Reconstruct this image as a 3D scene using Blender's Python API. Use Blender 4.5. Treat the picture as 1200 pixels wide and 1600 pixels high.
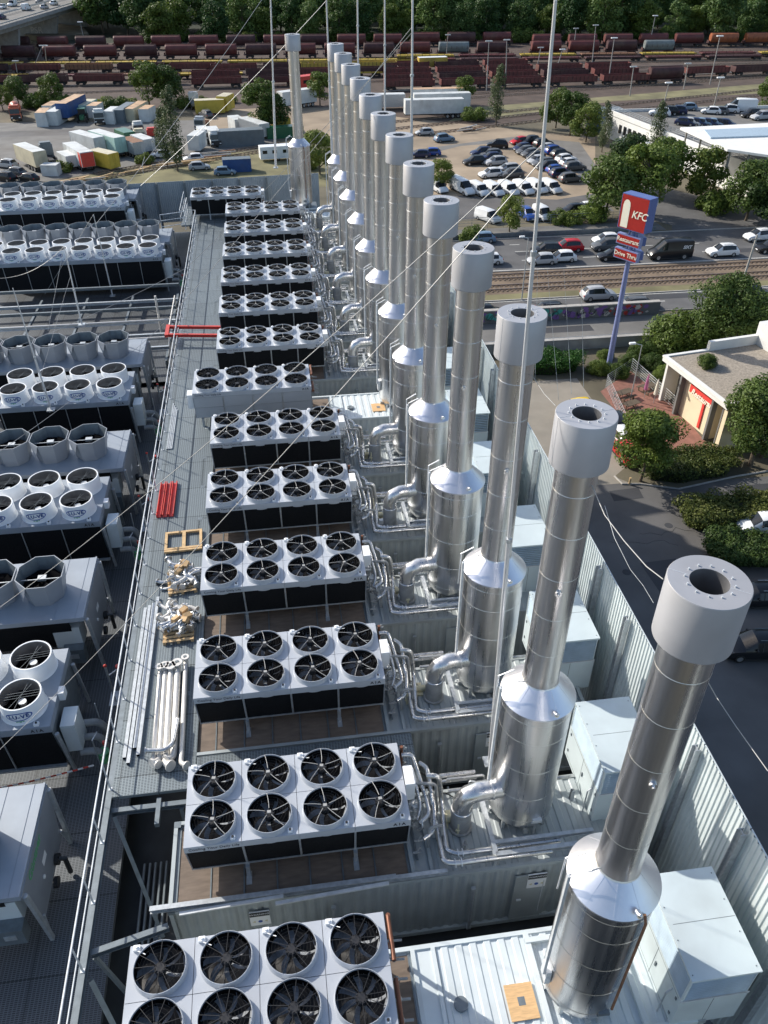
import bpy, bmesh, math, random
from mathutils import Vector, Matrix
R = math.radians
random.seed(7)
scene = bpy.context.scene
for o in list(bpy.data.objects): bpy.data.objects.remove(o)
col = scene.collection

# ------------------------------------------------------------------ camera
CAM = Vector((3.236, -6.326, 39.60)); YAW, PITCH, ROLL, FPX = 0.1386, 0.6441, 0.0016, 1251.34
_f = Vector((math.sin(YAW)*math.cos(PITCH), math.cos(YAW)*math.cos(PITCH), -math.sin(PITCH)))
_r = Vector((math.cos(YAW), -math.sin(YAW), 0)); _u = _r.cross(_f)
_rr = _r*math.cos(ROLL)+_u*math.sin(ROLL); _uu = -_r*math.sin(ROLL)+_u*math.cos(ROLL)
cd = bpy.data.cameras.new('camera'); cam = bpy.data.objects.new('camera', cd); col.objects.link(cam)
cam.matrix_world = Matrix.Translation(CAM) @ Matrix((_rr, _uu, -_f)).transposed().to_4x4()
cd.sensor_fit = 'VERTICAL'; cd.sensor_height = 24; cd.sensor_width = 18; cd.lens = FPX/1600*24
cd.clip_start = 0.1; cd.clip_end = 3000
scene.camera = cam
def G(px, py, z=0.0):
    """world point seen at photo pixel (px,py) at height z (used to survey the site)"""
    d = _rr*((px-600)/FPX) + _uu*((800-py)/FPX) + _f
    t = (z-CAM.z)/d.z
    return CAM + d*t

# ------------------------------------------------------------------ sky and sun
AZ = R(41); EL = R(32)                    # light travels towards (+x,-y)
w = bpy.data.worlds.new('World'); scene.world = w; w.use_nodes = True
nt = w.node_tree; bg = nt.nodes['Background']
sky = nt.nodes.new('ShaderNodeTexSky'); sky.sky_type = 'NISHITA'; sky.sun_disc = False
sky.sun_elevation = EL; sky.sun_rotation = math.atan2(-math.cos(AZ), math.sin(AZ)); sky.air_density = 1.0; sky.dust_density = 1.5
nt.links.new(sky.outputs[0], bg.inputs[0]); bg.inputs[1].default_value = 0.15
sd = bpy.data.lights.new('sun', 'SUN'); sd.energy = 4.5; sd.angle = R(0.53); sd.color = (1, 0.94, 0.85)
so = bpy.data.objects.new('sun', sd); col.objects.link(so)
ld = Vector((math.cos(AZ)*math.cos(EL), -math.sin(AZ)*math.cos(EL), -math.sin(EL)))
so.rotation_euler = ld.to_track_quat('-Z', 'Y').to_euler(); so.location = (-40, 60, 80)
scene.view_settings.view_transform = 'Standard'; scene.view_settings.look = 'None'
scene.view_settings.exposure = 0.34; scene.view_settings.gamma = 1.0
scene.render.resolution_x = 768; scene.render.resolution_y = 1024
scene.cycles.max_bounces = 6

# ------------------------------------------------------------------ materials
M = {}
def mat(name, c, rough=.6, metal=0., var=.12, vs=3., bump=0., bs=20., stretch=None, emit=None, rvar=0., dirt=0., spec=None):
    if name in M: return M[name]
    m = bpy.data.materials.new(name); m.use_nodes = True; t = m.node_tree; b = t.nodes['Principled BSDF']
    b.inputs['Base Color'].default_value = (*c, 1); b.inputs['Roughness'].default_value = rough; b.inputs['Metallic'].default_value = metal
    tc = t.nodes.new('ShaderNodeTexCoord'); oi = t.nodes.new('ShaderNodeObjectInfo'); of = t.nodes.new('ShaderNodeVectorMath'); of.operation = 'MULTIPLY_ADD'
    of.inputs[1].default_value = (31., 57., 17.); t.links.new(oi.outputs['Random'], of.inputs[0]); t.links.new(tc.outputs['Object'], of.inputs[2]); src = of.outputs[0]
    if stretch:
        mp = t.nodes.new('ShaderNodeMapping'); mp.inputs['Scale'].default_value = stretch; t.links.new(src, mp.inputs[0]); src = mp.outputs[0]
    nz = t.nodes.new('ShaderNodeTexNoise'); nz.inputs['Scale'].default_value = vs; nz.inputs['Detail'].default_value = 6; t.links.new(src, nz.inputs['Vector'])
    if var:
        mr = t.nodes.new('ShaderNodeMapRange'); mr.inputs['From Min'].default_value = .3; mr.inputs['From Max'].default_value = .7
        mr.inputs['To Min'].default_value = 1-var; mr.inputs['To Max'].default_value = 1+var; t.links.new(nz.outputs['Fac'], mr.inputs['Value'])
        mx = t.nodes.new('ShaderNodeVectorMath'); mx.operation = 'SCALE'; mx.inputs[0].default_value = c
        t.links.new(mr.outputs[0], mx.inputs['Scale']); out = mx.outputs[0]
        if dirt:
            n2 = t.nodes.new('ShaderNodeTexNoise'); n2.inputs['Scale'].default_value = vs*.37; n2.inputs['Detail'].default_value = 8; t.links.new(of.outputs[0], n2.inputs['Vector'])
            m2 = t.nodes.new('ShaderNodeMapRange'); m2.inputs['From Min'].default_value = .5; m2.inputs['From Max'].default_value = .72; m2.inputs['To Max'].default_value = dirt
            t.links.new(n2.outputs['Fac'], m2.inputs['Value'])
            mm = t.nodes.new('ShaderNodeMix'); mm.data_type = 'RGBA'; mm.inputs[7].default_value = (.13, .10, .07, 1)
            t.links.new(m2.outputs[0], mm.inputs[0]); t.links.new(out, mm.inputs[6]); out = mm.outputs[2]
        t.links.new(out, b.inputs['Base Color'])
    if rvar:
        mr = t.nodes.new('ShaderNodeMapRange'); mr.inputs['From Min'].default_value = .3; mr.inputs['From Max'].default_value = .7
        mr.inputs['To Min'].default_value = max(.05, rough-rvar); mr.inputs['To Max'].default_value = rough+rvar
        t.links.new(nz.outputs['Fac'], mr.inputs['Value']); t.links.new(mr.outputs[0], b.inputs['Roughness'])
    if bump:
        n3 = t.nodes.new('ShaderNodeTexNoise'); n3.inputs['Scale'].default_value = bs; n3.inputs['Detail'].default_value = 4; t.links.new(src, n3.inputs['Vector'])
        bp = t.nodes.new('ShaderNodeBump'); bp.inputs['Strength'].default_value = bump; bp.inputs['Distance'].default_value = .02
        t.links.new(n3.outputs['Fac'], bp.inputs['Height']); t.links.new(bp.outputs[0], b.inputs['Normal'])
    if emit: b.inputs['Emission Color'].default_value = (*c, 1); b.inputs['Emission Strength'].default_value = emit
    if spec is not None: b.inputs['Specular IOR Level'].default_value = spec
    M[name] = m; return m

def grate_mat(name, bar, gap, sx, sy):
    m = bpy.data.materials.new(name); m.use_nodes = True; t = m.node_tree; b = t.nodes['Principled BSDF']
    tc = t.nodes.new('ShaderNodeTexCoord')
    br = t.nodes.new('ShaderNodeTexBrick'); br.offset = 0; br.inputs['Scale'].default_value = 1
    br.inputs['Brick Width'].default_value = sx; br.inputs['Row Height'].default_value = sy; br.inputs['Mortar Size'].default_value = min(sx, sy)*.26; br.inputs['Mortar Smooth'].default_value = .1
    br.inputs['Color1'].default_value = (*gap, 1); br.inputs['Color2'].default_value = (*[g*1.3 for g in gap], 1); br.inputs['Mortar'].default_value = (*bar, 1)
    t.links.new(tc.outputs['Object'], br.inputs['Vector'])
    # panel joints
    b2 = t.nodes.new('ShaderNodeTexBrick'); b2.offset = 0; b2.inputs['Scale'].default_value = 1; b2.inputs['Brick Width'].default_value = 1.1; b2.inputs['Row Height'].default_value = 2.0
    b2.inputs['Mortar Size'].default_value = .012; b2.inputs['Color1'].default_value = (1, 1, 1, 1); b2.inputs['Color2'].default_value = (.8, .8, .8, 1); b2.inputs['Mortar'].default_value = (.3, .3, .3, 1)
    t.links.new(tc.outputs['Object'], b2.inputs['Vector'])
    mm = t.nodes.new('ShaderNodeMix'); mm.data_type = 'RGBA'; mm.blend_type = 'MULTIPLY'; mm.inputs[0].default_value = 1
    t.links.new(br.outputs[0], mm.inputs[6]); t.links.new(b2.outputs[0], mm.inputs[7]); t.links.new(mm.outputs[2], b.inputs['Base Color'])
    b.inputs['Roughness'].default_value = .55; b.inputs['Metallic'].default_value = .3
    M[name] = m; return m
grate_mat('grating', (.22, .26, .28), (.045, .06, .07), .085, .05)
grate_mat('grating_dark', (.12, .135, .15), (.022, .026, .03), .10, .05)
mat('steel_stack', (.66, .655, .65), .31, 1., .08, 1.5, .10, 3., (5, 5, .18), rvar=.08)
mat('steel_cone', (.78, .78, .82), .36, .9, .05, 2., .1, 8.)
mat('steel_seam', (.72, .72, .72), .35, 1., .05)
mat('cap_paint', (.43, .435, .455), .45, .30, .07, 1.2, .10, 2.5, dirt=.16)
mat('opening_dark', (.006, .006, .007), .95, 0, .2, spec=.03)  # near black that paints the shade inside fans, cowls, flues and hollow ends
mat('cap_inner', (.16, .16, .165), .6, .4, .3, 2.)
mat('galv', (.46, .49, .51), .45, .55, .16, 8.)
mat('galv_light', (.62, .65, .67), .45, .3, .12, 6.)
mat('galv_dark', (.17, .20, .22), .5, .4, .15, 5.)
mat('cooler_panel', (.45, .48, .52), .38, .15, .05, 1.2, .05, 4., dirt=.10)
mat('cooler_panel_grey', (.27, .295, .33), .45, .2, .07, 1.2, dirt=.08)
mat('cooler_panel_mid', (.27, .31, .36), .5, .1, .08, 1.2, dirt=.1)
mat('black_coil', (.010, .011, .013), .75, 0, .3, 20., .3, 60., spec=.15)
mat('fan_black', (.006, .006, .007), .75, 0, .2, 4., spec=.03); mat('fan_gloss', (.008, .008, .009), .45, .0, .2, 4., spec=.14); mat('cowl_inner', (.20, .18, .16), .6, 0, .2, 4.)
mat('fan_hub', (.035, .035, .037), .4, .3, .2, 9.)
mat('guard', (.34, .34, .33), .6, .0, .1)
mat('guard_dark', (.06, .06, .06), .4, .5, .1)
mat('badge', (.72, .72, .72), .4, .2, .1)
mat('white_plastic', (.80, .82, .83), .35, 0, .04, 3., dirt=.05)
mat('black_plastic', (.02, .02, .02), .4)
mat('logo_blue', (.03, .09, .34), .5)
mat('logo_green', (.10, .38, .16), .5)
mat('text_dark', (.03, .035, .045), .5)
mat('cont_grey', (.36, .40, .41), .5, .1, .09, 1.5, .05, 6., dirt=.22)
mat('cont_light', (.60, .66, .68), .5, .05, .06, 1.5, .05, 6., dirt=.15)
mat('intake_white', (.56, .64, .66), .5, .05, .06, 1.3, dirt=.18); mat('seam_dark', (.10, .12, .13), .6)
mat('louvre', (.40, .50, .58), .45, .2, .1)
mat('plywood', (.17, .13, .10), .75, 0, .22, 2.5, .1, 30., (1, 4, 1), dirt=.3)
mat('plywood_new', (.62, .40, .20), .7, 0, .15, 5., .05, 20., (1, 6, 1))
mat('pipe_silver', (.60, .60, .59), .30, .9, .15, 5., .1, 9., rvar=.08)
mat('pipe_grey', (.30, .31, .31), .6, .2, .2, 4.)
mat('pipe_cream', (.66, .64, .60), .45, .3, .12, 3.)
mat('copper', (.20, .085, .05), .5, .4, .2, 6.)
mat('brass', (.62, .58, .40), .5, .1, .1)
mat('rust', (.22, .11, .06), .8, 0, .3, 6.)
mat('red_paint', (.58, .055, .04), .45, 0, .12, 3., dirt=.15)
mat('fence_panel', (.60, .66, .665), .5, .1, .07, 1.5, dirt=.05)
mat('fence_grey', (.33, .38, .42), .55, .2, .08, 1.5)
mat('wood_pallet', (.55, .38, .20), .8, 0, .2, 5., .1, 30.)
mat('cardboard', (.50, .34, .18), .8, 0, .12, 4.)
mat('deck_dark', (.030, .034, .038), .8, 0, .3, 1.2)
mat('wire', (.42, .42, .41), .5, .3, .05)
mat('rod', (.66, .67, .68), .4, .4, .05)
mat('asphalt', (.105, .104, .104), .88, 0, .28, .22, .2, 40., dirt=.28)
mat('asphalt_dark', (.048, .050, .056), .9, 0, .12, .35, .2, 40.)
mat('asphalt_light', (.16, .155, .145), .9, 0, .18, .3, .2, 30., dirt=.25)
mat('pavement', (.26, .235, .195), .9, 0, .12, .5, .1, 30., dirt=.1)
mat('gravel_lot', (.30, .235, .165), .95, 0, .3, .12, .3, 6., dirt=.35)
mat('soil', (.12, .105, .07), .95, 0, .35, .15, .3, 5., dirt=.2)
mat('ballast', (.17, .125, .085), .95, 0, .3, .5, .4, 12.)
mat('ballast_rust', (.075, .052, .040), .95, 0, .3, .3, .4, 8.)
mat('drygrass', (.175, .16, .08), .95, 0, .35, .2, .4, 6.)
mat('rail', (.32, .26, .22), .35, .7, .15)
mat('sleeper', (.16, .12, .09), .85, 0, .25, 4.)
mat('road_paint', (.62, .62, .58), .7, 0, .2, 3.)
mat('kerb', (.38, .36, .33), .85, 0, .15, 2.)
mat('concrete', (.34, .33, .31), .85, 0, .16, .8, .1, 10., dirt=.25)
mat('concrete_dark', (.16, .16, .155), .85, 0, .2, .6, .1, 10., dirt=.25)
mat('cream_render', (.72, .62, .43), .8, 0, .05, 1., .03, 40.)
mat('white_render', (.72, .72, .69), .7, 0, .06, .8, dirt=.08)
mat('roof_gravel', (.30, .26, .21), .95, 0, .3, 6., .5, 25.)
mat('sign_red', (.66, .06, .05), .4, 0, .05)
mat('sign_blue', (.085, .13, .33), .45, 0, .06)
mat('pole_blue', (.21, .25, .46), .45, .1, .06)
mat('sign_white', (.85, .80, .66), .5, 0, .03)
mat('paving_red', (.25, .115, .085), .85, 0, .2, 2.)
mat('glass_dark', (.014, .017, .02), .08, 0, .1)
mat('tyre', (.015, .015, .015), .8)
mat('rim', (.42, .42, .43), .35, .7)
mat('lamp_white', (.8, .8, .8), .2)
mat('lamp_red', (.45, .02, .02), .25)
mat('plastic_trim', (.025, .025, .027), .6)
mat('wood_dark', (.10, .075, .05), .85, 0, .2)
mat('bark', (.11, .085, .06), .9, 0, .3, 6., .4, 10.)
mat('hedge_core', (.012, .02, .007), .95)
def paint(name, c, rough=.28, metal=.0): return mat('paint_'+name, c, rough, metal, .03, 1.)
CARC = dict(white=(.74, .75, .75), black=(.012, .013, .016), grey=(.11, .115, .12), silver=(.42, .43, .44), blue=(.02, .07, .30), navy=(.015, .025, .075),
            red=(.50, .012, .02), yellow=(.72, .50, .02), green=(.02, .12, .06), beige=(.40, .36, .28), sblue=(.16, .24, .33))
for k, c in CARC.items(): paint(k, c)

def leaf_mat(name, c1, c2):
    m = bpy.data.materials.new(name); m.use_nodes = True; t = m.node_tree; b = t.nodes['Principled BSDF']
    tc = t.nodes.new('ShaderNodeTexCoord'); nz = t.nodes.new('ShaderNodeTexNoise'); nz.inputs['Scale'].default_value = 1.3; nz.inputs['Detail'].default_value = 3
    t.links.new(tc.outputs['Object'], nz.inputs['Vector'])
    oi = t.nodes.new('ShaderNodeObjectInfo'); ad = t.nodes.new('ShaderNodeMath'); ad.operation = 'MULTIPLY_ADD'; ad.inputs[1].default_value = .45; ad.inputs[2].default_value = -.22
    t.links.new(oi.outputs['Random'], ad.inputs[0])
    a2 = t.nodes.new('ShaderNodeMath'); t.links.new(ad.outputs[0], a2.inputs[0]); t.links.new(nz.outputs['Fac'], a2.inputs[1])
    cr = t.nodes.new('ShaderNodeValToRGB'); cr.color_ramp.elements[0].position = .3; cr.color_ramp.elements[0].color = (*c1, 1); cr.color_ramp.elements[1].position = .7; cr.color_ramp.elements[1].color = (*c2, 1)
    t.links.new(a2.outputs[0], cr.inputs[0]); t.links.new(cr.outputs[0], b.inputs['Base Color']); b.inputs['Roughness'].default_value = .55
    b.inputs['Specular IOR Level'].default_value = .25
    tr = t.nodes.new('ShaderNodeBsdfTranslucent'); t.links.new(cr.outputs[0], tr.inputs[0]); ms = t.nodes.new('ShaderNodeMixShader'); ms.inputs[0].default_value = .28
    t.links.new(b.outputs[0], ms.inputs[1]); t.links.new(tr.outputs[0], ms.inputs[2]); t.links.new(ms.outputs[0], t.nodes['Material Output'].inputs[0])
    M[name] = m
leaf_mat('leaf', (.044, .082, .015), (.135, .19, .035))
leaf_mat('leaf_dark', (.030, .062, .015), (.10, .15, .032))
leaf_mat('leaf_light', (.075, .118, .022), (.19, .235, .045))
leaf_mat('leaf_wood', (.032, .078, .022), (.125, .195, .050))
leaf_mat('leaf_birch', (.055, .085, .035), (.13, .16, .075))
leaf_mat('leaf_hedge', (.055, .080, .018), (.17, .185, .045))
leaf_mat('leaf_green', (.028, .090, .012), (.07, .17, .025))

# ------------------------------------------------------------------ mesh builder
class MB:
    def __init__(s): s.v = []; s.f = []; s.m = []
    def add(s, vs, fs, m=0):
        o = len(s.v); s.v += [tuple(v) for v in vs]; s.f += [tuple(i+o for i in f) for f in fs]; s.m += [m]*len(fs); return s
    def box(s, x0, y0, z0, x1, y1, z1, m=0):
        if x0 > x1: x0, x1 = x1, x0
        if y0 > y1: y0, y1 = y1, y0
        if z0 > z1: z0, z1 = z1, z0
        return s.add([(x0, y0, z0), (x1, y0, z0), (x1, y1, z0), (x0, y1, z0), (x0, y0, z1), (x1, y0, z1), (x1, y1, z1), (x0, y1, z1)],
              [(0, 3, 2, 1), (4, 5, 6, 7), (0, 1, 5, 4), (1, 2, 6, 5), (2, 3, 7, 6), (3, 0, 4, 7)], m)
    def hexa(s, p, m=0):   # 8 points, bottom 4 ccw then top 4
        return s.add(p, [(0, 3, 2, 1), (4, 5, 6, 7), (0, 1, 5, 4), (1, 2, 6, 5), (2, 3, 7, 6), (3, 0, 4, 7)], m)
    def bar(s, p, q, w_, h, m=0, up=(0, 0, 1)):
        p = Vector(p); q = Vector(q); d = (q-p).normalized(); u = Vector(up)
        if abs(d.dot(u)) > .98: u = Vector((0, 1, 0))
        a = d.cross(u).normalized()*w_/2; b = a.cross(d).normalized()*h/2
        return s.hexa([p-a-b, p+a-b, q+a-b, q-a-b, p-a+b, p+a+b, q+a+b, q-a+b], m)
    def ibeam(s, p, q, w_, h, m=0):
        p = Vector(p); q = Vector(q); d = (q-p).normalized(); u = Vector((0, 0, 1)) if abs(d.z) < .95 else Vector((0, 1, 0))
        a = d.cross(u).normalized(); b = a.cross(d).normalized()
        s.bar(p+b*(h/2-.008), q+b*(h/2-.008), w_, .016, m, u); s.bar(p-b*(h/2-.008), q-b*(h/2-.008), w_, .016, m, u)
        return s.bar(p, q, .014, h-.034, m, u)
    def cyl(s, p, q, r, r2=None, n=16, m=0, caps=True):
        p = Vector(p); q = Vector(q); r2 = r if r2 is None else r2; d = (q-p).normalized()
        u = Vector((0, 0, 1)) if abs(d.z) < .9 else Vector((1, 0, 0)); a = d.cross(u).normalized(); b = d.cross(a)
        vs = []
        for k in range(n):
            t = 2*math.pi*k/n; e = a*math.cos(t)+b*math.sin(t); vs.append(p+e*r)
        for k in range(n):
            t = 2*math.pi*k/n; e = a*math.cos(t)+b*math.sin(t); vs.append(q+e*r2)
        fs = [(k, k+n, (k+1) % n+n, (k+1) % n) for k in range(n)]
        if caps: fs += [tuple(range(n)), tuple(reversed(range(n, 2*n)))]
        return s.add(vs, fs, m)
    def pipe(s, pts, r, n=10, m=0, bend=0, caps=True):
        P = [Vector(p) for p in pts]
        if bend:
            Q = [P[0]]
            for i in range(1, len(P)-1):
                a = (P[i-1]-P[i]); c = (P[i+1]-P[i]); L = min(bend, a.length*.49, c.length*.49)
                A = P[i]+a.normalized()*L; C_ = P[i]+c.normalized()*L
                for k in range(5):
                    t = k/4; Q.append(A*(1-t)**2+P[i]*2*t*(1-t)+C_*t*t)
            Q.append(P[-1]); P = Q
        vs = []; d0 = (P[1]-P[0]).normalized(); u = Vector((0, 0, 1)) if abs(d0.z) < .9 else Vector((1, 0, 0)); a = d0.cross(u).normalized()
        for i, pt in enumerate(P):
            d = (P[min(i+1, len(P)-1)]-P[max(i-1, 0)]).normalized(); a = (a-d*a.dot(d)).normalized(); b = d.cross(a)
            for k in range(n):
                t = 2*math.pi*k/n; vs.append(pt+(a*math.cos(t)+b*math.sin(t))*r)
        fs = []
        for i in range(len(P)-1):
            for k in range(n):
                fs.append((i*n+k, i*n+(k+1) % n, (i+1)*n+(k+1) % n, (i+1)*n+k))
        if caps: fs += [tuple(reversed(range(n))), tuple(range((len(P)-1)*n, len(P)*n))]
        return s.add(vs, fs, m)
    def lathe(s, prof, n=32, c=(0, 0, 0), m=0, ph=0):
        vs = []
        for r, z in prof:
            for k in range(n):
                t = 2*math.pi*k/n+ph; vs.append((c[0]+r*math.cos(t), c[1]+r*math.sin(t), c[2]+z))
        fs = [(i*n+k, i*n+(k+1) % n, (i+1)*n+(k+1) % n, (i+1)*n+k) for i in range(len(prof)-1) for k in range(n)]
        return s.add(vs, fs, m)
    def disk(s, c, r, n=24, m=0):
        return s.add([(c[0]+r*math.cos(2*math.pi*k/n), c[1]+r*math.sin(2*math.pi*k/n), c[2]) for k in range(n)], [tuple(range(n))], m)
    def prism(s, poly, z0, z1, m=0):
        n = len(poly); A = sum(poly[i][0]*poly[(i+1) % n][1]-poly[(i+1) % n][0]*poly[i][1] for i in range(n))
        if A < 0: poly = poly[::-1]
        vs = [(p[0], p[1], z0) for p in poly]+[(p[0], p[1], z1) for p in poly]
        return s.add(vs, [tuple(reversed(range(n))), tuple(range(n, 2*n))]+[(k, (k+1) % n, (k+1) % n+n, k+n) for k in range(n)], m)
    def sheet(s, poly, z, m=0):
        n = len(poly); A = sum(poly[i][0]*poly[(i+1) % n][1]-poly[(i+1) % n][0]*poly[i][1] for i in range(n))
        if A < 0: poly = poly[::-1]
        return s.add([(p[0], p[1], z) for p in poly], [tuple(range(n))], m)
    def ball(s, c, r, m=0, n=10):
        k = 6; return s.lathe([(max(.001, r*math.sin(math.pi*i/k)), -r*math.cos(math.pi*i/k)) for i in range(k+1)], n, c, m)
    def xf(s, mtx):
        s.v = [tuple(mtx @ Vector(v)) for v in s.v]; return s
    def build(s, name, mats, parent=None, smooth=True, loc=None, link='DATA'):
        if isinstance(mats, str): mats = [mats]
        me = bpy.data.meshes.new(name); me.from_pydata(s.v, [], s.f); me.update()
        for k in mats: me.materials.append(M[k])
        if len(mats) > 1: me.polygons.foreach_set('material_index', s.m)
        if smooth:
            me.polygons.foreach_set('use_smooth', [True]*len(me.polygons)); me.set_sharp_from_angle(angle=R(38))
        o = bpy.data.objects.new(name, me); col.objects.link(o); o.parent = parent
        if loc is not None: o.location = loc
        return o
def tag(o, label, cat, group=None, kind=None):
    o['label'] = label; o['category'] = cat
    if group: o['group'] = group
    if kind: o['kind'] = kind
    return o
def thing(name, label, cat, loc=(0, 0, 0), rz=0, group=None):
    o = bpy.data.objects.new(name, None); col.objects.link(o); o.location = loc; o.rotation_euler = (0, 0, rz); o.empty_display_size = .2
    return tag(o, label, cat, group)
def dup(src, loc=None, rz=None, label=None, scale=None):
    c = src.copy(); col.objects.link(c); c.parent = None
    if loc is not None: c.location = loc
    if rz is not None: c.rotation_euler = (0, 0, rz)
    if scale is not None: c.scale = (scale,)*3 if not hasattr(scale, '__len__') else scale
    if label: c['label'] = label
    def rec(a, b):
        for ch in a.children:
            d = ch.copy(); col.objects.link(d); d.parent = b; rec(ch, d)
    rec(src, c); return c
def struct(name, mb, mats, smooth=False):
    o = mb.build(name, mats, None, smooth); o['kind'] = 'structure'; return o
def text(name, body, size, m, parent=None, mtx=None, ext=.004, shear=0, space=1, bold=0):
    cu = bpy.data.curves.new(name, 'FONT'); cu.body = body; cu.size = size; cu.extrude = ext; cu.align_x = 'CENTER'; cu.align_y = 'CENTER'; cu.shear = shear; cu.space_character = space; cu.offset = bold; cu.resolution_u = 3
    t = bpy.data.objects.new(name+'_curve', cu); col.objects.link(t); dg = bpy.context.evaluated_depsgraph_get()
    me = bpy.data.meshes.new_from_object(t.evaluated_get(dg)); bpy.data.objects.remove(t); me.materials.clear(); me.materials.append(M[m])
    if mtx is not None: me.transform(mtx)
    o = bpy.data.objects.new(name, me); col.objects.link(o); o.parent = parent; return o
def frame(origin, xa, ya):     # matrix mapping text plane to origin with axes xa (reading direction), ya (up)
    xa = Vector(xa).normalized(); ya = Vector(ya).normalized(); za = xa.cross(ya)
    return Matrix.Translation(Vector(origin)) @ Matrix((xa, ya, za)).transposed().to_4x4()
def ordinal(n): return ['nearest', 'second', 'third', 'fourth', 'fifth', 'sixth', 'seventh', 'eighth', 'ninth', 'tenth', 'eleventh', 'twelfth', 'thirteenth', 'farthest'][n]
# ================================================================== THE PLANT PLATFORM
ROOF = 20.2; S = 4.5
b = MB(); b.box(-40, -12, 0, 12.35, 55, 16.9); b.box(-40, 57, 0, -5, 66.5, 16.9)  # far end of the body cut away so sunlight reaches the street
fb = MB()  # unseen open frame added there, so the stack's support lets the sun through
for x in (-4.2, 1.0, 5.9, 9.2):
    for y in (58.8, 61.0, 65.5): fb.ibeam((x, y, 0), (x, y, 17.1), .3, .3)
for y in (58.8, 61.0, 65.5): fb.ibeam((-5, y, 17.0), (9.6, y, 17.0), .3, .4)
for x in (-4.2, 1.0, 5.9, 9.2): fb.ibeam((x, 57, 16.8), (x, 65.6, 16.8), .25, .3)
fb.box(4.7, 60.2, 17.2, 7.1, 62.7, 20.2)
tag(fb.build('added_open_frame', 'galv_dark', None, False), 'added open steel frame under the lone stack, letting sun through to the street', 'steel frame')
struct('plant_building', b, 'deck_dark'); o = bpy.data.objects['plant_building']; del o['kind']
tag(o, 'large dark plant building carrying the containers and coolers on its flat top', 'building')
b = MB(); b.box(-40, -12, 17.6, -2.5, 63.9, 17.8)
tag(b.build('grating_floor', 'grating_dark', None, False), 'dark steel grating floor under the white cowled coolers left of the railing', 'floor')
b = MB(); b.box(-2.36, 7.4, 20.08, -.12, 57.8, 20.2); b.box(-3.6, 57.8, 20.08, -.12, 63.8, 20.2)
tag(b.build('grating_walkway', 'grating', None, False), 'raised grey steel grating walkway along the left ends of the dry coolers', 'walkway')
b = MB()
for n in range(0, 2):
    y = 4.5*(n+1)+2.6-.0
b.box(-.1, 6.75, 20.1, 6.1, 8.40, 20.2)
tag(b.build('grating_walkway', 'grating', None, False), 'grey grating cross walkway between the second and third nearest dry coolers', 'walkway')

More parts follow.
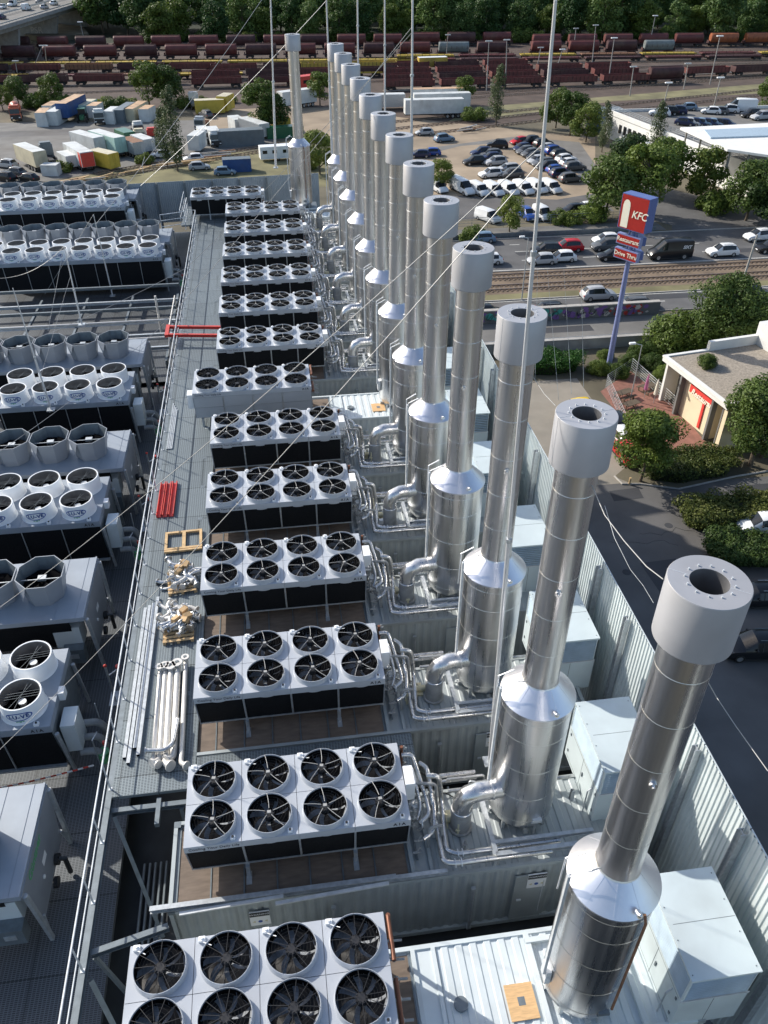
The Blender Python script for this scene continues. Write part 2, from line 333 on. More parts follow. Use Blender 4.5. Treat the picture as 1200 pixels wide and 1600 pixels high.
# ---- containers
def corrug_front(bm, x0, x1, y, z0, z1, sgn=-1, pitch=.28, dep=.036, m=0):
    xs = []; x = x0; k = 0
    prof = [(0, 0), (.07, 1), (.14, 1), (.21, 0)]
    while x < x1-.01:
        for a, d in prof:
            if x+a < x1: xs.append((x+a, d))
        x += pitch
    xs.append((x1, 0))
    vs = []
    for a, d in xs: vs += [(a, y+(-sgn)*d*dep, z0), (a, y+(-sgn)*d*dep, z1)]
    bm.add(vs, [(2*i, 2*i+2, 2*i+3, 2*i+1) if sgn < 0 else (2*i, 2*i+1, 2*i+3, 2*i+2) for i in range(len(xs)-1)], m)
def make_container(kind):
    A = kind == 'A'; L = 12.19; W = 2.44; H = 2.9; wm = 'cont_grey' if A else 'cont_light'; rm = 'cont_grey' if A else 'cont_light'
    t = thing('equipment_container', '', 'container', group='forty foot plant containers side by side')
    b = MB(); corrug_front(b, .16, L-.16, .05, .16, H-.12); b.box(.1, .09, .1, L-.1, W-.09, H-.1); corrug_front(b, .16, L-.16, W-.05, .16, H-.12, 1)
    b.build('wall', wm, t, False)
    b = MB()   # frame rails
    for y0, y1 in ((0, .1), (W-.1, W)):
        b.box(.17, y0, H-.12, L-.17, y1, H); b.box(.17, y0, 0, L-.17, y1, .16)
    for x0, x1 in ((0, .1), (L-.1, L)):
        b.box(x0, .17, H-.12, x1, W-.17, H); b.box(x0, .17, 0, x1, W-.17, .16)
    for x in (6.02, 6.5): b.box(x, .1, H-.10, x+.1, W-.1, H+.004)
    b.build('frame', wm, t, False)
    b = MB()   # roof corrugated across, right part
    x = 6.62; vs = []; xs = []
    while x < L-.14:
        for a, d in ((0, 0), (.10, 0), (.13, .028), (.27, .028), (.30, 0)):
            if x+a < L-.1: xs.append((x+a, d))
        x += .34
    for a, d in xs: vs += [(a, .1, H-.05+d), (a, W-.1, H-.05+d)]
    b.add(vs, [(2*i, 2*i+2, 2*i+3, 2*i+1) for i in range(len(xs)-1)])
    if not A: b.box(6.12, .1, H-.06, 6.5, W-.1, H-.045)
    b.build('roof_panel', rm, t, False)
    b = MB(); k = 0
    for i in range(7):
        x0 = .2+i*.825; b.box(x0, .16, H-.12, x0+.795, W-.16, H-.075+.002*(i % 2))
    b.build('plywood_floor', 'plywood', t, False)
    b = MB()
    for i in range(8): b.box(.165+i*.825, .14, H-.13, .20+i*.825, W-.14, H-.055)
    b.build('floor_batten', 'galv_dark', t, False)
    for x in (0, L-.17):
        for y in (0, W-.17):
            for z in (0, H-.118):
                if z == 0 and y > 0: continue
                c = MB(); c.box(x-.004, y-.004, z, x+.174, y+.174, z+.122)
                c.box(x+.04, y+.04, z+.122, x+.13, y+.13, z+.1225); o = c.build('corner_casting', 'galv_dark' if A else 'cont_grey', t, False)
    b = MB()
    for x in (.0, L-.12): b.box(x+.01, .01, .12, x+.11, .12, H-.12); b.box(x+.01, W-.12, .12, x+.11, W-.01, H-.12)
    b.build('corner_post', wm, t, False)
    d = MB(); d.box(8.75, -.012, .25, 9.55, .03, 2.35); d.box(8.72, -.02, .22, 8.75, .02, 2.38); d.box(9.55, -.02, .22, 9.58, .02, 2.38); d.box(8.72, -.02, 2.35, 9.58, .02, 2.39)
    dd = d.build('door', wm, t, False)
    h = MB(); h.box(8.84, -.05, 1.2, 8.96, -.012, 1.25); h.cyl((9.49, -.03, .5), (9.49, -.03, 2.1), .015, n=6); h.build('handle', 'galv_light', dd)
    for x in (1.9, 9.05):    # notice plates
        p = MB(); p.box(x, -.03, 1.78, x+.5, .005, 2.42); pl = p.build('notice_plate', 'white_plastic', t, False)
        q = MB(); q.box(x+.004, -.033, 2.22, x+.496, -.029, 2.416); q.build('header', 'black_plastic', pl, False)
        text('lettering', 'WARNING', .10, 'white_plastic', pl, frame((x+.25, -.036, 2.32), (1, 0, 0), (0, 0, 1)), .002)
        q = MB()
        for i in range(3):
            q.cyl((x+.10+i*.15, -.031, 1.97), (x+.10+i*.15, -.034, 1.97), .055, n=3 if i != 1 else 14, m=i % 2)
        q.build('pictograms', ['brass', 'logo_blue'], pl, False)
    for x in (4.0, 7.6):
        p = MB(); p.cyl((x, -.07, .2), (x, -.07, 2.2), .045, n=8); p.box(x-.06, -.11, 2.15, x+.06, -.02, 2.25); p.box(x-.06, -.1, .15, x+.06, .01, .25); p.build('conduit', 'galv' if A else 'galv_light', t)
    if not A:
        p = MB(); p.cyl((6.95, 1.05, H-.02), (6.95, 1.05, H+.05), .16, n=20); p.disk((6.95, 1.05, H+.052), .13); p.build('round_port', 'galv_dark', t)
        p = MB(); p.box(7.98, .55, H-.015, 8.62, 1.3, H+.012); sq = p.build('plywood_cover', 'plywood_new', t, False)
        p = MB(); p.box(8.22, .84, H+.0125, 8.38, 1.02, H+.016); p.build('sticker', 'galv_dark', sq, False)
        p = MB(); p.box(8.72, .1, H-.02, 8.84, 2.34, H+.08); p.box(8.72, 2.1, H, 10.9, 2.22, H+.10); p.box(10.8, .1, H-.01, 10.92, 2.34, H+.09); p.build('support_frame', 'cont_light', t, False)
    return t
cA = make_container('A'); cB = make_container('B')
usedA = usedB = False
for n in range(14):
    B_ = n in (0, 6, 13); y = 4.5*n-.54+(.5 if n == 0 else (.35 if n == 6 else (.4 if n == 13 else 0))); x = -.6
    if n == 13: x = -3.0; y = 58.4
    if n == 0: x = -.95
    src = cB if B_ else cA
    if B_:
        t = src if not usedB else dup(src); usedB = True
    else:
        t = src if not usedA else dup(src); usedA = True
    t.location = (x, y, ROOF-2.9)
    t['label'] = ('pale ribbed container with plywood patch on its roof, ' if n in (0, 6) else 'grey ribbed container with brown floor on its roof, ')+('%s from the camera' % ordinal(n))

# ---- dry coolers
def ring_rect(cx, cy, hx, hy, r, n=32):
    ang = sorted(set([2*math.pi*k/n for k in range(n)]+[math.atan2(sy*hy, sx*hx) % (2*math.pi) for sx in (1, -1) for sy in (1, -1)]))
    inn = [(cx+r*math.cos(a), cy+r*math.sin(a)) for a in ang]; out = []
    for a in ang:
        c, s_ = math.cos(a), math.sin(a); k = min(hx/abs(c) if abs(c) > 1e-9 else 1e9, hy/abs(s_) if abs(s_) > 1e-9 else 1e9); out.append((cx+c*k, cy+s_*k))
    return inn, out
def blade_mesh(R_=.505, nb=7, r0=.11):
    b = MB()
    for k in range(nb):
        a0 = 2*math.pi*k/nb; pts = []
        for i in range(6):
            t = i/5; r = r0+(R_-r0)*t; sweep = .28*t*t; wd = .17+.20*t
            for j, s_ in enumerate((-1, 1)):
                a = a0+sweep+s_*wd; pts.append((r*math.cos(a), r*math.sin(a), -.03+s_*(.05-.02*t)))
        b.add(pts, [(2*i, 2*i+2, 2*i+3, 2*i+1) for i in range(5)])
        pts2 = [(x, y, z-.008) for x, y, z in pts]; b.add(pts2, [(2*i, 2*i+1, 2*i+3, 2*i+2) for i in range(5)])
    return b
BL = blade_mesh().build('blades', 'fan_black', None); BLme = BL.data; bpy.data.objects.remove(BL)
BLB = BLme.copy(); BLB.materials.clear(); BLB.materials.append(M['fan_gloss'])
b = MB(); b.cyl((0, 0, -.12), (0, 0, .02), .12, n=18); b.cyl((0, 0, .02), (0, 0, .045), .09, n=14)
for k in range(10):
    a = 2*math.pi*k/10; b.box(.105*math.cos(a)-.012, .105*math.sin(a)-.012, .0, .105*math.cos(a)+.012, .105*math.sin(a)+.012, .05)
o = b.build('hub', 'fan_hub'); HUBme = o.data; bpy.data.objects.remove(o)
def guard(kind):
    b = MB(); R_ = .525
    if kind == 'A':
        for k in range(5):
            a = .35+2*math.pi*k/5
            b.pipe([(R_*math.cos(a+.12*(1-t)), R_*math.sin(a+.12*(1-t)), .0+.03*math.sin(math.pi*t)) if 0 else ((.1+(R_-.1)*t)*math.cos(a+.10*t), (.1+(R_-.1)*t)*math.sin(a+.10*t), .06-.02*t) for t in (0, .33, .66, 1)], .009, 5)
        b.box(-.045, -.035, .046, .045, .035, .075)
        for rr in (.2, .3, .4, .48): pass
    else:
        for k in range(12):
            a = 2*math.pi*k/12; b.bar((.1*math.cos(a), .1*math.sin(a), .06), (R_*math.cos(a), R_*math.sin(a), .05), .008, .012)
    return b
o = guard('A').build('guard', 'guard'); GA = o.data; bpy.data.objects.remove(o)
o = guard('B').build('guard', 'guard_dark'); GB = o.data; bpy.data.objects.remove(o)
b = MB()
for rr in (.13, .2, .27, .34, .41):
    b.lathe([(rr-.002, .052), (rr, .055), (rr+.002, .052)], 28)
o = b.build('guard_rings', 'guard_dark'); GR = o.data; bpy.data.objects.remove(o)
def ring_mesh(mats):
    b = MB(); b.lathe([(.565, .002), (.553, .03), (.545, .15), (.540, .165), (.530, .165), (.526, .15), (.522, -.2), (.535, -.3)], 40, m=0)
    b.lathe([(.5235, .12), (.5215, -.26)], 32, m=1); b.lathe([(.525, -.28), (.001, -.28)], 20, m=1)  # dark lining and bottom disc colour in the depth of the fan opening
    o = b.build('fan', mats); me = o.data; bpy.data.objects.remove(o); return me
RINGA = ring_mesh(['cooler_panel', 'opening_dark'])
def place(me, name, parent, loc, rz=0):
    o = bpy.data.objects.new(name, me); col.objects.link(o); o.parent = parent; o.location = loc; o.rotation_euler = (0, 0, rz); return o
def fan(parent, x, y, z, kind):
    f = place(RINGA, 'fan', parent, (x, y, z))
    place(BLme if kind == 'A' else BLB, 'blades', f, (0, 0, .06), random.uniform(0, 6)); place(HUBme, 'hub', f, (0, 0, .07)); place(GA if kind == 'A' else GB, 'guard', f, (0, 0, .13), random.uniform(-.2, .2))
    place(GR, 'guard_rings', f, (0, 0, .13))
    return f
def make_cooler(kind):
    A = kind == 'A'; W = 5.42; D = 2.28; top = 1.8; cw = W/4; cdp = D/2
    t = thing('dry_cooler', '', 'dry cooler', group='eight fan dry coolers in the central row')
    b = MB()
    for i in range(4):
        for j in range(2):
            cx = cw*(i+.5); cy = cdp*(j+.5); inn, out = ring_rect(cx, cy, cw/2-.006, cdp/2-.006, .535)
            n = len(inn); vs = [(x, y, top) for x, y in inn]+[(x, y, top) for x, y in out]+[(x, y, top-.012) for x, y in out]
            b.add(vs, [(k, n+k, n+(k+1) % n, (k+1) % n) for k in range(n)]+[(n+k, 2*n+k, 2*n+(k+1) % n, n+(k+1) % n) for k in range(n)])
    b.build('top_panel', 'cooler_panel', t, False)
    b = MB()
    for i in range(4):
        b.box(cw*i+.004, 0, top-.22, cw*(i+1)-.004, .02, top-.008); b.box(cw*i+.004, D-.02, top-.22, cw*(i+1)-.004, D, top-.008)
    b.box(0, .02, top-.22, .02, D-.02, top-.008); b.box(W-.02, .02, top-.22, W, D-.02, top-.008); b.box(.03, .03, top-.20, W-.03, D-.03, top-.17)
    b.build('fascia', 'cooler_panel' if A else 'cooler_panel', t, False)
    zb = .42; ins = .22
    def face_y(z): return .06+ins*(top-.22-z)/(top-.22-zb)
    b = MB(); b2 = MB()
    for i in range(4):
        x0, x1 = cw*i+.03, cw*(i+1)-.03
        b.hexa([(x0, face_y(zb), zb), (x1, face_y(zb), zb), (x1, face_y(zb)+.08, zb), (x0, face_y(zb)+.08, zb), (x0, .06, top-.22), (x1, .06, top-.22), (x1, .14, top-.22), (x0, .14, top-.22)])
        b2.hexa([(x0, D-face_y(zb)-.08, zb), (x1, D-face_y(zb)-.08, zb), (x1, D-face_y(zb), zb), (x0, D-face_y(zb), zb), (x0, D-.14, top-.22), (x1, D-.14, top-.22), (x1, D-.06, top-.22), (x0, D-.06, top-.22)])
    b.build('coil', 'black_coil', t, False); b2.build('coil', 'black_coil', t, False)
    b = MB()
    for x in (0, W-.03):
        b.hexa([(x, face_y(zb)-.02, zb), (x+.03, face_y(zb)-.02, zb), (x+.03, D-face_y(zb)+.02, zb), (x, D-face_y(zb)+.02, zb), (x, .02, top-.22), (x+.03, .02, top-.22), (x+.03, D-.02, top-.22), (x, D-.02, top-.22)])
    b.build('end_panel', 'cooler_panel_grey', t, False)
    b = MB()
    for i in range(1, 4):
        x = cw*i-.025; y1 = face_y(zb)
        b.hexa([(x, y1-.03, zb), (x+.05, y1-.03, zb), (x+.05, y1+.02, zb), (x, y1+.02, zb), (x, .03, top-.22), (x+.05, .03, top-.22), (x+.05, .07, top-.22), (x, .07, top-.22)])
    b.box(.0, face_y(zb)-.02, zb-.05, W, face_y(zb)+.06, zb); b.box(0, D-face_y(zb)-.06, zb-.05, W, D-face_y(zb)+.02, zb)
    b.build('frame', 'galv', t, False)
    for x in ((cw, cw*3) if A else (.3, cw*2, W-.3)):
        b = MB(); b.box(x-.05, .16, -.1, x+.05, .26, zb-.05); b.box(x-.07, -.05, -.1, x+.07, .30, -.06) if A else None; b.box(x-.05, D-.26, -.1, x+.05, D-.16, zb-.05); b.box(x-.04, .2, zb-.16, x+.04, D-.2, zb-.06)
        b.build('leg', 'galv', t, False)
    if not A:
        b = MB()
        for i in range(4):
            for j in range(2):
                b.hexa([(cw*i+.03, .20-.10*j, .42+.58*j), (cw*(i+1)-.03, .20-.10*j, .42+.58*j), (cw*(i+1)-.03, .24-.10*j, .42+.58*j), (cw*i+.03, .24-.10*j, .42+.58*j),
                        (cw*i+.03, .10-.10*j+.02, .98+.58*j), (cw*(i+1)-.03, .10-.10*j+.02, .98+.58*j), (cw*(i+1)-.03, .14-.10*j+.02, .98+.58*j), (cw*i+.03, .14-.10*j+.02, .98+.58*j)])
        b.build('cover_sheet', 'cooler_panel', t, False)
        b = MB(); b.box(-.28, .25, .9, -.02, .75, 1.6); b.build('control_box', 'white_plastic', t, False)
    for i in range(4):
        for j in range(2): fan(t, cw*(i+.5), cdp*(j+.5), top, kind)
        x = cw*(i+1)-.2
        if A or True:
            b = MB(); b.box(x-.055, .055, top, x+.055, .155, top+.07); sw = b.build('isolator_switch', 'white_plastic', t, False)
            k = MB(); k.cyl((x, .105, top+.07), (x, .105, top+.10), .03, n=10); k.build('knob', 'black_plastic', sw)
        x = cw*i+.16
        b = MB(); b.box(x-.08, D-.14, top, x+.06, D-.03, top+.08); b.cyl((x-.01, D-.085, top+.08), (x-.01, D-.085, top+.12), .03, n=8); b.pipe([(x, D-.14, top+.05), (x+.15, D-.25, top+.13), (x+.22, D-.32, top+.22)], .009, 5)
        b.build('junction_box', 'white_plastic', t)
    text('lettering', 'Cooling Your Daily Life', .125, 'text_dark', t, frame((.70, -.004, top-.115), (1, 0, 0), (0, 0, 1)), .002)
    text('lettering', 'A I A', .14, 'text_dark', t, frame((W-.28, -.004, top-.115), (1, 0, 0), (0, 0, 1)), .003, bold=.004)
    if A:
        b = MB(); b.box(W+.02, .95, top-.62, W+.26, 1.5, top+.05); b.build('control_box', 'white_plastic', t, False)
        b = MB()
        b.cyl((W+.10, 2.15, .3), (W+.10, 2.15, top-.02), .045, n=10); b.build('header_pipe', 'copper', t)
        b = MB()
        for yy in (2.15, .5):
            for k in range(4):
                z = top-.1-k*.32
                b.ball((W+.16, yy, z), .05, n=8); b.cyl((W+.02, yy, z), (W+.24, yy, z), .028, n=6); b.cyl((W+.16, yy-.03, z+.04), (W+.16, yy-.03, z+.15), .018, n=6)
        b.build('valve_cluster', 'guard_dark' if 0 else 'pipe_grey', t)
    else:
        b = MB(); b.cyl((W+.09, 1.25, top-.05), (W+.09, 2.20, top-.05), .05, n=10); b.cyl((W+.09, 2.2, .3), (W+.09, 2.2, top-.02), .055, n=10); b.cyl((W+.09, .1, top-.3), (W+.09, 1.0, top-.3), .05, n=10)
        b.build('header_pipe', 'copper', t)
        b = MB()
        for k in range(5): b.ball((W+.12, .25+.4*k, top-.45), .06, n=8); b.cyl((W, .25+.4*k, top-.45), (W+.35, .25+.4*k, top-.5), .03, n=6)
        b.build('valve_cluster', 'pipe_grey', t)
    return t
kA = make_cooler('A'); kB = make_cooler('B'); ua = ub = False
for n in range(14):
    B_ = n in (0, 6); loc = (0, 4.5*n, ROOF)
    if n == 0: loc = (-.97, .12, ROOF)
    if n == 6: loc = (-.95, 26.85, ROOF+.05)
    if n > 7: loc = (0, 4.5*n+.05*(n-7), ROOF)
    if n == 13: loc = (-2.77, 58.7, ROOF)
    if B_: t = kB if not ub else dup(kB); ub = True
    else: t = kA if not ua else dup(kA); ua = True
    t.location = loc
    t['label'] = ('grey dry cooler with pale closed side sheets, ' if B_ else 'pale dry cooler with fans over dark coils, ')+('%s from the camera in the central row' % ordinal(n) if n < 13 else 'set back left before the far fence')

# ---- coolant pipework at the right end of the A coolers
def make_pipework():
    t = thing('coolant_pipework', '', 'pipework', group='coolant pipe loops beside the dry coolers')
    r = .062
    b = MB(); b.pipe([(5.5, 2.0, 1.62), (5.78, 2.0, 1.62), (6.0, 1.2, .95), (6.05, .75, .75), (5.75, .55, .7)], r, 10, bend=.15)
    b.pipe([(5.5, 1.75, 1.45), (5.72, 1.75, 1.45), (5.86, 1.0, .8), (5.72, .7, .62)], r*.9, 10, bend=.15); b.build('return_pipe', 'pipe_silver', t)
    b = MB(); b.pipe([(5.95, 1.9, 1.35), (6.15, 1.75, 1.3), (6.2, .9, .75), (6.1, .35, .6), (5.8, .2, .55)], r, 10, bend=.18)
    b.pipe([(6.1, 1.55, 1.25), (6.42, 1.5, 1.25), (6.5, 1.4, .35), (6.35, -.05, .33), (6.6, -.18, .33), (9.3, -.18, .33)], r*1.15, 10, bend=.2); b.build('supply_pipe', 'pipe_silver', t)
    b = MB(); b.pipe([(6.15, 1.2, 1.0), (6.22, .6, .35), (6.22, -.35, .33), (6.5, -.42, .33), (9.0, -.42, .33)], r*1.2, 10, bend=.2)
    b.pipe([(6.6, 2.12, .32), (7.6, 2.12, .32)], r, 8); b.pipe([(6.6, 1.95, .30), (7.6, 1.95, .30)], r*.8, 8); b.build('header_pipe', 'pipe_silver', t)
    b = MB()
    for x, y in ((6.62, -.18), (6.74, -.18), (6.5, -.42), (6.66, -.42)):
        b.cyl((x-.012, y, .33), (x+.012, y, .33), r*1.9, n=12)
    b.cyl((5.8, .55, .7), (5.83, .55, .7), .11, n=10); b.cyl((6.1, 1.66, 1.25), (6.13, 1.66, 1.25), .11, n=10); b.build('flange', 'galv_light', t)
    b = MB()
    for k in range(9):
        x = 5.62+.07*(k % 3); y = .1+.22*k; z = .15+.17*(k % 4)
        b.ball((x, y, z), .05, n=7); b.cyl((x, y, z), (x+.1, y+.05, z+.16), .02, n=6); b.cyl((x-.1, y, z), (x+.12, y, z), .032, n=6)
    b.build('valve', 'pipe_grey', t)
    b = MB(); b.cyl((6.5, .95, .10), (6.80, .95, .10), .10, n=12); b.box(6.45, .75, -.08, 6.72, 1.25, .03); b.build('pump', 'brass', t); b = MB(); b.cyl((5.75, 1.1, .2), (5.75, 1.1, .75), .13, n=12); b.build('filter_vessel', 'white_plastic', t)
    b = MB(); b.pipe([(5.6, 1.5, .1), (5.6, 1.5, .9), (5.8, 1.4, 1.2), (6.3, 1.3, 1.2), (6.35, 1.2, .1)], .045, 8, bend=.12); b.pipe([(5.95, .3, .0), (5.95, .3, .85), (6.3, .35, .85), (6.3, .35, .0)], .04, 8, bend=.12); b.build('riser_pipe', 'pipe_grey', t)
    b = MB(); b.pipe([(5.5, 2.2, 1.0), (5.9, 2.25, .6), (6.3, 2.2, .25), (7.0, 2.25, .12), (7.6, 2.2, .1)], .035, 7, bend=.1); b.build('hose', 'black_plastic', t)
    b = MB()
    for k in range(5): b.box(5.6+.3*k, .0, -.06, 5.65+.3*k, 2.0, -.02)
    b.build('bracket', 'galv_dark', t, False)
    return t
pw = make_pipework(); first = True
for n in list(range(1, 6))+list(range(7, 13)):
    t = pw if first else dup(pw); first = False; t.location = (0, 4.5*n, ROOF)
    t['label'] = 'looping silver coolant pipes and valves at the right end of the %s nearest dry cooler' % ordinal(n)

# ---- exhaust stacks
def make_stack(kind):
    A = kind == 'A'
    t = thing('exhaust_stack', '', 'exhaust stack', group='stainless exhaust stacks in a row')
    R1 = .845; R2 = .41; zb = .12; zc = 4.72; zt = 5.20; ztop = 12.2; zcap = 11.15
    b = MB(); b.lathe([(.30, zb-.02), (R1*.80, zb+.03), (R1*.97, zb+.22), (R1, zb+.38), (R1, zc)], 48); b.build('silencer_drum', 'steel_stack', t)
    for z in (.62, 1.55, 2.65, 3.75, 4.45): MB().lathe([(R1+.001, z-.010), (R1+.006, z), (R1+.001, z+.010)], 48).build('seam_band', 'steel_seam', t)
    for z in (6.3, 7.4, 8.5, 9.6, 10.6): MB().lathe([(R2+.001, z-.008), (R2+.005, z), (R2+.001, z+.008)], 32).build('seam_band', 'steel_seam', t)
    MB().lathe([(R2+.001, zt-.02), (R2+.02, zt), (R2+.001, zt+.03)], 32).build('seam_band', 'steel_seam', t)
    b = MB(); n = 48; b.lathe([(R1+.035, zc-.05), (R1+.04, zc), (R2+.01, zt)], n)
    for k in range(10):
        a = 2*math.pi*k/10; c, s_ = math.cos(a), math.sin(a); b.bar(((R1+.03)*c, (R1+.03)*s_, zc+.005), ((R2+.01)*c, (R2+.01)*s_, zt+.005), .025, .012)
    b.build('cone', 'steel_cone', t)
    b = MB(); b.lathe([(R2, zt-.1), (R2, zcap+.05)], 40); b.build('flue_pipe', 'steel_stack', t)
    b = MB(); b.lathe([(R2-.01, zcap), (.53, zcap), (.56, zcap+.03), (.56, ztop-.015), (.55, ztop), (.265, ztop), (.262, ztop-.01)], 56)
    cp = b.build('cap', 'cap_paint', t)
    b = MB(); b.lathe([(.262, ztop-.005), (.262, ztop-.7)], 40); b.lathe([(.262, ztop-.7), (.001, ztop-.7)], 24, m=1); b.build('opening', ['cap_inner', 'opening_dark'], cp)
    b = MB()
    for k in range(12):
        a = 2*math.pi*k/12+.15; b.cyl((.325*math.cos(a), .325*math.sin(a), ztop), (.325*math.cos(a), .325*math.sin(a), ztop+.028), .013, n=6)
    b.box(-.545, -.003, ztop, -.27, .003, ztop+.004); b.box(.27, -.003, ztop, .545, .003, ztop+.004); b.box(-.56-.004, -.002, zcap+.03, -.558, .002, ztop)
    b.build('bolt', 'galv_light', cp)
    b = MB(); b.cyl((-.1, -R2+.02, 8.2), (-.11, -R2-.03, 8.2), .075, n=14); b.cyl((-.11, -R2-.03, 8.2), (-.115, -R2-.07, 8.2), .03, n=8); b.build('sensor_port', 'steel_seam', t)
    b = MB(); b.cyl((.16, -R1*.93, 4.86), (.17, -R1*1.06, 4.90), .06, n=12); b.ball((.17, -R1*1.05, 4.92), .045); b.build('sensor_port', 'steel_seam', t)
    b = MB(); b.box(.10, -R1-.045, .62, .34, -R1+.05, .72); b.box(.08, -R1-.03, .58, .36, -R1+.04, .60); b.build('name_plate', 'galv_light' if A else 'galv_dark', t, False)
    b = MB(); b.pipe([(-R1-.13, -.15, 4.1), (-R1-.11, -.15, 5.2), (-.62, -.25, 5.42), (-.40, -.12, 5.25)], .018, 6); b.pipe([(-R1-.13, .15, 4.1), (-R1-.11, .15, 5.2), (-.62, .1, 5.42)], .018, 6)
    b.box(-R1-.16, -.2, 1.2, -R1-.10, -.12, 5.15); b.build('ladder_bracket', 'galv_light', t)
    b = MB(); b.cyl((0, 0, 0), (0, 0, zb), .28, n=16); b.cyl((.22, -.78, .0), (.22, -.78, .3), .04, n=8); b.box(-.8, -.06, .0, .8, .06, .13); b.box(-.06, -.8, .0, .06, .8, .128)
    for a in (0.8, 2.4, 3.9, 5.5): b.box(.75*math.cos(a)-.04, .75*math.sin(a)-.04, -.02, .75*math.cos(a)+.04, .75*math.sin(a)+.04, .35)
    b.build('support_foot', 'galv', t)
    if A:
        x0, y0 = -1.66, -.38; r = .255
        b = MB(); b.cyl((x0, y0, .02), (x0, y0, .88), r+.01, n=28); b.lathe([(r+.06, .0), (r+.06, .04), (r, .06)], 24, (x0, y0, 0)); e = b.build('elbow_duct', 'pipe_grey', t)
        b = MB(); P = [(x0, y0, .86), (x0, y0, 1.10), (x0+.13, y0+.01, 1.36), (x0+.40, y0+.03, 1.46), (x0+.80, y0+.06, 1.46), (-.5, y0+.10, 1.46)]
        b.pipe(P, r, 28, caps=False); b.build('bend', 'steel_stack', e)
        b = MB()
        for z in (.84,): b.lathe([(r+.01, z-.015), (r+.025, z), (r+.01, z+.015)], 28, (x0, y0, 0))
        b.build('clamp_band', 'steel_seam', e)
        b = MB(); b.cyl((x0+.70, y0+.052, 1.46), (x0+.75, y0+.056, 1.46), r+.03, n=28); b.build('flange', 'steel_seam', e)
    else:
        b = MB(); b.pipe([(.35, -R1-.03, .9), (.35, -R1-.03, 4.55), (.3, -R1+.02, 4.8)], .028, 8); b.build('drain_hose', 'rust', t)
        b = MB(); b.lathe([(.001, 0), (.17, 0), (.17, .05), (.13, .06)], 20); b.xf(Matrix.Translation((-R1-.01, -.1, 1.1)) @ Matrix.Rotation(R(-90), 4, 'Y')); b.box(-R1-.10, -.25, .85, -R1+.02, .05, 1.35); b.build('inspection_cover', 'galv_light', t)
    return t
sA = make_stack('A'); sB = make_stack('B'); ua = ub = False
SY = [1.04, 5.60, 10.10, 14.5, 18.95, 23.5, 28.1, 32.4, 36.95, 41.8, 46.7, 51.3, 55.9]
for n in range(14):
    B_ = n in (0, 6, 13)
    if B_: t = sB if not ub else dup(sB); ub = True
    else: t = sA if not ua else dup(sA); ua = True
    t.location = ([8.70, 8.57, 8.66, 8.55, 8.56, 8.62, 8.64, 8.58, 8.57, 8.62, 8.6, 8.61, 8.55][n], SY[n], ROOF) if n < 13 else (5.9, 61.4, ROOF)
    t.rotation_euler = (random.uniform(-.0015, .0015), random.uniform(-.0015, .0015), random.uniform(-.06, .06))
    for ch in t.children:
        if ch.name.startswith('cap'): ch.rotation_euler = (0, 0, random.uniform(-1, 1))
    t['label'] = ('shiny steel exhaust stack without side elbow, ' if B_ else 'shiny steel exhaust stack with elbow duct at its foot, ')+('%s from the camera' % ordinal(n) if n < 13 else 'standing alone near the far fence')

# ---- pipe racks round stack feet
def make_rack():
    t = thing('pipe_rack', '', 'steel frame', group='galvanised pipe racks on the container roofs')
    b = MB(); b.ibeam((7.55, -.30, .42), (7.55, 1.3, .42), .12, .14); b.build('cross_beam', 'galv', t, False)
    b = MB(); b.ibeam((7.55, -.30, .42), (10.3, -.30, .42), .12, .14); b.ibeam((7.55, .02, .42), (10.2, .02, .42), .10, .12); b.build('long_beam', 'galv', t, False)
    for x in (7.55, 10.1):
        for y in (-.30, 1.28):
            b = MB(); b.ibeam((x, y, -.05), (x, y, .35), .10, .10); b.box(x-.1, y-.1, -.08, x+.1, y+.1, -.05); b.build('post', 'galv', t, False)
    b = MB(); b.pipe([(6.75, 1.75, .28), (10.2, 1.75, .28)], .05, 8); b.pipe([(6.75, 2.0, .45), (7.8, 2.0, .45), (7.8, 2.0, .1)], .04, 8, bend=.1); b.build('pipe', 'pipe_silver', t)
    b = MB(); b.pipe([(7.3, 1.7, 0), (7.3, 1.7, .7), (7.7, 1.6, .7), (7.7, 1.6, .3)], .022, 6, bend=.05); b.build('hoop', 'galv_light', t)
    return t
rk = make_rack(); first = True
for n in list(range(1, 6))+list(range(7, 13)):
    t = rk if first else dup(rk); first = False; t.location = (0, 4.5*n-.1, ROOF)
    t['label'] = 'low galvanised steel frame with pipes round the foot of the %s nearest stack' % ordinal(n)
b = MB(); b.ibeam((-1.0, 4.02, 20.33), (5.0, 4.02, 20.33), .12, .16); b.ibeam((5.0, 4.0, 20.33), (6.3, 4.0, 20.33), .1, .14)
tag(b.build('steel_beam', 'galv', None, False), 'long galvanised beam lying along the front edge of the second container roof', 'beam')
b = MB(); b.bar((-.3, 3.86, 20.28), (2.2, 3.93, 20.34), .09, .05); b.bar((2.0, 3.80, 20.27), (4.8, 3.90, 20.33), .09, .05)
tag(b.build('angle_profile', 'galv_light', None, False), 'loose bright metal profile strips in front of the second container roof', 'metal profile')

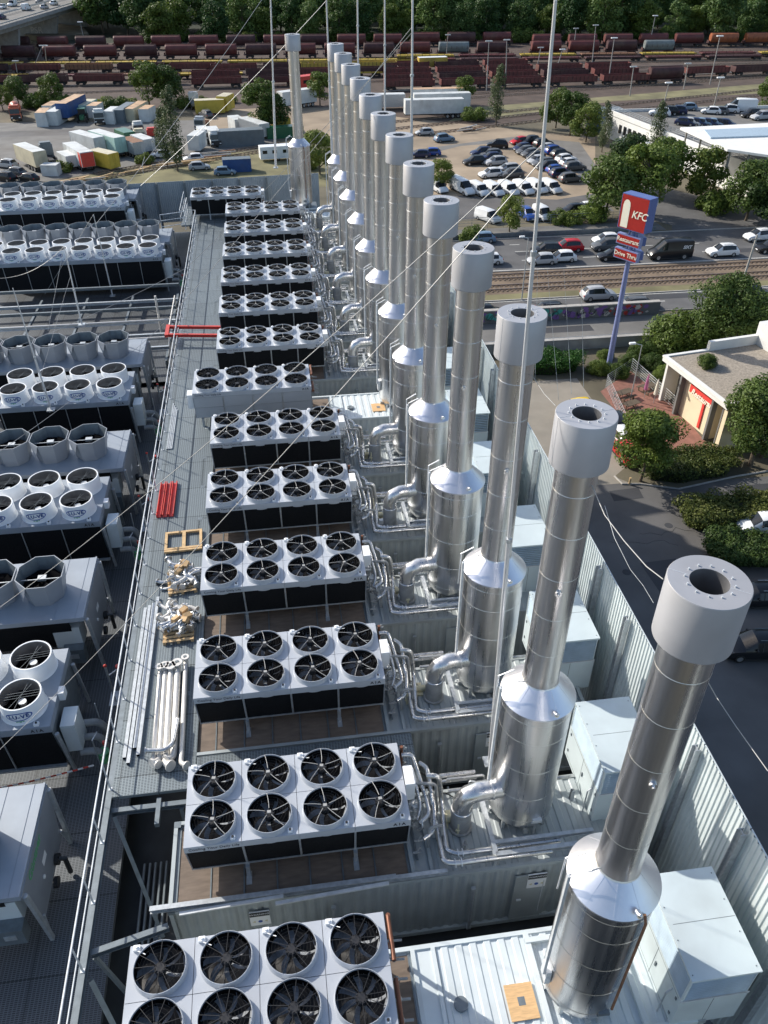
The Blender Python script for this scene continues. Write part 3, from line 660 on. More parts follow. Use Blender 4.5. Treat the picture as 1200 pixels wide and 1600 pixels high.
# ---- air intakes
def make_intake():
    t = thing('air_intake', '', 'air intake', group='pale boxy air intakes beside the stacks')
    W, D = 1.5, 2.25
    b = MB(); b.box(0, 0, -.1, W, D, 1.15); b.build('cabinet', 'intake_white', t, False)
    b = MB(); b.box(0, -.02, 2.04, W+.02, D, 2.10); b.box(0, D-.04, 1.15, W, D, 2.04); b.box(W-.03, .0, 1.15, W, D-.04, 2.04)
    for x, y in ((0, 0), (W-.05, 0), (0, D-.05)): b.box(x, y, 1.15, x+.05, y+.05, 2.04)
    b.build('hood', 'intake_white', t, False)
    b = MB()
    for k in range(10):
        z = 1.17+k*.086
        b.hexa([(.05, .0, z), (W-.05, .0, z), (W-.05, .05, z+.02), (.05, .05, z+.02), (.05, .0, z+.01), (W-.05, .0, z+.01), (W-.05, .05, z+.03), (.05, .05, z+.03)])
        b.hexa([(.0, .05, z), (.05, .05, z+.02), (.05, D-.05, z+.02), (.0, D-.05, z), (.0, .05, z+.01), (.05, .05, z+.03), (.05, D-.05, z+.03), (.0, D-.05, z+.01)])
    b.box(.10, .10, 1.15, .12, D-.05, 2.04, 1); b.box(.12, .10, 1.15, W-.03, .12, 2.04, 1)
    b.build('louvre', ['louvre', 'galv_dark'], t, False)
    b = MB(); b.box(-.02, -.02, 1.12, W+.01, .02, 1.155); b.build('trim', 'galv_light', t, False)
    b = MB(); b.box(-.004, 1.12, -.05, .0, 1.13, 1.1); b.box(-.004, .10, 1.06, .0, D-.1, 1.07); b.box(-.004, .10, .0, .0, D-.1, .01); b.box(.74, -.004, .0, .75, .0, 1.1); b.box(.1, D*.5, 2.10, W, D*.5+.008, 2.103); b.build('panel_joint', 'seam_dark', t, False)
    b = MB(); b.box(-.03, 1.0, .5, -.004, 1.04, .66)
    for z in (.2, .9): b.box(-.02, .12, z, -.004, .17, z+.09); b.box(-.02, 2.05, z, -.004, 2.1, z+.09)
    for yy in (.1, .8, 1.5, 2.1):
        for xx in (.06, W-.06): b.cyl((xx, yy, 2.10), (xx, yy, 2.112), .014, n=6)
    b.build('hinge', 'galv_dark', t, False)
    b = MB(); b.pipe([(-.15, .3, -.02), (-.15, .3, .9), (.0, .35, .95)], .02, 6); b.build('conduit', 'galv', t)
    return t
it = make_intake()
for n in range(13):
    t = it if n == 0 else dup(it); t.location = (10.42, 4.5*n+(.0 if n == 0 else .45 if n != 6 else .3), ROOF)
    t['label'] = 'pale green white air intake box with louvres, %s from the camera beside the right fence' % ordinal(n)

# ---- right fence and far fence
def fence(name, label, A, B_, z0, z1, m, step, rib=.16, npan=None, postm='galv', side=1):
    A = Vector((*A, 0)); B_ = Vector((*B_, 0)); L = (B_-A).length; d = (B_-A)/L; nrm = Vector((-d.y, d.x, 0))*side
    t = thing(name, label, 'fence', (A.x, A.y, 0))
    n = round(L/step)
    for i in range(n):
        b = MB(); s0 = i*step; s1 = min(L, (i+1)*step)-.03; k = int((s1-s0)/rib); vs = []
        for j in range(k+1):
            for a, dd in ((0, 0), (.085, 0), (.105, .032), (.145, .032)):
                s_ = min(s0+j*rib+a*rib/.16, s1); p = d*s_+nrm*dd; vs += [(p.x, p.y, z0), (p.x, p.y, z1)]
        b.add(vs, [(2*q, 2*q+2, 2*q+3, 2*q+1) for q in range(len(vs)//2-1)])
        for z in (z0+.02, z0+(z1-z0)*.36, z0+(z1-z0)*.70, z1-.02): b.bar(d*s0+Vector((0, 0, z))-nrm*.02, d*s1+Vector((0, 0, z))-nrm*.02, .03, .03)
        o = b.build('panel', m, t, False)
        b = MB(); p = d*s0+nrm*.16; b.ibeam((p.x, p.y, z0-.6), (p.x, p.y, z1-.12), .16, .18); q = d*s0+nrm*.05; b.bar((q.x, q.y, z1-.3), (p.x, p.y, z1-.3), .05, .05)
        b.build('post', postm, t, False)
    return t
fence('louvred_fence', 'long pale ribbed metal screen fence along the right edge above the street', (12.62, -6.6), (12.62, 53.0), 17.2, 23.45, 'fence_panel', 2.25, side=1)
fence('louvred_fence', 'grey ribbed metal screen fence across the far end of the plant deck', (-26, 62.5), (8.6, 65.65), 18.5, 21.75, 'fence_grey', 2.25, postm='galv_dark', side=-1)

rc = random.Random(5)
for n in list(range(1, 6))+list(range(7, 13)):
    t = thing('cable_loop', 'black cable and small boxes on the container roof near the %s nearest stack' % ordinal(n), 'cable', (6.0, 4.5*n, ROOF), 0, 'cables on the container roofs')
    b = MB(); P = [(rc.uniform(-.3, 0), 1.5, .05)]
    for k in range(5): P.append((P[-1][0]+rc.uniform(.1, .35), P[-1][1]+rc.uniform(-.35, .15), .03+rc.uniform(0, .06)))
    b.pipe(P, .018, 5, bend=.1); b.build('cable', 'black_plastic', t)
    b = MB(); x = rc.uniform(.1, .6); y = rc.uniform(.3, 1.3); b.box(x, y, .0, x+.22, y+.16, .22); b.build('junction_box', rc.choice(('white_plastic', 'galv_light', 'galv')), t, False)
    for k in range(4):
        b = MB(); x = rc.uniform(.0, .9); y = rc.uniform(.1, 1.6); b.cyl((x, y, 0), (x, y, rc.uniform(.2, .5)), .03, n=7); b.cyl((x-.07, y, .18), (x+.07, y, .18), .022, n=6); b.cyl((x, y, .2), (x, y, .24), .06, n=9); b.build('valve', rc.choice(('pipe_grey', 'galv_light', 'brass')), t)
# ================================================================== LEFT PLATFORM
FL = 17.8
def rail_fence(name, label, cat, pts, z, h=1.1, m='galv_light', step=1.6, mid=2, r=.022, group=None):
    t = thing(name, label, cat, (pts[0][0], pts[0][1], z), group=group); o = Vector((pts[0][0], pts[0][1], 0))
    P = [Vector((p[0], p[1], 0))-o for p in pts]
    b = MB(); b.pipe([(p.x, p.y, h) for p in P], r, 6); b.build('top_rail', m, t)
    for k in range(mid):
        b = MB(); b.pipe([(p.x, p.y, h*(k+1)/(mid+1)) for p in P], r*.75, 6); b.build('mid_rail', m, t)
    for i in range(len(P)-1):
        L = (P[i+1]-P[i]).length; n = max(1, round(L/step))
        for k in range(n+(i == len(P)-2)):
            p = P[i].lerp(P[i+1], k/n); b = MB(); b.cyl((0, 0, 0), (0, 0, h), r*.9, n=6); b.box(-.05, -.05, -.01, .05, .05, .012); b.build('post', m, t, loc=(p.x, p.y, 0))
    return t
rail_fence('railing', 'long galvanised handrail along the left edge of the raised grating walkway', 'railing', [(-2.42, -3.5), (-2.42, 30), (-2.42, 57.8), (-3.6, 57.8), (-3.6, 63)], ROOF, 1.1, r=.026, mid=1)
b = MB(); b.ibeam((-2.44, -4, 20.08), (-2.44, 57.8, 20.08), .16, .24)
tag(b.build('edge_beam', 'galv_dark', None, False), 'long steel edge beam carrying the handrail beside the dark opening', 'beam')
b = MB(); b.ibeam((-2.36, 3.35, 19.95), (-.6, 3.75, 19.95), .14, .18); b.bar((-2.3, 3.35, 19.8), (-1.8, 3.3, 17.2), .09, .09); b.bar((-.9, 3.6, 19.8), (-.65, 3.5, 17.0), .1, .1)
tag(b.build('cross_beam', 'galv_dark', None, False), 'steel cross beam between the railing and the second nearest container', 'beam', 'beams across the dark opening')
b = MB(); b.ibeam((-2.36, 7.1, 19.95), (-.1, 7.1, 19.95), .14, .18); b.bar((-1.1, 7.3, 20.0), (-1.1, 6.5, 20.0), .12, .16); b.bar((-.5, 7.0, 19.9), (-.4, 6.8, 17), .1, .1); b.bar((-2.3, 7.0, 19.9), (-1.3, 5.0, 17), .1, .1)
tag(b.build('cross_beam', 'galv_dark', None, False), 'steel cross beam under the near end of the grating walkway', 'beam', 'beams across the dark opening')
b = MB()
for y in (-2, .3, 2.2): b.bar((-2.3, y+.6, 19.9), (-1.4, y-.8, 17.0), .12, .12)
for k in range(5): b.pipe([(-2.0+.16*k, -5, 17.05), (-2.0+.16*k, 7.2, 17.05)], .04, 6)
tag(b.build('bracing', 'galv_dark', None, False), 'diagonal steel braces and pipes in the dark opening beside the railing', 'bracing')

def make_white_cooler(nc):
    t = thing('cowled_cooler', '', 'cooler', group='coolers with round white cowls on the left platform')
    D = 3.15; Z = 2.58; cw = 1.52; W = nc*cw+.1
    b = MB(); b.box(-W, 0, Z-.06, 0, D, Z)
    for i in range(nc+1): b.box(-W+.1+i*cw-.01 if i < nc else -.012, 0, Z, (-W+.1+i*cw+.01) if i < nc else .0, D, Z+.012)
    b.box(-W, -.01, Z-.26, 0, .01, Z-.03); b.box(-.01, .01, Z-.26, .01, D, Z-.03); b.box(-W, D-.01, Z-.26, 0, D+.01, Z-.03); b.build('top_panel', 'cooler_panel_mid', t, False)
    for yy0, yy1, s_ in ((.06, .30, 1), (D-.06, D-.30, -1)):
        b = MB(); z0, z1 = .55, Z-.26
        b.hexa([(-W, min(yy1, yy1-s_*.1), z0), (-.03, min(yy1, yy1-s_*.1), z0), (-.03, max(yy1, yy1-s_*.1), z0), (-W, max(yy1, yy1-s_*.1), z0), (-W, min(yy0, yy0+s_*.1), z1), (-.03, min(yy0, yy0+s_*.1), z1), (-.03, max(yy0, yy0+s_*.1), z1), (-W, max(yy0, yy0+s_*.1), z1)])
        b.build('coil', 'black_coil', t, False)
    b = MB(); b.hexa([(-.03, .3, .55), (0, .3, .55), (0, D-.3, .55), (-.03, D-.3, .55), (-.03, .03, Z-.26), (0, .03, Z-.26), (0, D-.03, Z-.26), (-.03, D-.03, Z-.26)]); b.build('end_panel', 'galv_dark', t, False)
    b = MB()
    for i in range(nc): 
        x = -.1-cw*(i+1)+.1; b.hexa([(x, .14, .55), (x+.03, .14, .55), (x+.03, .2, .55), (x, .2, .55), (x, .03, Z-.26), (x+.03, .03, Z-.26), (x+.03, .06, Z-.26), (x, .06, Z-.26)])
    b.box(-W, .1, .48, 0, .2, .55); b.build('frame', 'galv', t, False)
    for yy in (.18, D-.18):
        b = MB(); b.bar((.08, yy-.1, 2.05), (.12, yy+.12, -.0), .09, .09); b.cyl((.08, yy-.1, 2.05), (.075, yy-.1, 2.12), .07, n=8); b.build('leg', 'galv', t)
    b = MB(); b.box(-W+.2, .2, 0, -W+.3, .3, .5); b.box(-W+.2, D-.3, 0, -W+.3, D-.2, .5); b.build('leg', 'galv', t, False)
    b = MB(); b.box(.12, .3, .95, .55, 1.05, 2.15); b.box(.15, .29, 1.0, .52, .3, 2.1); b.build('control_cabinet', 'cont_light', t, False)
    b = MB(); b.box(.0, 1.2, 2.3, .18, 1.5, 2.62); b.build('junction_box', 'white_plastic', t, False)
    for i in range(nc):
        x = -.12-cw*(i+.5)+.0
        for j, y in enumerate((.82, .82+1.58)):
            b = MB(); b.lathe([(.68, 0), (.655, .04), (.645, .09), (.632, .60), (.625, .615), (.585, .615), (.58, .60)], 40, (0, 0, 0)); b.lathe([(.58, .60), (.575, .02)], 40, m=2)
            b.lathe([(.576, .03), (.001, .03)], 24, m=1); c = b.build('fan_cowl', ['white_plastic', 'opening_dark', 'cowl_inner'], t, loc=(x, y, Z))
            o = place(BLme, 'blades', c, (0, 0, .2), random.random()*6); o.scale = (1.15,)*3
            b = MB(); b.cyl((0, 0, .1), (0, 0, .28), .12, n=14); b.build('hub', 'galv', c)
            b = MB()
            for k in range(3): b.bar((-.57, -.1+.1*k, .50), (.57, .0+.1*k, .52), .006, .006)
            b.bar((-.1, -.57, .5), (.12, .57, .5), .006, .006); b.bar((-.3, -.5, .5), (.25, .5, .5), .006, .006); b.build('guard', 'galv_dark', c)
            if j == 0:    # oval emblem on the front of the cowl, bent round it
                r = .640; nseg = 40
                b = MB()
                def P(u, v): a = -math.pi/2+.06+u/r; return ((r+.004)*math.cos(a), (r+.004)*math.sin(a), .31+v)
                vs = []
                for k in range(nseg):
                    q = 2*math.pi*k/nseg
                    for s_ in (1, .905): vs.append(P(.39*s_*math.cos(q), (.165 if s_ == 1 else .130)*math.sin(q)))
                b.add(vs, [(2*k, 2*((k+1) % nseg), 2*((k+1) % nseg)+1, 2*k+1) for k in range(nseg)])
                e = b.build('emblem', 'logo_blue', c, False)
                tx = text('lettering', 'LU-VE', .20, 'logo_blue', e, None, .001, bold=.009, space=1.15)
                for v in tx.data.vertices: v.co = Vector(P(v.co.x*1.0, v.co.y))
                b = MB(); vs = []
                for k in range(9): vs += [P(-.12+.03*k, -.175), P(-.12+.03*k, -.225+.02*math.sin(k))]
                b.add(vs, [(2*k, 2*k+1, 2*k+3, 2*k+2) for k in range(8)]); b.build('green_mark', 'logo_green', e, False)
        b = MB(); b.box(x+.42, .04, Z, x+.56, .16, Z+.09); sw = b.build('isolator_switch', 'white_plastic', t, False)
        b = MB(); b.cyl((x+.49, .10, Z+.09), (x+.49, .10, Z+.12), .035, n=8); b.build('knob', 'black_plastic', sw)
    text('lettering', 'A I A', .17, 'text_dark', t, frame((-.4, -.014, Z-.14), (1, 0, 0), (0, 0, 1)), .003, bold=.005)
    # insulated pipes with green valve at the right end
    b = MB()
    for k, (y, z) in enumerate(((.35, .55), (.75, .75), (1.15, .95))): b.pipe([(.45, y, z+.25), (.95, y, z+.25), (1.1, y, z-.1), (1.1, y-.1, z-.5)], .115, 12, bend=.22)
    b.build('pipe_bend', 'pipe_grey', t)
    b = MB(); b.cyl((1.1, .3, .35), (1.1, .3, .6), .16, n=14); b.cyl((1.1, .35, .68), (1.1, .35, .72), .18, n=12); b.build('valve', 'sign_green' if 'sign_green' in M else 'logo_green', t)
    b = MB(); b.pipe([(.95, .2, 0), (.95, .2, 1.5), (1.05, .5, 1.5)], .02, 6); b.pipe([(.95, 1.3, 0), (.95, 1.3, 1.9)], .02, 6); b.box(1.15, .35, 1.02, 1.24, .43, 1.14, 1); b.build('stand_pipe', ['galv', 'red_paint'], t)
    return t
WC = [('nearest', -4.42, 9.95, 2), ('second', -4.42, 19.95, 4), ('third', -4.42, 29.75, 4), ('fourth', -4.5, 50.3, 8), ('farthest', -7.7, 58.2, 6)]
for nm, x, y, nc in WC:
    t = make_white_cooler(nc); t.location = (x, y, FL+(1.25 if nm == 'farthest' else 0)); t['label'] = 'long cooler with round white emblem cowls, %s from the camera on the left platform' % nm
def make_grey_cooler(nc, near=False):
    t = thing('cowled_cooler', '', 'cooler', group='coolers with grey eight sided cowls on the left platform')
    D = 3.2; Z = 2.62; cw = 1.62; W = nc*cw+1.2
    b = MB(); b.box(-W, .0, Z-.05, 0, D, Z); b.box(-W, -.015, Z-.16, 0, .005, Z+.02); b.box(-.06, .005, Z, -.0, D, Z+.03); b.box(-.3, .005, Z, -.28, D, Z+.012); b.box(-1.0, .005, Z, -.98, D, Z+.012)
    b.build('top_panel', 'cooler_panel_mid', t, False)
    b = MB(); b.hexa([(0, .42, .60), (.03, .42, .60), (.03, D-.42, .60), (0, D-.42, .60), (0, 0, Z-.05), (.03, 0, Z-.05), (.03, D, Z-.05), (0, D, Z-.05)])
    ep = b.build('end_panel', 'cooler_panel_grey', t, False)
    if near:
        text('lettering', 'Güntner', .36, 'logo_green', ep, frame((.036, 1.2, Z-.32), (0, 1, 0), (0, 0, 1)), .003, bold=.006)
    b = MB(); b.box(.031, 1.4, 1.5, .034, 1.75, 1.72); b.cyl((.031, 1.2, 1.35), (.06, 1.2, 1.35), .06, n=10); b.build('label_plate', 'white_plastic', ep, False)
    for yy0, yy1, s_ in ((.08, .48, 1), (D-.08, D-.48, -1)):
        b = MB(); z0, z1 = .9, Z-.16; y1a, y1b = sorted((yy1, yy1+s_*.08)); y0a, y0b = sorted((yy0, yy0+s_*.08))
        b.hexa([(-W, y1a, z0), (-.6, y1a, z0), (-.6, y1b, z0), (-W, y1b, z0), (-W, y0a, z1), (-.6, y0a, z1), (-.6, y0b, z1), (-W, y0b, z1)]); b.build('coil', 'black_coil', t, False)
    for yy in (.1, D-.1):
        b = MB(); b.bar((.07, yy, Z-.25), (.12, yy+(.12 if yy < 1 else -.12), .0), .10, .12); b.bar((.07, yy+(.3 if yy < 1 else -.3), .9), (.12, yy+(.12 if yy < 1 else -.12), .05), .06, .08); b.cyl((.07, yy, Z-.25), (.06, yy-.01, Z-.16), .07, n=8); b.build('leg', 'galv', t)
    b = MB(); b.box(-W+.3, .4, 0, -W+.4, D-.4, .9); b.build('leg', 'galv', t, False)
    b = MB(); b.box(-1.25, .25, 1.05, -.35, .95, 1.95); b.build('control_cabinet', 'cont_light', t, False)
    b = MB(); b.box(-1.0, -.1, .55, -.3, .25, 1.2); b.box(-.8, -.115, .8, -.5, -.1, 1.0, 1); b.build('terminal_box', ['galv_dark', 'galv'], t, False)
    b = MB(); b.cyl((.05, 2.0, .8), (.16, 2.0, .8), .16, n=14); b.cyl((.05, 1.5, .5), (.16, 1.5, .5), .16, n=14); b.pipe([(.16, 2.0, .8), (.3, 2.0, .8), (.3, 2.0, .1)], .07, 8); b.build('pipe_stub', 'black_plastic', t)
    for i in range(nc):
        x = -1.45-cw*i; y = 1.42
        b = MB(); r0, r1, h = .62, .80, 1.0; vs = []
        for z, r in ((0, r0), (h, r1)):
            for k in range(8):
                a = math.pi/8+k*math.pi/4; vs.append((r*math.cos(a)*1.05, r*math.sin(a)*1.15, z))
        b.add(vs, [(k, (k+1) % 8, (k+1) % 8+8, k+8) for k in range(8)])
        vs2 = [(v[0]*.965, v[1]*.965, v[2]) for v in vs]; b.add(vs2, [((k+1) % 8, k, k+8, (k+1) % 8+8) for k in range(8)], 2)
        b.add(vs[8:]+vs2[8:], [(k, (k+1) % 8, (k+1) % 8+8, k+8) for k in range(8)])
        b.add([vs[12], vs[13], (vs[12][0]*.4+vs[13][0]*.6, vs[13][1]*1.03, h*.45)], [(0, 2, 1)])
        b.lathe([(.69, .55), (.001, .55)], 8, m=1, ph=math.pi/8); c = b.build('fan_cowl', ['cooler_panel_grey', 'opening_dark', 'galv_dark'], t, False, loc=(x, y, Z))
        o = place(BLme, 'blades', c, (0, 0, .66), random.random()*6); o.scale = (1.15,)*3
        b = MB(); b.box(-.14, -.11, .66, .14, .11, .76); b.bar((-.68, -.1, .74), (.68, -.1, .74), .03, .03); b.build('motor', 'galv', c, False)
    return t
GC = [('nearest', -4.15, 4.75, 2, 1), ('second', -4.15, 14.45, 3, 0), ('third', -3.95, 23.6, 4, 0), ('fourth', -4.15, 33.6, 5, 0), ('fifth', -4.2, 53.6, 7, 0), ('farthest', -7.2, 61.0, 6, 0)]
for nm, x, y, nc, nr in GC:
    t = make_grey_cooler(nc, nr); t.location = (x, y, FL+(1.0 if nm == 'farthest' else -.1 if nm == 'fifth' else 0)); t['label'] = 'grey cooler with eight sided cowls, %s from the camera on the left platform' % nm
# steel beams and pipes in the open bay
for k, (y, z, m) in enumerate(((38.6, 19.0, 'galv'), (39.8, 19.1, 'pipe_cream'), (40.9, 18.8, 'galv'), (42.2, 19.2, 'pipe_cream'), (43.4, 18.6, 'galv_light'), (44.9, 18.9, 'galv_dark'), (46.4, 18.8, 'galv'), (47.8, 19.3, 'galv_dark'))):
    b = MB()
    if m.startswith('pipe'): b.pipe([(-20, y, z), (-3.4, y, z)], .07, 8)
    else: b.ibeam((-20, y, z), (-3.3, y, z), .16, .18)
    tag(b.build('bay_beam' if not m.startswith('pipe') else 'bay_pipe', m, None, m.startswith('pipe')), 'long %s across the open bay, %s counted from the camera' % ('pale pipe' if m.startswith('pipe') else 'steel beam', ordinal(k)), 'pipe' if m.startswith('pipe') else 'beam', 'beams and pipes across the open bay')
b = MB()
for x in (-3.5, -6.5, -9.5, -12.5): b.ibeam((x, 37.8, 18.45), (x, 48.2, 18.45), .14, .16); b.box(x-.08, 38, 17.8, x+.08, 38.16, 18.4); b.box(x-.08, 47.9, 17.8, x+.08, 48.06, 18.4)
tag(b.build('steel_rack', 'galv_dark', None, False), 'dark steel support frame under the beams of the open bay', 'steel frame')
b = MB(); b.pipe([(-3.4, 38.3, 18.2), (-3.2, 39.5, 20.0), (-3.2, 44, 20.0), (-3.4, 45.3, 18.4)], .04, 8); b.pipe([(-4.2, 42.6, 18.2), (-4.2, 42.6, 20.6)], .07, 8)
tag(b.build('bent_pipe', 'pipe_cream', None), 'bent pale pipe standing at the right end of the open bay', 'pipe')
rail_fence('railing', 'short bright railing beside the stairs at the far end of the walkway', 'railing', [(-4.9, 56.2), (-3.2, 56.8), (-3.2, 60.5)], 20.2, 1.3, r=.03)
b = MB()
for k in range(7): b.box(-6.1, 36.0+.1, 17.85, -3.4, 36.4, 17.9)
tag(b.build('cable_tray', 'galv_dark', None, False), 'flat dark cable tray on the grating before the open bay', 'cable tray')
# catwalk loads
def long_bar_bundle():
    t = thing('profile_bundle', 'bundle of long grey square steel profiles lying along the walkway railing', 'steel profiles', (-2.2, 8.4, ROOF))
    for i, (x, l0, l1) in enumerate(((0, .2, 6.4), (.13, .0, 6.5), (.26, .5, 6.6), (.38, .25, 6.9))):
        b = MB(); b.box(x, l0, 0, x+.10, l1, .10); b.box(x+.01, l0-.002, .01, x+.09, l0+.001, .09, 1); b.build('profile', ['galv', 'opening_dark'], t, False)  # dark end face paints in the shade of the hollow section
    return t
long_bar_bundle()
t = thing('profile_bundle', 'thin shiny profiles lashed beside the railing near the third red beam', 'steel profiles', (-2.25, 25.2, ROOF))
for i in range(4):
    b = MB(); b.box(.07*i, 0, 0, .07*i+.05, 4.2-.2*i, .05); b.build('profile', 'galv', t, False)
t['label'] = 'thin shiny steel profiles lying by the railing behind the red channels'
t = thing('steel_channels', 'three short red painted steel channels on the walkway', 'steel channels', (-2.25, 20.1, ROOF))
for i in range(3):
    b = MB(); x = .24*i; b.box(x, 0, 0, x+.20, 2.35, .03); b.box(x, 0, .03, x+.03, 2.35, .14); b.box(x+.17, 0, .03, x+.20, 2.35, .14); b.build('channel', 'red_paint', t, False)
for k, (y, nm) in enumerate(((36.0, 'nearer'), (37.1, 'farther'))):
    b = MB(); b.ibeam((-3.0, y+.35, 21.3 if 0 else 20.75), (-.05, y-.1, 20.75), .14, .16); tag(b.build('red_beam', 'red_paint', None, False), '%s of two red steel beams laid across the walkway' % nm, 'beam', 'red beams across the walkway')
b = MB(); b.box(-3.1, 36.2, 20.68, -2.9, 37.6, 20.84); tag(b.build('red_beam', 'red_paint', None, False), 'short red steel piece joining the two red beams at the railing', 'beam')
def pallet(name, label, x, y, rz, cargo, group=None):
    t = thing(name, label, 'pallet', (x, y, ROOF), rz, group)
    b = MB()
    for i in range(7): b.box(-.5, -.6+i*.178, .1, .5, -.6+i*.178+.11, .125)
    for i in range(3): b.box(-.5+.45*i, -.6, .0, -.4+.45*i, .6, .02); 
    b.build('deck_boards', 'wood_pallet', t, False)
    b = MB()
    for i in range(3):
        for j in range(3): b.box(-.5+.45*i, -.6+.54*j, .02, -.4+.45*i, -.6+.54*j+.12, .1)
    b.build('block', 'wood_pallet', t, False)
    return t
def elbow_heap(x, y, z, n, sd, where):
    rnd = random.Random(sd)
    for k in range(n):
        b = MB(); L = rnd.uniform(.5, 1.0); r = rnd.choice((.055, .07, .085)); h = .13+.07*(k % 4)
        b.pipe([(-L/2, 0, 0), (0, 0, 0), (L*.1, L*.35, rnd.uniform(-.03, .06)), (L*.45, L*.5, 0)], r, 10, bend=.16)
        b.cyl((-L/2-.02, 0, 0), (-L/2+.012, 0, 0), r*1.75, n=14); b.cyl((L*.43, L*.49, 0), (L*.47, L*.505, 0), r*1.75, n=14)
        o = b.build('pipe_elbow', 'pipe_silver' if k % 3 else 'pipe_cream'); o.location = (x+rnd.uniform(-.35, .35), y+rnd.uniform(-.5, .5), z+h); o.rotation_euler = (rnd.uniform(-.3, .3), rnd.uniform(-.2, .2), rnd.uniform(0, 6.28))
        tag(o, 'bent silver pipe piece with flanges in the heap on the %s' % where, 'pipe elbow', 'pipe elbows heaped on the ' + where)
    for k in range(4):
        b = MB(); b.box(-.14, -.09, 0, .14, .09, .16); o = b.build('cardboard_box', 'cardboard', None, False); o.location = (x+rnd.uniform(-.2, .3), y+rnd.uniform(-.35, .35), z+.35); o.rotation_euler = (rnd.uniform(-.3, .3), rnd.uniform(-.3, .3), rnd.uniform(0, 3))
        tag(o, 'small cardboard box among the silver pipes on the %s' % where, 'box', 'cardboard boxes on the ' + where)
pallet('pallet', 'nearer wooden pallet on the walkway loaded with bent pipes', -.95, 13.6, .05, 0, 'pallets on the walkway')
elbow_heap(-.95, 13.9, ROOF, 24, 3, 'nearer pallet')
pallet('pallet', 'farther wooden pallet on the walkway loaded with bent pipes', -.98, 16.0, .1, 0, 'pallets on the walkway')
elbow_heap(-1.0, 16.3, ROOF, 22, 8, 'farther pallet')
t = thing('wooden_frame', 'empty light wooden frame lying beyond the pipe pallets', 'wooden frame', (-1.75, 17.85, ROOF), .04)
for i, (x0, y0, x1, y1) in enumerate(((0, 0, 1.4, .1), (0, 1.0, 1.4, 1.1), (0, .1, .1, 1.0), (.65, .1, .78, 1.0), (1.3, .1, 1.4, 1.0), (0, -.12, 1.4, -.03))):
    b = MB(); b.box(x0, y0, .04, x1, y1, .12); b.build('board', 'wood_pallet', t, False)
# long pipe bundle
spec = [(-1.36, 8.5, 11.7, .075), (-1.20, 8.55, 11.75, .085), (-1.02, 8.4, 11.7, .10), (-.82, 8.6, 11.8, .10), (-.58, 8.35, 12.0, .075)]
for k, (x, y0, y1, r) in enumerate(spec):
    b = MB(); b.pipe([(x+.06, y0, ROOF+.14), (x-.03, y1, ROOF+.14)], r, 12); b.pipe([(x+.06, y0, ROOF+.14), (x+.06, y0-.2, ROOF+.14), (x+.06+.14*(-1)**k, y0-.32, ROOF+.2)], r, 10, bend=.1)
    b.cyl((x+.06+.15*(-1)**k, y0-.33, ROOF+.2), (x+.06+.18*(-1)**k, y0-.36, ROOF+.21), r*1.7, n=14); b.pipe([(x-.03, y1, ROOF+.14), (x-.03, y1+.05, ROOF+.3)], r, 10); b.lathe([(r*1.7, 0), (r*1.7, .03), (r*.8, .03)], 16, (x-.03, y1+.06, ROOF+.31))
    tag(b.build('long_pipe', 'pipe_cream'), 'long cream pipe with end flanges on the walkway, %s counted from the railing' % ordinal(k).replace('nearest', 'first'), 'pipe', 'long pipes lying on the walkway')
b = MB(); b.pipe([(-1.5, 8.6, ROOF+.3), (-.95, 8.5, ROOF+.34), (-.75, 8.7, ROOF+.34), (-.68, 9.6, ROOF+.3)], .07, 10, bend=.2); b.cyl((-1.52, 8.6, ROOF+.3), (-1.49, 8.6, ROOF+.3), .11, n=12)
tag(b.build('pipe_elbow', 'pipe_silver'), 'curved silver pipe lying across the near end of the long cream pipes', 'pipe elbow')
# red white barrier tape
A = Vector((-8, 8.9, 19.0)); B_ = Vector((-3.3, 9.25, 19.25)); b = MB(); n = 30
for k in range(n):
    p = A.lerp(B_, k/n); q = A.lerp(B_, (k+1)/n); sag = lambda t: -.15*math.sin(math.pi*t); p.z += sag(k/n); q.z += sag((k+1)/n); b.bar(p, q, .006, .07, k % 2)
tag(b.build('barrier_tape', ['red_paint', 'white_plastic'], None, False), 'red and white barrier tape stretched below the nearest white cowled cooler', 'barrier tape')
t = thing('trestle', 'red metal trestle at the lower left corner of the platform', 'trestle', (-4.3, 1.1, FL))
b = MB(); b.box(-.5, 0, .75, .3, .08, .9); b.build('bar', 'red_paint', t, False)
for sx in (-.4, .25):
    for sy in (-.25, .3):
        b = MB(); b.bar((sx, .04, .78), (sx, sy, 0), .05, .04); b.build('leg', 'red_paint', t, False)
# rusty posts / small gear by left coolers
for k, (x, y) in enumerate(((-3.4, 12.9), (-3.3, 22.6), (-3.3, 26.0), (-3.4, 32.8))):
    t = thing('pipe_stand', 'slim steel stand with small valves on the left grating, %s from the camera' % ordinal(k), 'pipe stand', (x, y, FL), group='pipe stands on the left grating')
    b = MB(); b.cyl((0, 0, 0), (0, 0, 1.8), .04, n=8); b.cyl((.3, .3, 0), (.3, .3, 1.4), .03, n=8); b.bar((0, 0, 1.3), (.3, .3, 1.3), .04, .04); b.build('pole', 'galv', t)
    b = MB(); b.cyl((.3, .3, 1.35), (.3, .3, 1.45), .08, n=10); b.ball((0, 0, 1.8), .06); b.build('valve', 'red_paint', t)
    b = MB(); b.box(-.2, -.2, 0, .45, .45, .04); b.build('base_plate', 'galv', t, False)

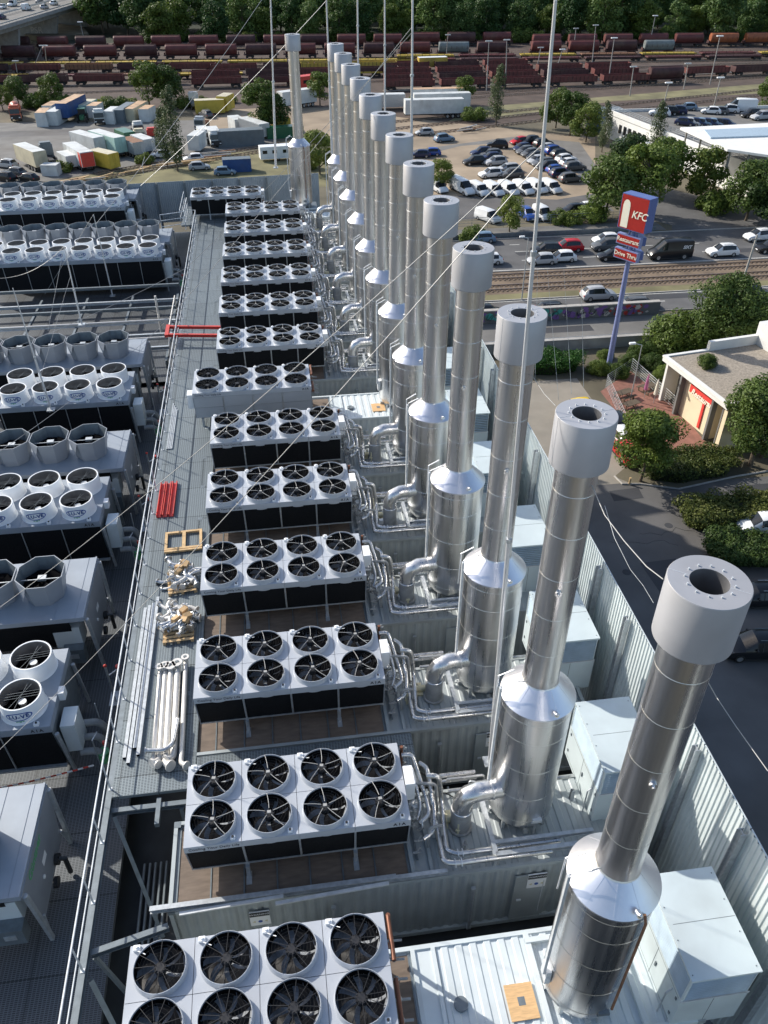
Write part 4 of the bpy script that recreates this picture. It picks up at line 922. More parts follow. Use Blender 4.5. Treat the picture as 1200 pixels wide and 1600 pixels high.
# ---- lightning masts
def mast(base, top, r0, r1, label):
    base = Vector(base); top = Vector(top); t = thing('lightning_mast', label, 'mast', base, group='thin lightning masts')
    d = top-base; b = MB(); m1 = d*.45; b.cyl((0, 0, 0), m1, r0, r0*.92, 12); b.cyl(m1, d*.8, r0*.72, r0*.62, 10); b.cyl(d*.8, d, r1*1.3, r1, 8); b.build('pole', 'rod', t)
    b = MB(); b.cyl(m1-d.normalized()*.06, m1+d.normalized()*.05, r0*1.25, n=12); b.cyl(d*.8-d.normalized()*.04, d*.8+d.normalized()*.04, r0*1.0, n=10); b.build('collar', 'galv', t)
    b = MB(); b.box(-.18, -.18, -.02, .18, .18, .03); b.build('base_plate', 'galv', t, False)
    return t
def on_ray(px, py, y):
    d = _rr*((px-600)/FPX)+_uu*((800-py)/FPX)+_f; return CAM+d*((y-CAM.y)/d.y)
MS = [((765, 1190), 7.35, (868, 0), 7.0, .06, 'tall thin mast between the nearest two elbowed stacks'), ((640, 590), 31.6, (645, -40), 31.6, .085, 'thin mast left of the sixth stack'),
      ((602, 430), 44.2, (601, -40), 44.2, .08, 'thin mast behind the caps in the middle of the stack row'), ((562, 372), 50.5, (558, -60), 50.5, .085, 'thin mast among the farther stacks'),
      ((520, 272), 62.3, (507, -80), 62.3, .09, 'thin mast left of the farthest stacks'), ((431, 262), 62.0, (421, -60), 62.0, .09, 'thin mast left of the lone far stack'),
      ((128, 507), 38.2, (100, 385), 38.2, .05, 'short thin mast in the open bay of the left platform'), ((176, 462), 49.6, (146, 335), 49.6, .05, 'short thin mast before the fourth white cowled cooler'),
      ((80, 640), 29.4, (20, 450), 29.4, .045, 'short thin mast on the far left of the cooler platform')]
mtop = []
for (bp_, by, tp, ty, r, lb) in MS:
    p = on_ray(*bp_, by); q = on_ray(*tp, ty); mast(p, q, r, r*.45, lb); mtop.append((p, q))
# ---- guy wires and conductor cables
def wire(pts, r, label, group='thin wires strung between the masts', name='guy_wire', sag=0, m='wire'):
    P = [Vector(p) for p in pts]; r *= .62
    if len(P) == 2 and sag:
        P = [P[0].lerp(P[1], k/12)+Vector((0, 0, -sag*4*(k/12)*(1-k/12))) for k in range(13)]
    b = MB(); b.pipe(P, r, 5); tag(b.build(name, m), label, 'wire', group)
def on_mast(i, py):
    p, q = mtop[i]
    best = min((abs((lambda d: 800-FPX*d.dot(_uu)/d.dot(_f))((p.lerp(q, k/200))-CAM)-py), k) for k in range(201))[1]
    return p.lerp(q, best/200)
a = on_mast(0, 228)
wire([a, on_ray(0, 949, 12)], .014, 'wire from the tall near mast down to the left platform, ending higher up', sag=.3)
wire([a-Vector((0, 0, .25)), on_ray(0, 1171, 9)], .014, 'wire from the tall near mast down to the left platform, ending lower', sag=.3)
a = on_mast(1, 42)
wire([a, on_ray(250, 512, 38), ], .02, 'wire from the sixth stack mast over the dry coolers to the walkway', sag=.2); wire([on_ray(250, 512, 38), on_ray(0, 705, 24)], .016, 'wire from the walkway railing across the nearer cowled coolers', sag=.2)
wire([a-Vector((0, 0, .2)), on_ray(292, 418, 44)], .02, 'wire from the sixth stack mast to the far walkway', sag=.2); wire([on_ray(292, 418, 44), on_ray(0, 552, 34)], .016, 'wire from the far walkway railing across the open bay', sag=.2)
wire([on_mast(4, 2), on_ray(220, 290, 60)], .03, 'wire from the far mast down to the far fence, left', sag=.3)
wire([on_mast(5, -20), on_ray(150, 350, 50)], .025, 'wire from the leftmost tall mast down over the cowled coolers', sag=.3)
wire([on_ray(224, 272, 60.5), on_ray(222, 258, 60.5), on_ray(226, 245, 62)], .035, 'short bent rod on top of the far fence', name='fence_rod', group=None)
wire([mtop[6][1], on_ray(0, 435, 38)], .016, 'wire from the short bay mast to the left edge', sag=.4); wire([mtop[6][1], on_ray(75, 517, 33)], .016, 'wire from the short bay mast down to the grey cowls')
wire([on_mast(6, 430), on_ray(60, 600, 30)], .014, 'wire from the short bay mast down to the white cowls'); wire([mtop[7][1], on_ray(70, 460, 50)], .018, 'wire from the short far mast down to the left')
wire([mtop[8][1], on_ray(78, 645, 28)], .014, 'wire crossing the grey and white cowls at far left')
a = Vector((8.9, 5.55, 31.6)); e = Vector((8.25, 1.1, 31.3))
P = [on_ray(921, 750, 5.4), on_ray(945, 805, 4.4), on_ray(975, 845, 3.2), on_ray(1010, 885, 2.0), on_ray(1036, 905, 1.3)]
wire(P, .014, 'white cable hanging between the two nearest stack caps', name='cable', group=None)
P = [on_ray(945, 790, 4.9), on_ray(960, 840, 4.2), on_ray(985, 890, 3.2), on_ray(1005, 915, 2.2), on_ray(1021, 942, 1.4)]
wire(P, .007, 'thin dark cable hanging below the white cable between nearest caps', name='cable', group=None, m='galv')
wire([on_ray(1097, 1049, 1.2), on_ray(1120, 1090, 1.0), on_ray(1150, 1135, .5), on_ray(1200, 1205, -.6)], .012, 'white cable leaving the nearest cap to the lower right', name='cable', group=None)
wire([on_ray(829, 583, 10.0), on_ray(850, 615, 8.6), on_ray(868, 634, 6.2)], .012, 'white cable between the second and third nearest stack caps', name='cable', group=None)
for k, (p0, p1) in enumerate((((840, 60), (872, 620)), ((1000, 480), (1060, 500)))):
    pass
for k in range(4):
    x0 = (873, 893, 912, 836)[k]; wire([on_ray(x0+(-18, -12, -4, 4)[k], 420, 40), on_ray(x0, 625-10*k, 16)], .010, 'thin drooping wire right of the tall near mast, %s from it' % ('first', 'second', 'third', 'fourth')[k], m='galv_dark')
# ================================================================== GROUND
def Gp(*pts, z=0.): return [tuple(G(x, y, z)[:2]) for x, y in pts]
struct('ground', MB().sheet([(-900, -300), (1200, -300), (1200, 1800), (-900, 1800)], 0), 'soil')
X0, X1 = -60, 260
struct('street_apron', MB().sheet([(10, -40), (X1, -40), (X1, 64), (58, 64), (58, 46.5), (33.4, 46.5), (33.4, 64), (10, 64)], .004), 'asphalt')
struct('forecourt_paving', MB().sheet([(20, 47.2), (34, 47.2), (34, 66.5), (20, 66.5)], .008), 'pavement')
struct('slip_road', MB().sheet([(X0, 74.2), (X1, 74.2), (X1, 81.4), (X0, 81.4)], .006), 'asphalt_light')
struct('near_carriageway', MB().sheet([(X0, 82.3), (X1, 82.3), (X1, 88.2), (X0, 88.2)], .006), 'asphalt')
struct('verge', MB().sheet([(X0, 88.2), (X1, 88.2), (X1, 90.2), (X0, 90.2)], .008), 'drygrass')
struct('tram_bed', MB().sheet([(X0, 90.2), (X1, 90.2), (X1, 98.2), (X0, 98.2)], .010), 'ballast')
struct('far_carriageway', MB().sheet([(X0, 98.2), (X1, 98.2), (X1, 111.2), (X0, 111.2)], .006), 'asphalt')
b = MB()
for y in (88.0, 98.0): b.box(X0, y, 0, X1, y+.18, .12)
b.box(X0, 111.2, 0, X1, 111.4, .13); b.box(X0, 82.25, 0, X1, 82.32, .12)
struct('kerbs', b, 'kerb')
b = MB()
def dashes(y, x0, x1, L=3, gap=6, w_=.14, z=.011):
    x = x0
    while x < x1: b.sheet([(x, y), (x+L, y), (x+L, y+w_), (x, y+w_)], z); x += L+gap
dashes(102.0, 20, 200); dashes(105.6, 20, 200); dashes(108.6, 20, 200, 1.5, 3); dashes(85.2, 0, 200, 4, 8)
b.sheet([(X0, 98.5), (X1, 98.5), (X1, 98.62), (X0, 98.62)], .011); b.sheet([(X0, 87.7), (X1, 87.7), (X1, 87.82), (X0, 87.82)], .011)
struct('road_markings', b, 'road_paint')
def track(name, A, B_, gauge=1.435, z=.02, sl=True, mtr='rail', step=.65, rw=.07):
    A = Vector((*A, 0)); B_ = Vector((*B_, 0)); d = (B_-A).normalized(); nn = Vector((-d.y, d.x, 0)); b = MB(); L = (B_-A).length
    if sl:
        k = 0.
        while k < L: p = A+d*k; b.bar(p-nn*1.25+Vector((0, 0, z+.03)), p+nn*1.25+Vector((0, 0, z+.03)), .24, .08, 1); k += step
    for s_ in (-1, 1): b.bar(A+nn*s_*gauge/2+Vector((0, 0, z+.14)), B_+nn*s_*gauge/2+Vector((0, 0, z+.14)), rw, .15, 0)
    o = b.build(name, [mtr, 'sleeper'], None, False); o['kind'] = 'structure'; return o
track('tram_track', (X0, 92.2), (X1, 92.2), rw=.10); track('tram_track', (X0, 96.0), (X1, 96.0), rw=.10)
# graffiti wall between slip road and carriageway
b = MB(); b.box(15, 81.5, 0, 49.5, 82.0, 1.5); b.box(15, 81.42, 1.5, 49.5, 82.06, 1.62, 1)
t = tag(b.build('graffiti_wall', ['concrete_dark', 'kerb'], None, False), 'low concrete wall covered in colourful graffiti beside the slip road', 'wall')
mat('graf_pink', (.50, .16, .32), .6, 0, .3, 1.5); mat('graf_teal', (.05, .33, .27), .6, 0, .3, 1.5); mat('graf_purple', (.20, .10, .30), .6); mat('graf_red', (.45, .04, .03), .6); mat('graf_pale', (.55, .5, .45), .6)
rnd = random.Random(4); b = MB()
for k in range(150):
    x = 24+rnd.random()*24; z = .2+rnd.random()*1.15; mm = 0 if x < 28 and rnd.random() < .5 else (2 if x < 28 else (1 if x < 37 and rnd.random() < .75 else (3 if x > 43 and rnd.random() < .5 else 4 if rnd.random() < .25 else 2)))
    if x > 37 and x < 43 and rnd.random() < .6: continue
    pts = []; nn = rnd.randint(5, 8); r = rnd.uniform(.15, .5)
    for j in range(nn):
        a = 2*math.pi*j/nn; pts.append((x+r*1.2*math.cos(a)*rnd.uniform(.5, 1.2), 81.497-.0004*k/3, min(1.48, max(.04, z+r*.8*math.sin(a)*rnd.uniform(.5, 1.2)))))
    b.add(pts, [tuple(range(nn))], mm)
b.build('graffiti', ['graf_pink', 'graf_teal', 'graf_purple', 'graf_red', 'graf_pale'], t, False)
b = MB()
for k in range(14):
    x = 25+k*1.6; b.pipe([(x+.45*math.cos(a*1.1+k), 81.40, .75+.42*math.sin(a*1.7+k)) for a in (0, 1, 2, 3, 4, 5, 6)], .035, 4)
b.build('graffiti_outline', 'guard_dark', t, False)
b = MB(); b.box(15, 73.2, 0, 45.5, 73.55, 1.2); b.box(15, 73.1, 1.2, 45.5, 73.65, 1.32)
tag(b.build('parapet_wall', 'concrete', None, False), 'plain concrete parapet wall below the slip road railing', 'wall')
rail_fence('railing', 'thin metal railing on the edge of the slip road above the parapet', 'railing', [(22, 74.0), (47, 74.0)], .2, 1.0, 'galv', 2.0, 3, .025)
b = MB(); b.box(X0, 112.0, 0, 62, 112.25, .55)
for x in range(-60, 62, 2): b.box(x, 111.9, 0, x+.12, 112.0, .75)
b.box(X0, 111.88, .5, 62, 111.9, .75)
tag(b.build('guard_rail', 'galv_dark', None, False), 'dark guard rail along the far edge of the far carriageway', 'guard rail')
rail_fence('railing', 'wire mesh fence between the street and the lower car park', 'fence', [(24, 117), (62, 117)], 0, 1.6, 'galv_dark', 2.5, 3, .03)
struct('pavement', MB().sheet([(X0, 112.3), (64, 112.3), (64, 116.6), (X0, 116.6)], .007), 'asphalt_light')
struct('side_road', MB().sheet(Gp((1050, 352), (1010, 342), (960, 300), (1020, 290), (1200, 330), (1200, 400), (1050, 372)), .012), 'asphalt')
# car park and yards
struct('car_park_earth', MB().sheet(Gp((560, 175), (640, 185), (930, 215), (930, 330), (560, 330)), .005), 'gravel_lot')
struct('car_park_lane', MB().sheet(Gp((640, 235), (800, 214), (905, 222), (915, 236), (880, 245), (800, 222), (720, 228), (640, 248)), .009), 'asphalt_light')
struct('car_park_lane', MB().sheet(Gp((560, 300), (700, 305), (870, 312), (930, 302), (960, 330), (700, 345), (560, 345)), .009), 'asphalt')
struct('car_park_lane', MB().sheet(Gp((880, 245), (915, 236), (960, 300), (930, 303)), .013), 'asphalt_light')
struct('yard', MB().sheet(Gp((-300, 195), (200, 190), (420, 185), (430, 228), (330, 238), (200, 262), (60, 285), (-300, 300)), .005), 'asphalt_light')
struct('yard', MB().sheet(Gp((300, 175), (420, 168), (530, 168), (600, 190), (600, 215), (480, 212), (430, 215), (330, 215)), .007), 'gravel_lot')
struct('yard_strip', MB().sheet(Gp((-300, 216), (170, 200), (240, 202), (240, 206), (-300, 226)), .010), 'asphalt')
struct('embankment_grass', MB().sheet(Gp((200, 262), (330, 242), (440, 232), (620, 232), (620, 290), (0, 300)), .006), 'drygrass')
struct('rail_yard', MB().sheet(Gp((-400, 62), (1500, 62), (1500, 180), (1200, 160), (960, 172), (700, 205), (560, 170), (420, 170), (-400, 180)), .004), 'ballast_rust')
struct('rail_grass', MB().sheet(Gp((740, 168), (1300, 122), (1300, 140), (960, 158), (800, 182), (700, 190)), .012), 'drygrass')
for k, (a, c) in enumerate((((560, 222), (1250, 142)), ((560, 208), (1250, 134)), ((560, 196), (900, 165)), ((640, 160), (1250, 117)), ((640, 154), (1250, 113)), ((0, 150), (1250, 103)), ((-50, 140), (1250, 97)), ((0, 118), (1250, 91)), ((330, 100), (1250, 87)), ((-50, 112), (1250, 94)))):
    A = G(*a); B_ = G(*c); track('rail_track', A[:2], B_[:2], rw=.16 if k > 3 else .10, step=1.3, z=.02+.002*k)
for (a, c) in (((120, 285), (440, 232)), ((150, 272), (440, 224))): track('siding_track', G(*a)[:2], G(*c)[:2], step=.9)
track('rail_track', G(600, 143)[:2], G(1250, 108)[:2], mtr='concrete', rw=.3, z=.05, step=1.3); 

# ================================================================== VEHICLES
def car_mesh(kind):
    # stations: x, half width, belt z, roof half width, roof z
    K = {'suv': (4.5, 1.85, [(-2.25, .78, .62, .70, .64), (-2.2, .88, .80, .75, .84), (-2.0, .91, .98, .66, 1.12), (-1.6, .92, 1.02, .62, 1.56), (-.9, .92, 1.02, .64, 1.66), (.1, .92, 1.00, .64, 1.66), (.45, .92, .99, .64, 1.60), (1.15, .92, .98, .70, 1.06), (1.9, .88, .86, .70, .90), (2.2, .80, .64, .66, .68)]),
         'hatch': (4.1, 1.75, [(-2.05, .74, .55, .66, .58), (-2.0, .83, .78, .70, .82), (-1.85, .86, .90, .62, 1.05), (-1.35, .87, .92, .58, 1.42), (-.6, .87, .92, .60, 1.50), (.2, .87, .90, .60, 1.48), (.5, .87, .89, .60, 1.40), (1.15, .86, .86, .66, .93), (1.75, .82, .72, .64, .76), (2.03, .72, .5, .6, .54)]),
         'estate': (4.7, 1.82, [(-2.35, .76, .58, .68, .60), (-2.3, .86, .80, .72, .86), (-2.1, .89, .92, .64, 1.10), (-1.7, .90, .94, .58, 1.42), (-.8, .90, .93, .60, 1.48), (.2, .90, .91, .60, 1.46), (.55, .90, .90, .60, 1.38), (1.3, .89, .86, .68, .93), (2.0, .84, .72, .66, .76), (2.33, .74, .5, .62, .54)]),
         'van': (5.4, 1.98, [(-2.7, .90, .6, .84, .62), (-2.68, .95, 1.1, .80, 1.15), (-2.66, .97, 1.15, .80, 2.1), (-2.5, .98, 1.2, .82, 2.22), (-.5, .98, 1.2, .82, 2.24), (.7, .98, 1.2, .80, 2.2), (.95, .98, 1.2, .78, 2.12), (1.85, .96, 1.1, .76, 1.28), (2.5, .90, .86, .72, .95), (2.68, .82, .6, .68, .66)])}[kind]
    L, W, st = K; body = MB(); glass = MB(); rows = []
    for (x, w_, bz, rw, rz) in st:
        rows.append([(x, w_*.90, .22), (x, w_, .42), (x, w_, bz-.12), (x, w_*.965, bz), (x, rw+.02, max(bz+.01, rz-.07)), (x, rw*.86, rz), (x, 0, rz+.02)])
    full = []
    for r in rows: full.append(r+[(x, -y, z) for x, y, z in reversed(r[:-1])])
    n = len(full[0]); vs = [p for r in full for p in r]; fs = []; gf = []
    cab = [i for i, s_ in enumerate(st) if s_[4]-s_[2] > .3]; c0, c1 = cab[0], cab[-1]
    for i in range(len(full)-1):
        for j in range(n-1):
            f = (i*n+j, (i+1)*n+j, (i+1)*n+j+1, i*n+j+1)
            side = j in (3, n-5); mid = 4 <= j <= n-6
            ws = (i == c1 and j in range(4, n-5)); rw_ = (i == c0-1 and j in range(4, n-5))
            if kind == 'van': g = (side and i in (c1-1, c1-0) and i < len(full)-1 and i >= c1-1 and i <= c1) or ws
            else: g = (side and c0 <= i < c1) or ws or rw_ or (side and i in (c0-1, c1) and 0)
            (gf if g else fs).append(f)
    body.add(vs, fs); body.add(vs, [tuple(range(n)), tuple(reversed(range((len(full)-1)*n, len(full)*n)))]); body.add(vs, [(i*n, i*n+n-1, (i+1)*n+n-1, (i+1)*n) for i in range(len(full)-1)])
    gl = {'windscreen': [], 'rear_window': [], 'side_window': []}
    for f in gf:
        i = f[0]//n; j = f[0] % n
        key = 'side_window' if (j == 3 or j == n-5) else ('windscreen' if i >= c1 else 'rear_window')
        gl[key].append((f, j))
    G_ = {}
    for key, fl in gl.items():
        sides = (0,) if key != 'side_window' else (3, n-5)
        for sd_ in sides:
            b = MB(); sel = [f for f, j in fl if key != 'side_window' or j == sd_]
            if sel: b.add(vs, sel); G_[(key, sd_)] = b
    pill = MB()
    if kind != 'van':
        for s_ in (-1, 1):
            for i in (c0+1, c0+2, c1):
                x, w_, bz, rw, rz = st[i]; pill.bar((x-.02, s_*(w_*.965+.004), bz), (x-.02, s_*(rw+.024), rz-.07), .06 if i != c1 else .05, .02)
    return L, W, body, G_, pill, st
def clean(mb):
    used = sorted({i for f in mb.f for i in f}); mp = {a: k for k, a in enumerate(used)}; mb.v = [mb.v[i] for i in used]; mb.f = [tuple(mp[i] for i in f) for f in mb.f]; return mb
def wheel_mesh(r, w_=.22):
    b = MB(); b.lathe([(r*.62, -w_/2), (r*.93, -w_/2), (r, -w_/2+.04), (r, w_/2-.04), (r*.93, w_/2), (r*.62, w_/2)], 20); b.xf(Matrix.Rotation(R(90), 4, 'X')); o = b.build('tyre', 'tyre'); me1 = o.data; bpy.data.objects.remove(o)
    b = MB(); b.lathe([(r*.62, -w_/2+.02), (r*.62, w_/2-.01), (r*.5, w_/2-.03), (r*.15, w_/2-.02), (.001, w_/2-.02)], 16); b.lathe([(r*.62, -w_/2+.01), (.001, -w_/2+.03)], 16); b.xf(Matrix.Rotation(R(90), 4, 'X')); o = b.build('rim', 'rim'); me2 = o.data; bpy.data.objects.remove(o)
    return me1, me2
WH = {'car': wheel_mesh(.33), 'van': wheel_mesh(.36), 'truck': wheel_mesh(.5, .3)}
PROTO = {}
def car_proto(kind):
    L, W, body, gl, pill, st = car_mesh(kind); t = thing('parked_car' if kind != 'van' else 'van', '', 'car' if kind != 'van' else 'van', (0, 0, -500))
    o = clean(body).build('body', 'paint_white', t); o.material_slots[0].link = 'OBJECT'; o.material_slots[0].material = M['paint_white']
    for (k, s_), g in gl.items(): clean(g).build(k, 'glass_dark', o)
    if pill.f: pill.build('pillar', 'plastic_trim', o, False)
    b = MB()
    for x0 in (-L/2-.02, L/2-.10): b.box(x0, -W*.40, .24, x0+.12, W*.40, .42)
    b.box(-L/2+.5, -W/2+.03, .18, L/2-.6, W/2-.03, .3); b.build('bumper', 'plastic_trim', t, False)
    wx = L*.30; wr = 'van' if kind == 'van' else 'car'; r = .36 if kind == 'van' else .33
    for x in (-wx, wx*1.05):
        for s_ in (-1, 1):
            w_ = place(WH[wr][0], 'wheel', t, (x, s_*(W/2-.10), r)); place(WH[wr][1], 'rim', w_, (0, 0, 0), 0 if s_ > 0 else math.pi)
    for s_ in (-1, 1):
        xf = st[-2][0]; zf = st[-2][2]
        b = MB(); b.hexa([(xf-.12, s_*W*.44-.16 if s_ > 0 else s_*W*.44, zf-.16), (xf+.07, s_*W*.44-.16 if s_ > 0 else s_*W*.44, zf-.16), (xf+.07, s_*W*.44 if s_ > 0 else s_*W*.44+.16, zf-.16), (xf-.12, s_*W*.44 if s_ > 0 else s_*W*.44+.16, zf-.16),
                          (xf-.2, s_*W*.44-.16 if s_ > 0 else s_*W*.44, zf-.01), (xf+.03, s_*W*.44-.16 if s_ > 0 else s_*W*.44, zf-.01), (xf+.03, s_*W*.44 if s_ > 0 else s_*W*.44+.16, zf-.01), (xf-.2, s_*W*.44 if s_ > 0 else s_*W*.44+.16, zf-.01)]); b.build('headlight', 'lamp_white', t, False)
        xr = st[1][0]; b = MB(); b.box(xr-.03, s_*W*.42-.09, .68, xr+.08, s_*W*.42+.09, .86 if kind != 'van' else 1.2); b.build('tail_light', 'lamp_red', t, False)
        b = MB(); xm = st[-4][0]+.05 if kind != 'van' else 1.25; zm = st[-4][2]+.08; b.box(xm-.07, s_*(W/2-.0)-.02, zm, xm+.05, s_*(W/2+.14), zm+.13 if kind != 'van' else zm+.3); b.build('mirror', 'plastic_trim', t, False)
    b = MB(); b.box(L/2-.03, -.26, .42, L/2+.015 if kind != 'van' else L/2, .26, .53) ; b.build('number_plate', 'white_plastic', t, False)
    if kind == 'suv' or kind == 'estate':
        b = MB()
        for s_ in (-1, 1): b.bar((-1.4, s_*.56, st[4][4]+.05), (.3, s_*.56, st[4][4]+.05), .035, .035)
        b.build('roof_rail', 'galv_dark' if kind == 'suv' else 'galv', t, False)
    PROTO[kind] = t
for k in ('suv', 'hatch', 'estate', 'van'): car_proto(k)
def car(kind, colr, px, py, heading, label, group, z=0, name=None, cat=None, scale=None, pos=None):
    t = dup(PROTO[kind]); p = Vector(pos) if pos else G(px, py, z); t.location = (p.x, p.y, z+.012); t.rotation_euler = (0, 0, R(heading)); t['label'] = label
    t.name = name or ('parked_car' if kind != 'van' else 'delivery_van')
    if group: t['group'] = group
    if cat: t['category'] = cat
    if scale: t.scale = (scale if hasattr(scale, '__len__') else (scale,)*3)
    for ch in t.children:
        if ch.name.startswith('body'): ch.material_slots[0].material = M['paint_'+colr]
    return t
ST = 'cars driving on the street'
# far carriageway (driving left): heading 180
for (k, c, x, y, h, l) in [('hatch', 'silver', 846, 412, 180, 'small silver grey car in the near lane behind the stack cap, below a navy one'), ('suv', 'black', 853, 397, 180, 'dark blue black car left of the red van on the far carriageway'),
        ('suv', 'red', 886, 392, 180, 'bright red people carrier on the far carriageway'), ('hatch', 'white', 877, 408, 180, 'white small car just in front of the red people carrier'),
        ('hatch', 'white', 946, 380, 180, 'white hatchback beyond two dark cars near the sign pole'), ('suv', 'grey', 947, 390, 180, 'dark grey car between white hatchback and the sign'),
        ('estate', 'black', 958, 405, 180, 'dark grey car in the near lane partly behind the sign'), ('suv', 'white', 1127, 399, 180, 'white sport utility car right of the black van'),
        ('suv', 'white', 1184, 375, 185, 'white car cut by the right edge upper lane'), ('suv', 'black', 1203, 393, 182, 'dark car half cut off at the right edge of the street'),
        ('hatch', 'sblue', 752, 378, 180, 'blue car half hidden behind the stack cap'), ('hatch', 'white', 762, 412, 180, 'white car mostly hidden behind the stack cap')]:
    car(k, c, x, y, h, l, ST, name='car')
for (k, c, x, y, h, l) in [('suv', 'silver', 934, 467, 0, 'silver sport utility car on the near carriageway'), ('estate', 'grey', 999, 481, 0, 'dark grey estate car right of the sign pole on the near carriageway'),
        ('estate', 'black', 866, 490, 0, 'black car behind the graffiti wall beside a stack cap'), ('suv', 'black', 1176, 466, 0, 'black car near the right edge on the near carriageway'), ('hatch', 'black', 760, 494, 0, 'dark car hidden among the stacks on the near carriageway')]:
    car(k, c, x, y, h, l, ST, name='car')
t = car('van', 'black', 1044, 403, 180, 'black high roof van with white lettering on the far carriageway', ST, name='delivery_van', scale=(1.15, 1.05, 1.18))
for s_ in (1,):
    text('lettering', 'SIXT', .52, 'white_plastic', t, frame((-1.75, .985, 1.5), (-1, 0, 0), (0, 0, 1)), .004, shear=.2, bold=.02)
# van row
VH = -72
vx = [684, 721, 748, 771, 794, 817, 838, 860]
for i, x in enumerate(vx):
    car('van', 'white', x, (298, 300, 303, 303, 302, 301, 299, 299)[i], VH, 'white panel van in the row facing the street, %s from the left' % ordinal(i).replace('nearest', 'first'), 'white vans parked in a row', scale=(.92 if i != 1 else 1.25, .95, .82 if i != 1 else 1.0))
car('van', 'white', 762, 345, -60, 'white van standing alone before the row of white vans', None, scale=(.85, .95, .8))
car('van', 'white', 846, 342, -75, 'white box shaped van beside the shrubs near the guard rail', None, scale=(.7, .95, .9))
PK = 'cars parked on the earth car park'
cars = [('hatch', 'silver', 663, 211, 185, 'small silver car alone near the rail tracks'), ('suv', 'sblue', 694, 221, 15, 'grey blue people carrier near the top of the car park'), ('suv', 'black', 777, 231, 165, 'black car standing alone in the middle of the car park lane'),
 ('hatch', 'blue', 673, 243, 175, 'bright blue car partly behind the stack caps'), ('hatch', 'navy', 656, 246, 175, 'dark car left of the bright blue car behind the stack caps'),
 ('suv', 'navy', 752, 243, 190, 'navy car at the upper left of the left group'), ('estate', 'grey', 766, 245, 190, 'grey car behind the navy one in the left group'), ('suv', 'black', 741, 257, 190, 'black estate car at the left end of the left group'), ('hatch', 'navy', 767, 250, 190, 'dark car in the middle of the left group'),
 ('suv', 'silver', 774, 258, 190, 'silver white car beside the black estate car'), ('estate', 'silver', 793, 268, 190, 'silver estate car behind the white compact'), ('suv', 'white', 766, 277, 190, 'white compact car at the lower left of the left group'), ('suv', 'grey', 799, 277, 190, 'dark grey car right of the white compact'),
 ('hatch', 'red', 811, 225, 200, 'red car at the far end of the right group'), ('suv', 'black', 828, 225, 200, 'black car right of the red car'), ('suv', 'black', 848, 229, 20, 'dark brown black car in the far right corner'),
 ('hatch', 'navy', 815, 235, 205, 'navy car, second in the left column of the right group'), ('hatch', 'grey', 820, 240, 205, 'grey car, third in the left column of the right group'), ('hatch', 'grey', 828, 244, 205, 'grey green car, fourth in the left column of the right group'),
 ('hatch', 'black', 836, 249, 205, 'black car, fifth in the left column of the right group'), ('hatch', 'silver', 838, 255, 205, 'silver car, sixth in the left column of the right group'), ('estate', 'grey', 848, 259, 195, 'dark grey estate car near the tall mast'),
 ('suv', 'black', 855, 265, 190, 'black car in front of the dark grey estate'), ('hatch', 'silver', 858, 235, 20, 'silver car at the top of the right column'), ('suv', 'blue', 866, 240, 15, 'blue car at the top of the right column'), ('suv', 'black', 876, 246, 15, 'black car below the blue car'),
 ('suv', 'white', 884, 254, 15, 'white car in the right column'), ('hatch', 'white', 890, 259, 15, 'white hatchback in the right column, nearer'), ('suv', 'grey', 897, 266, 10, 'dark grey car at the right end of the right group'),
 ('hatch', 'blue', 869, 270, 10, 'bright blue car in the front row of the right group'), ('suv', 'navy', 876, 276, 10, 'navy car in the front row of the right group'), ('suv', 'grey', 891, 284, 10, 'grey off road car nearest the street in the right group'),
 ('suv', 'blue', 823, 341, -80, 'blue car between shrub and white box van'), ('hatch', 'black', 894, 333, 200, 'dark car among the shrubs by the guard rail'), ('hatch', 'white', 914, 330, 190, 'white car right of the dark one among the shrubs')]
for (k, c, x, y, h, l) in cars: car(k, c, x, y, h, l, PK)
# restaurant car park
K2 = 'cars parked by the restaurant'
car('hatch', 'yellow', 911, 645, 5, 'bright yellow car half hidden behind the second nearest stack cap', K2); car('suv', 'black', 958, 668, 95, 'black car by the patio fence', K2)
car('hatch', 'white', 966, 688, 95, 'white car between black car and red car by the patio', K2); car('hatch', 'red', 974, 712, 95, 'red car with dark roof next to the small tree', K2)
car('hatch', 'white', 1190, 828, 172, 'white car with black roof between the two hedges', K2); car('estate', 'black', 1186, 940, 172, 'black car right of the nearest stack cap, farther', K2); car('suv', 'black', 1180, 1020, 172, 'black car right of the nearest stack cap, nearer', K2)

# ================================================================== RESTAURANT, SIGN
rz = 4.8
A = Vector((40.2, 60.9, 0)); B_ = Vector((41.75, 51.0, 0)); d = (A-B_); LEN = d.length; ang = math.atan2(d.y, d.x)
t = thing('restaurant_building', 'cream single storey restaurant with flat gravel roof and red wall sign', 'building', (B_.x, B_.y, 0), ang)
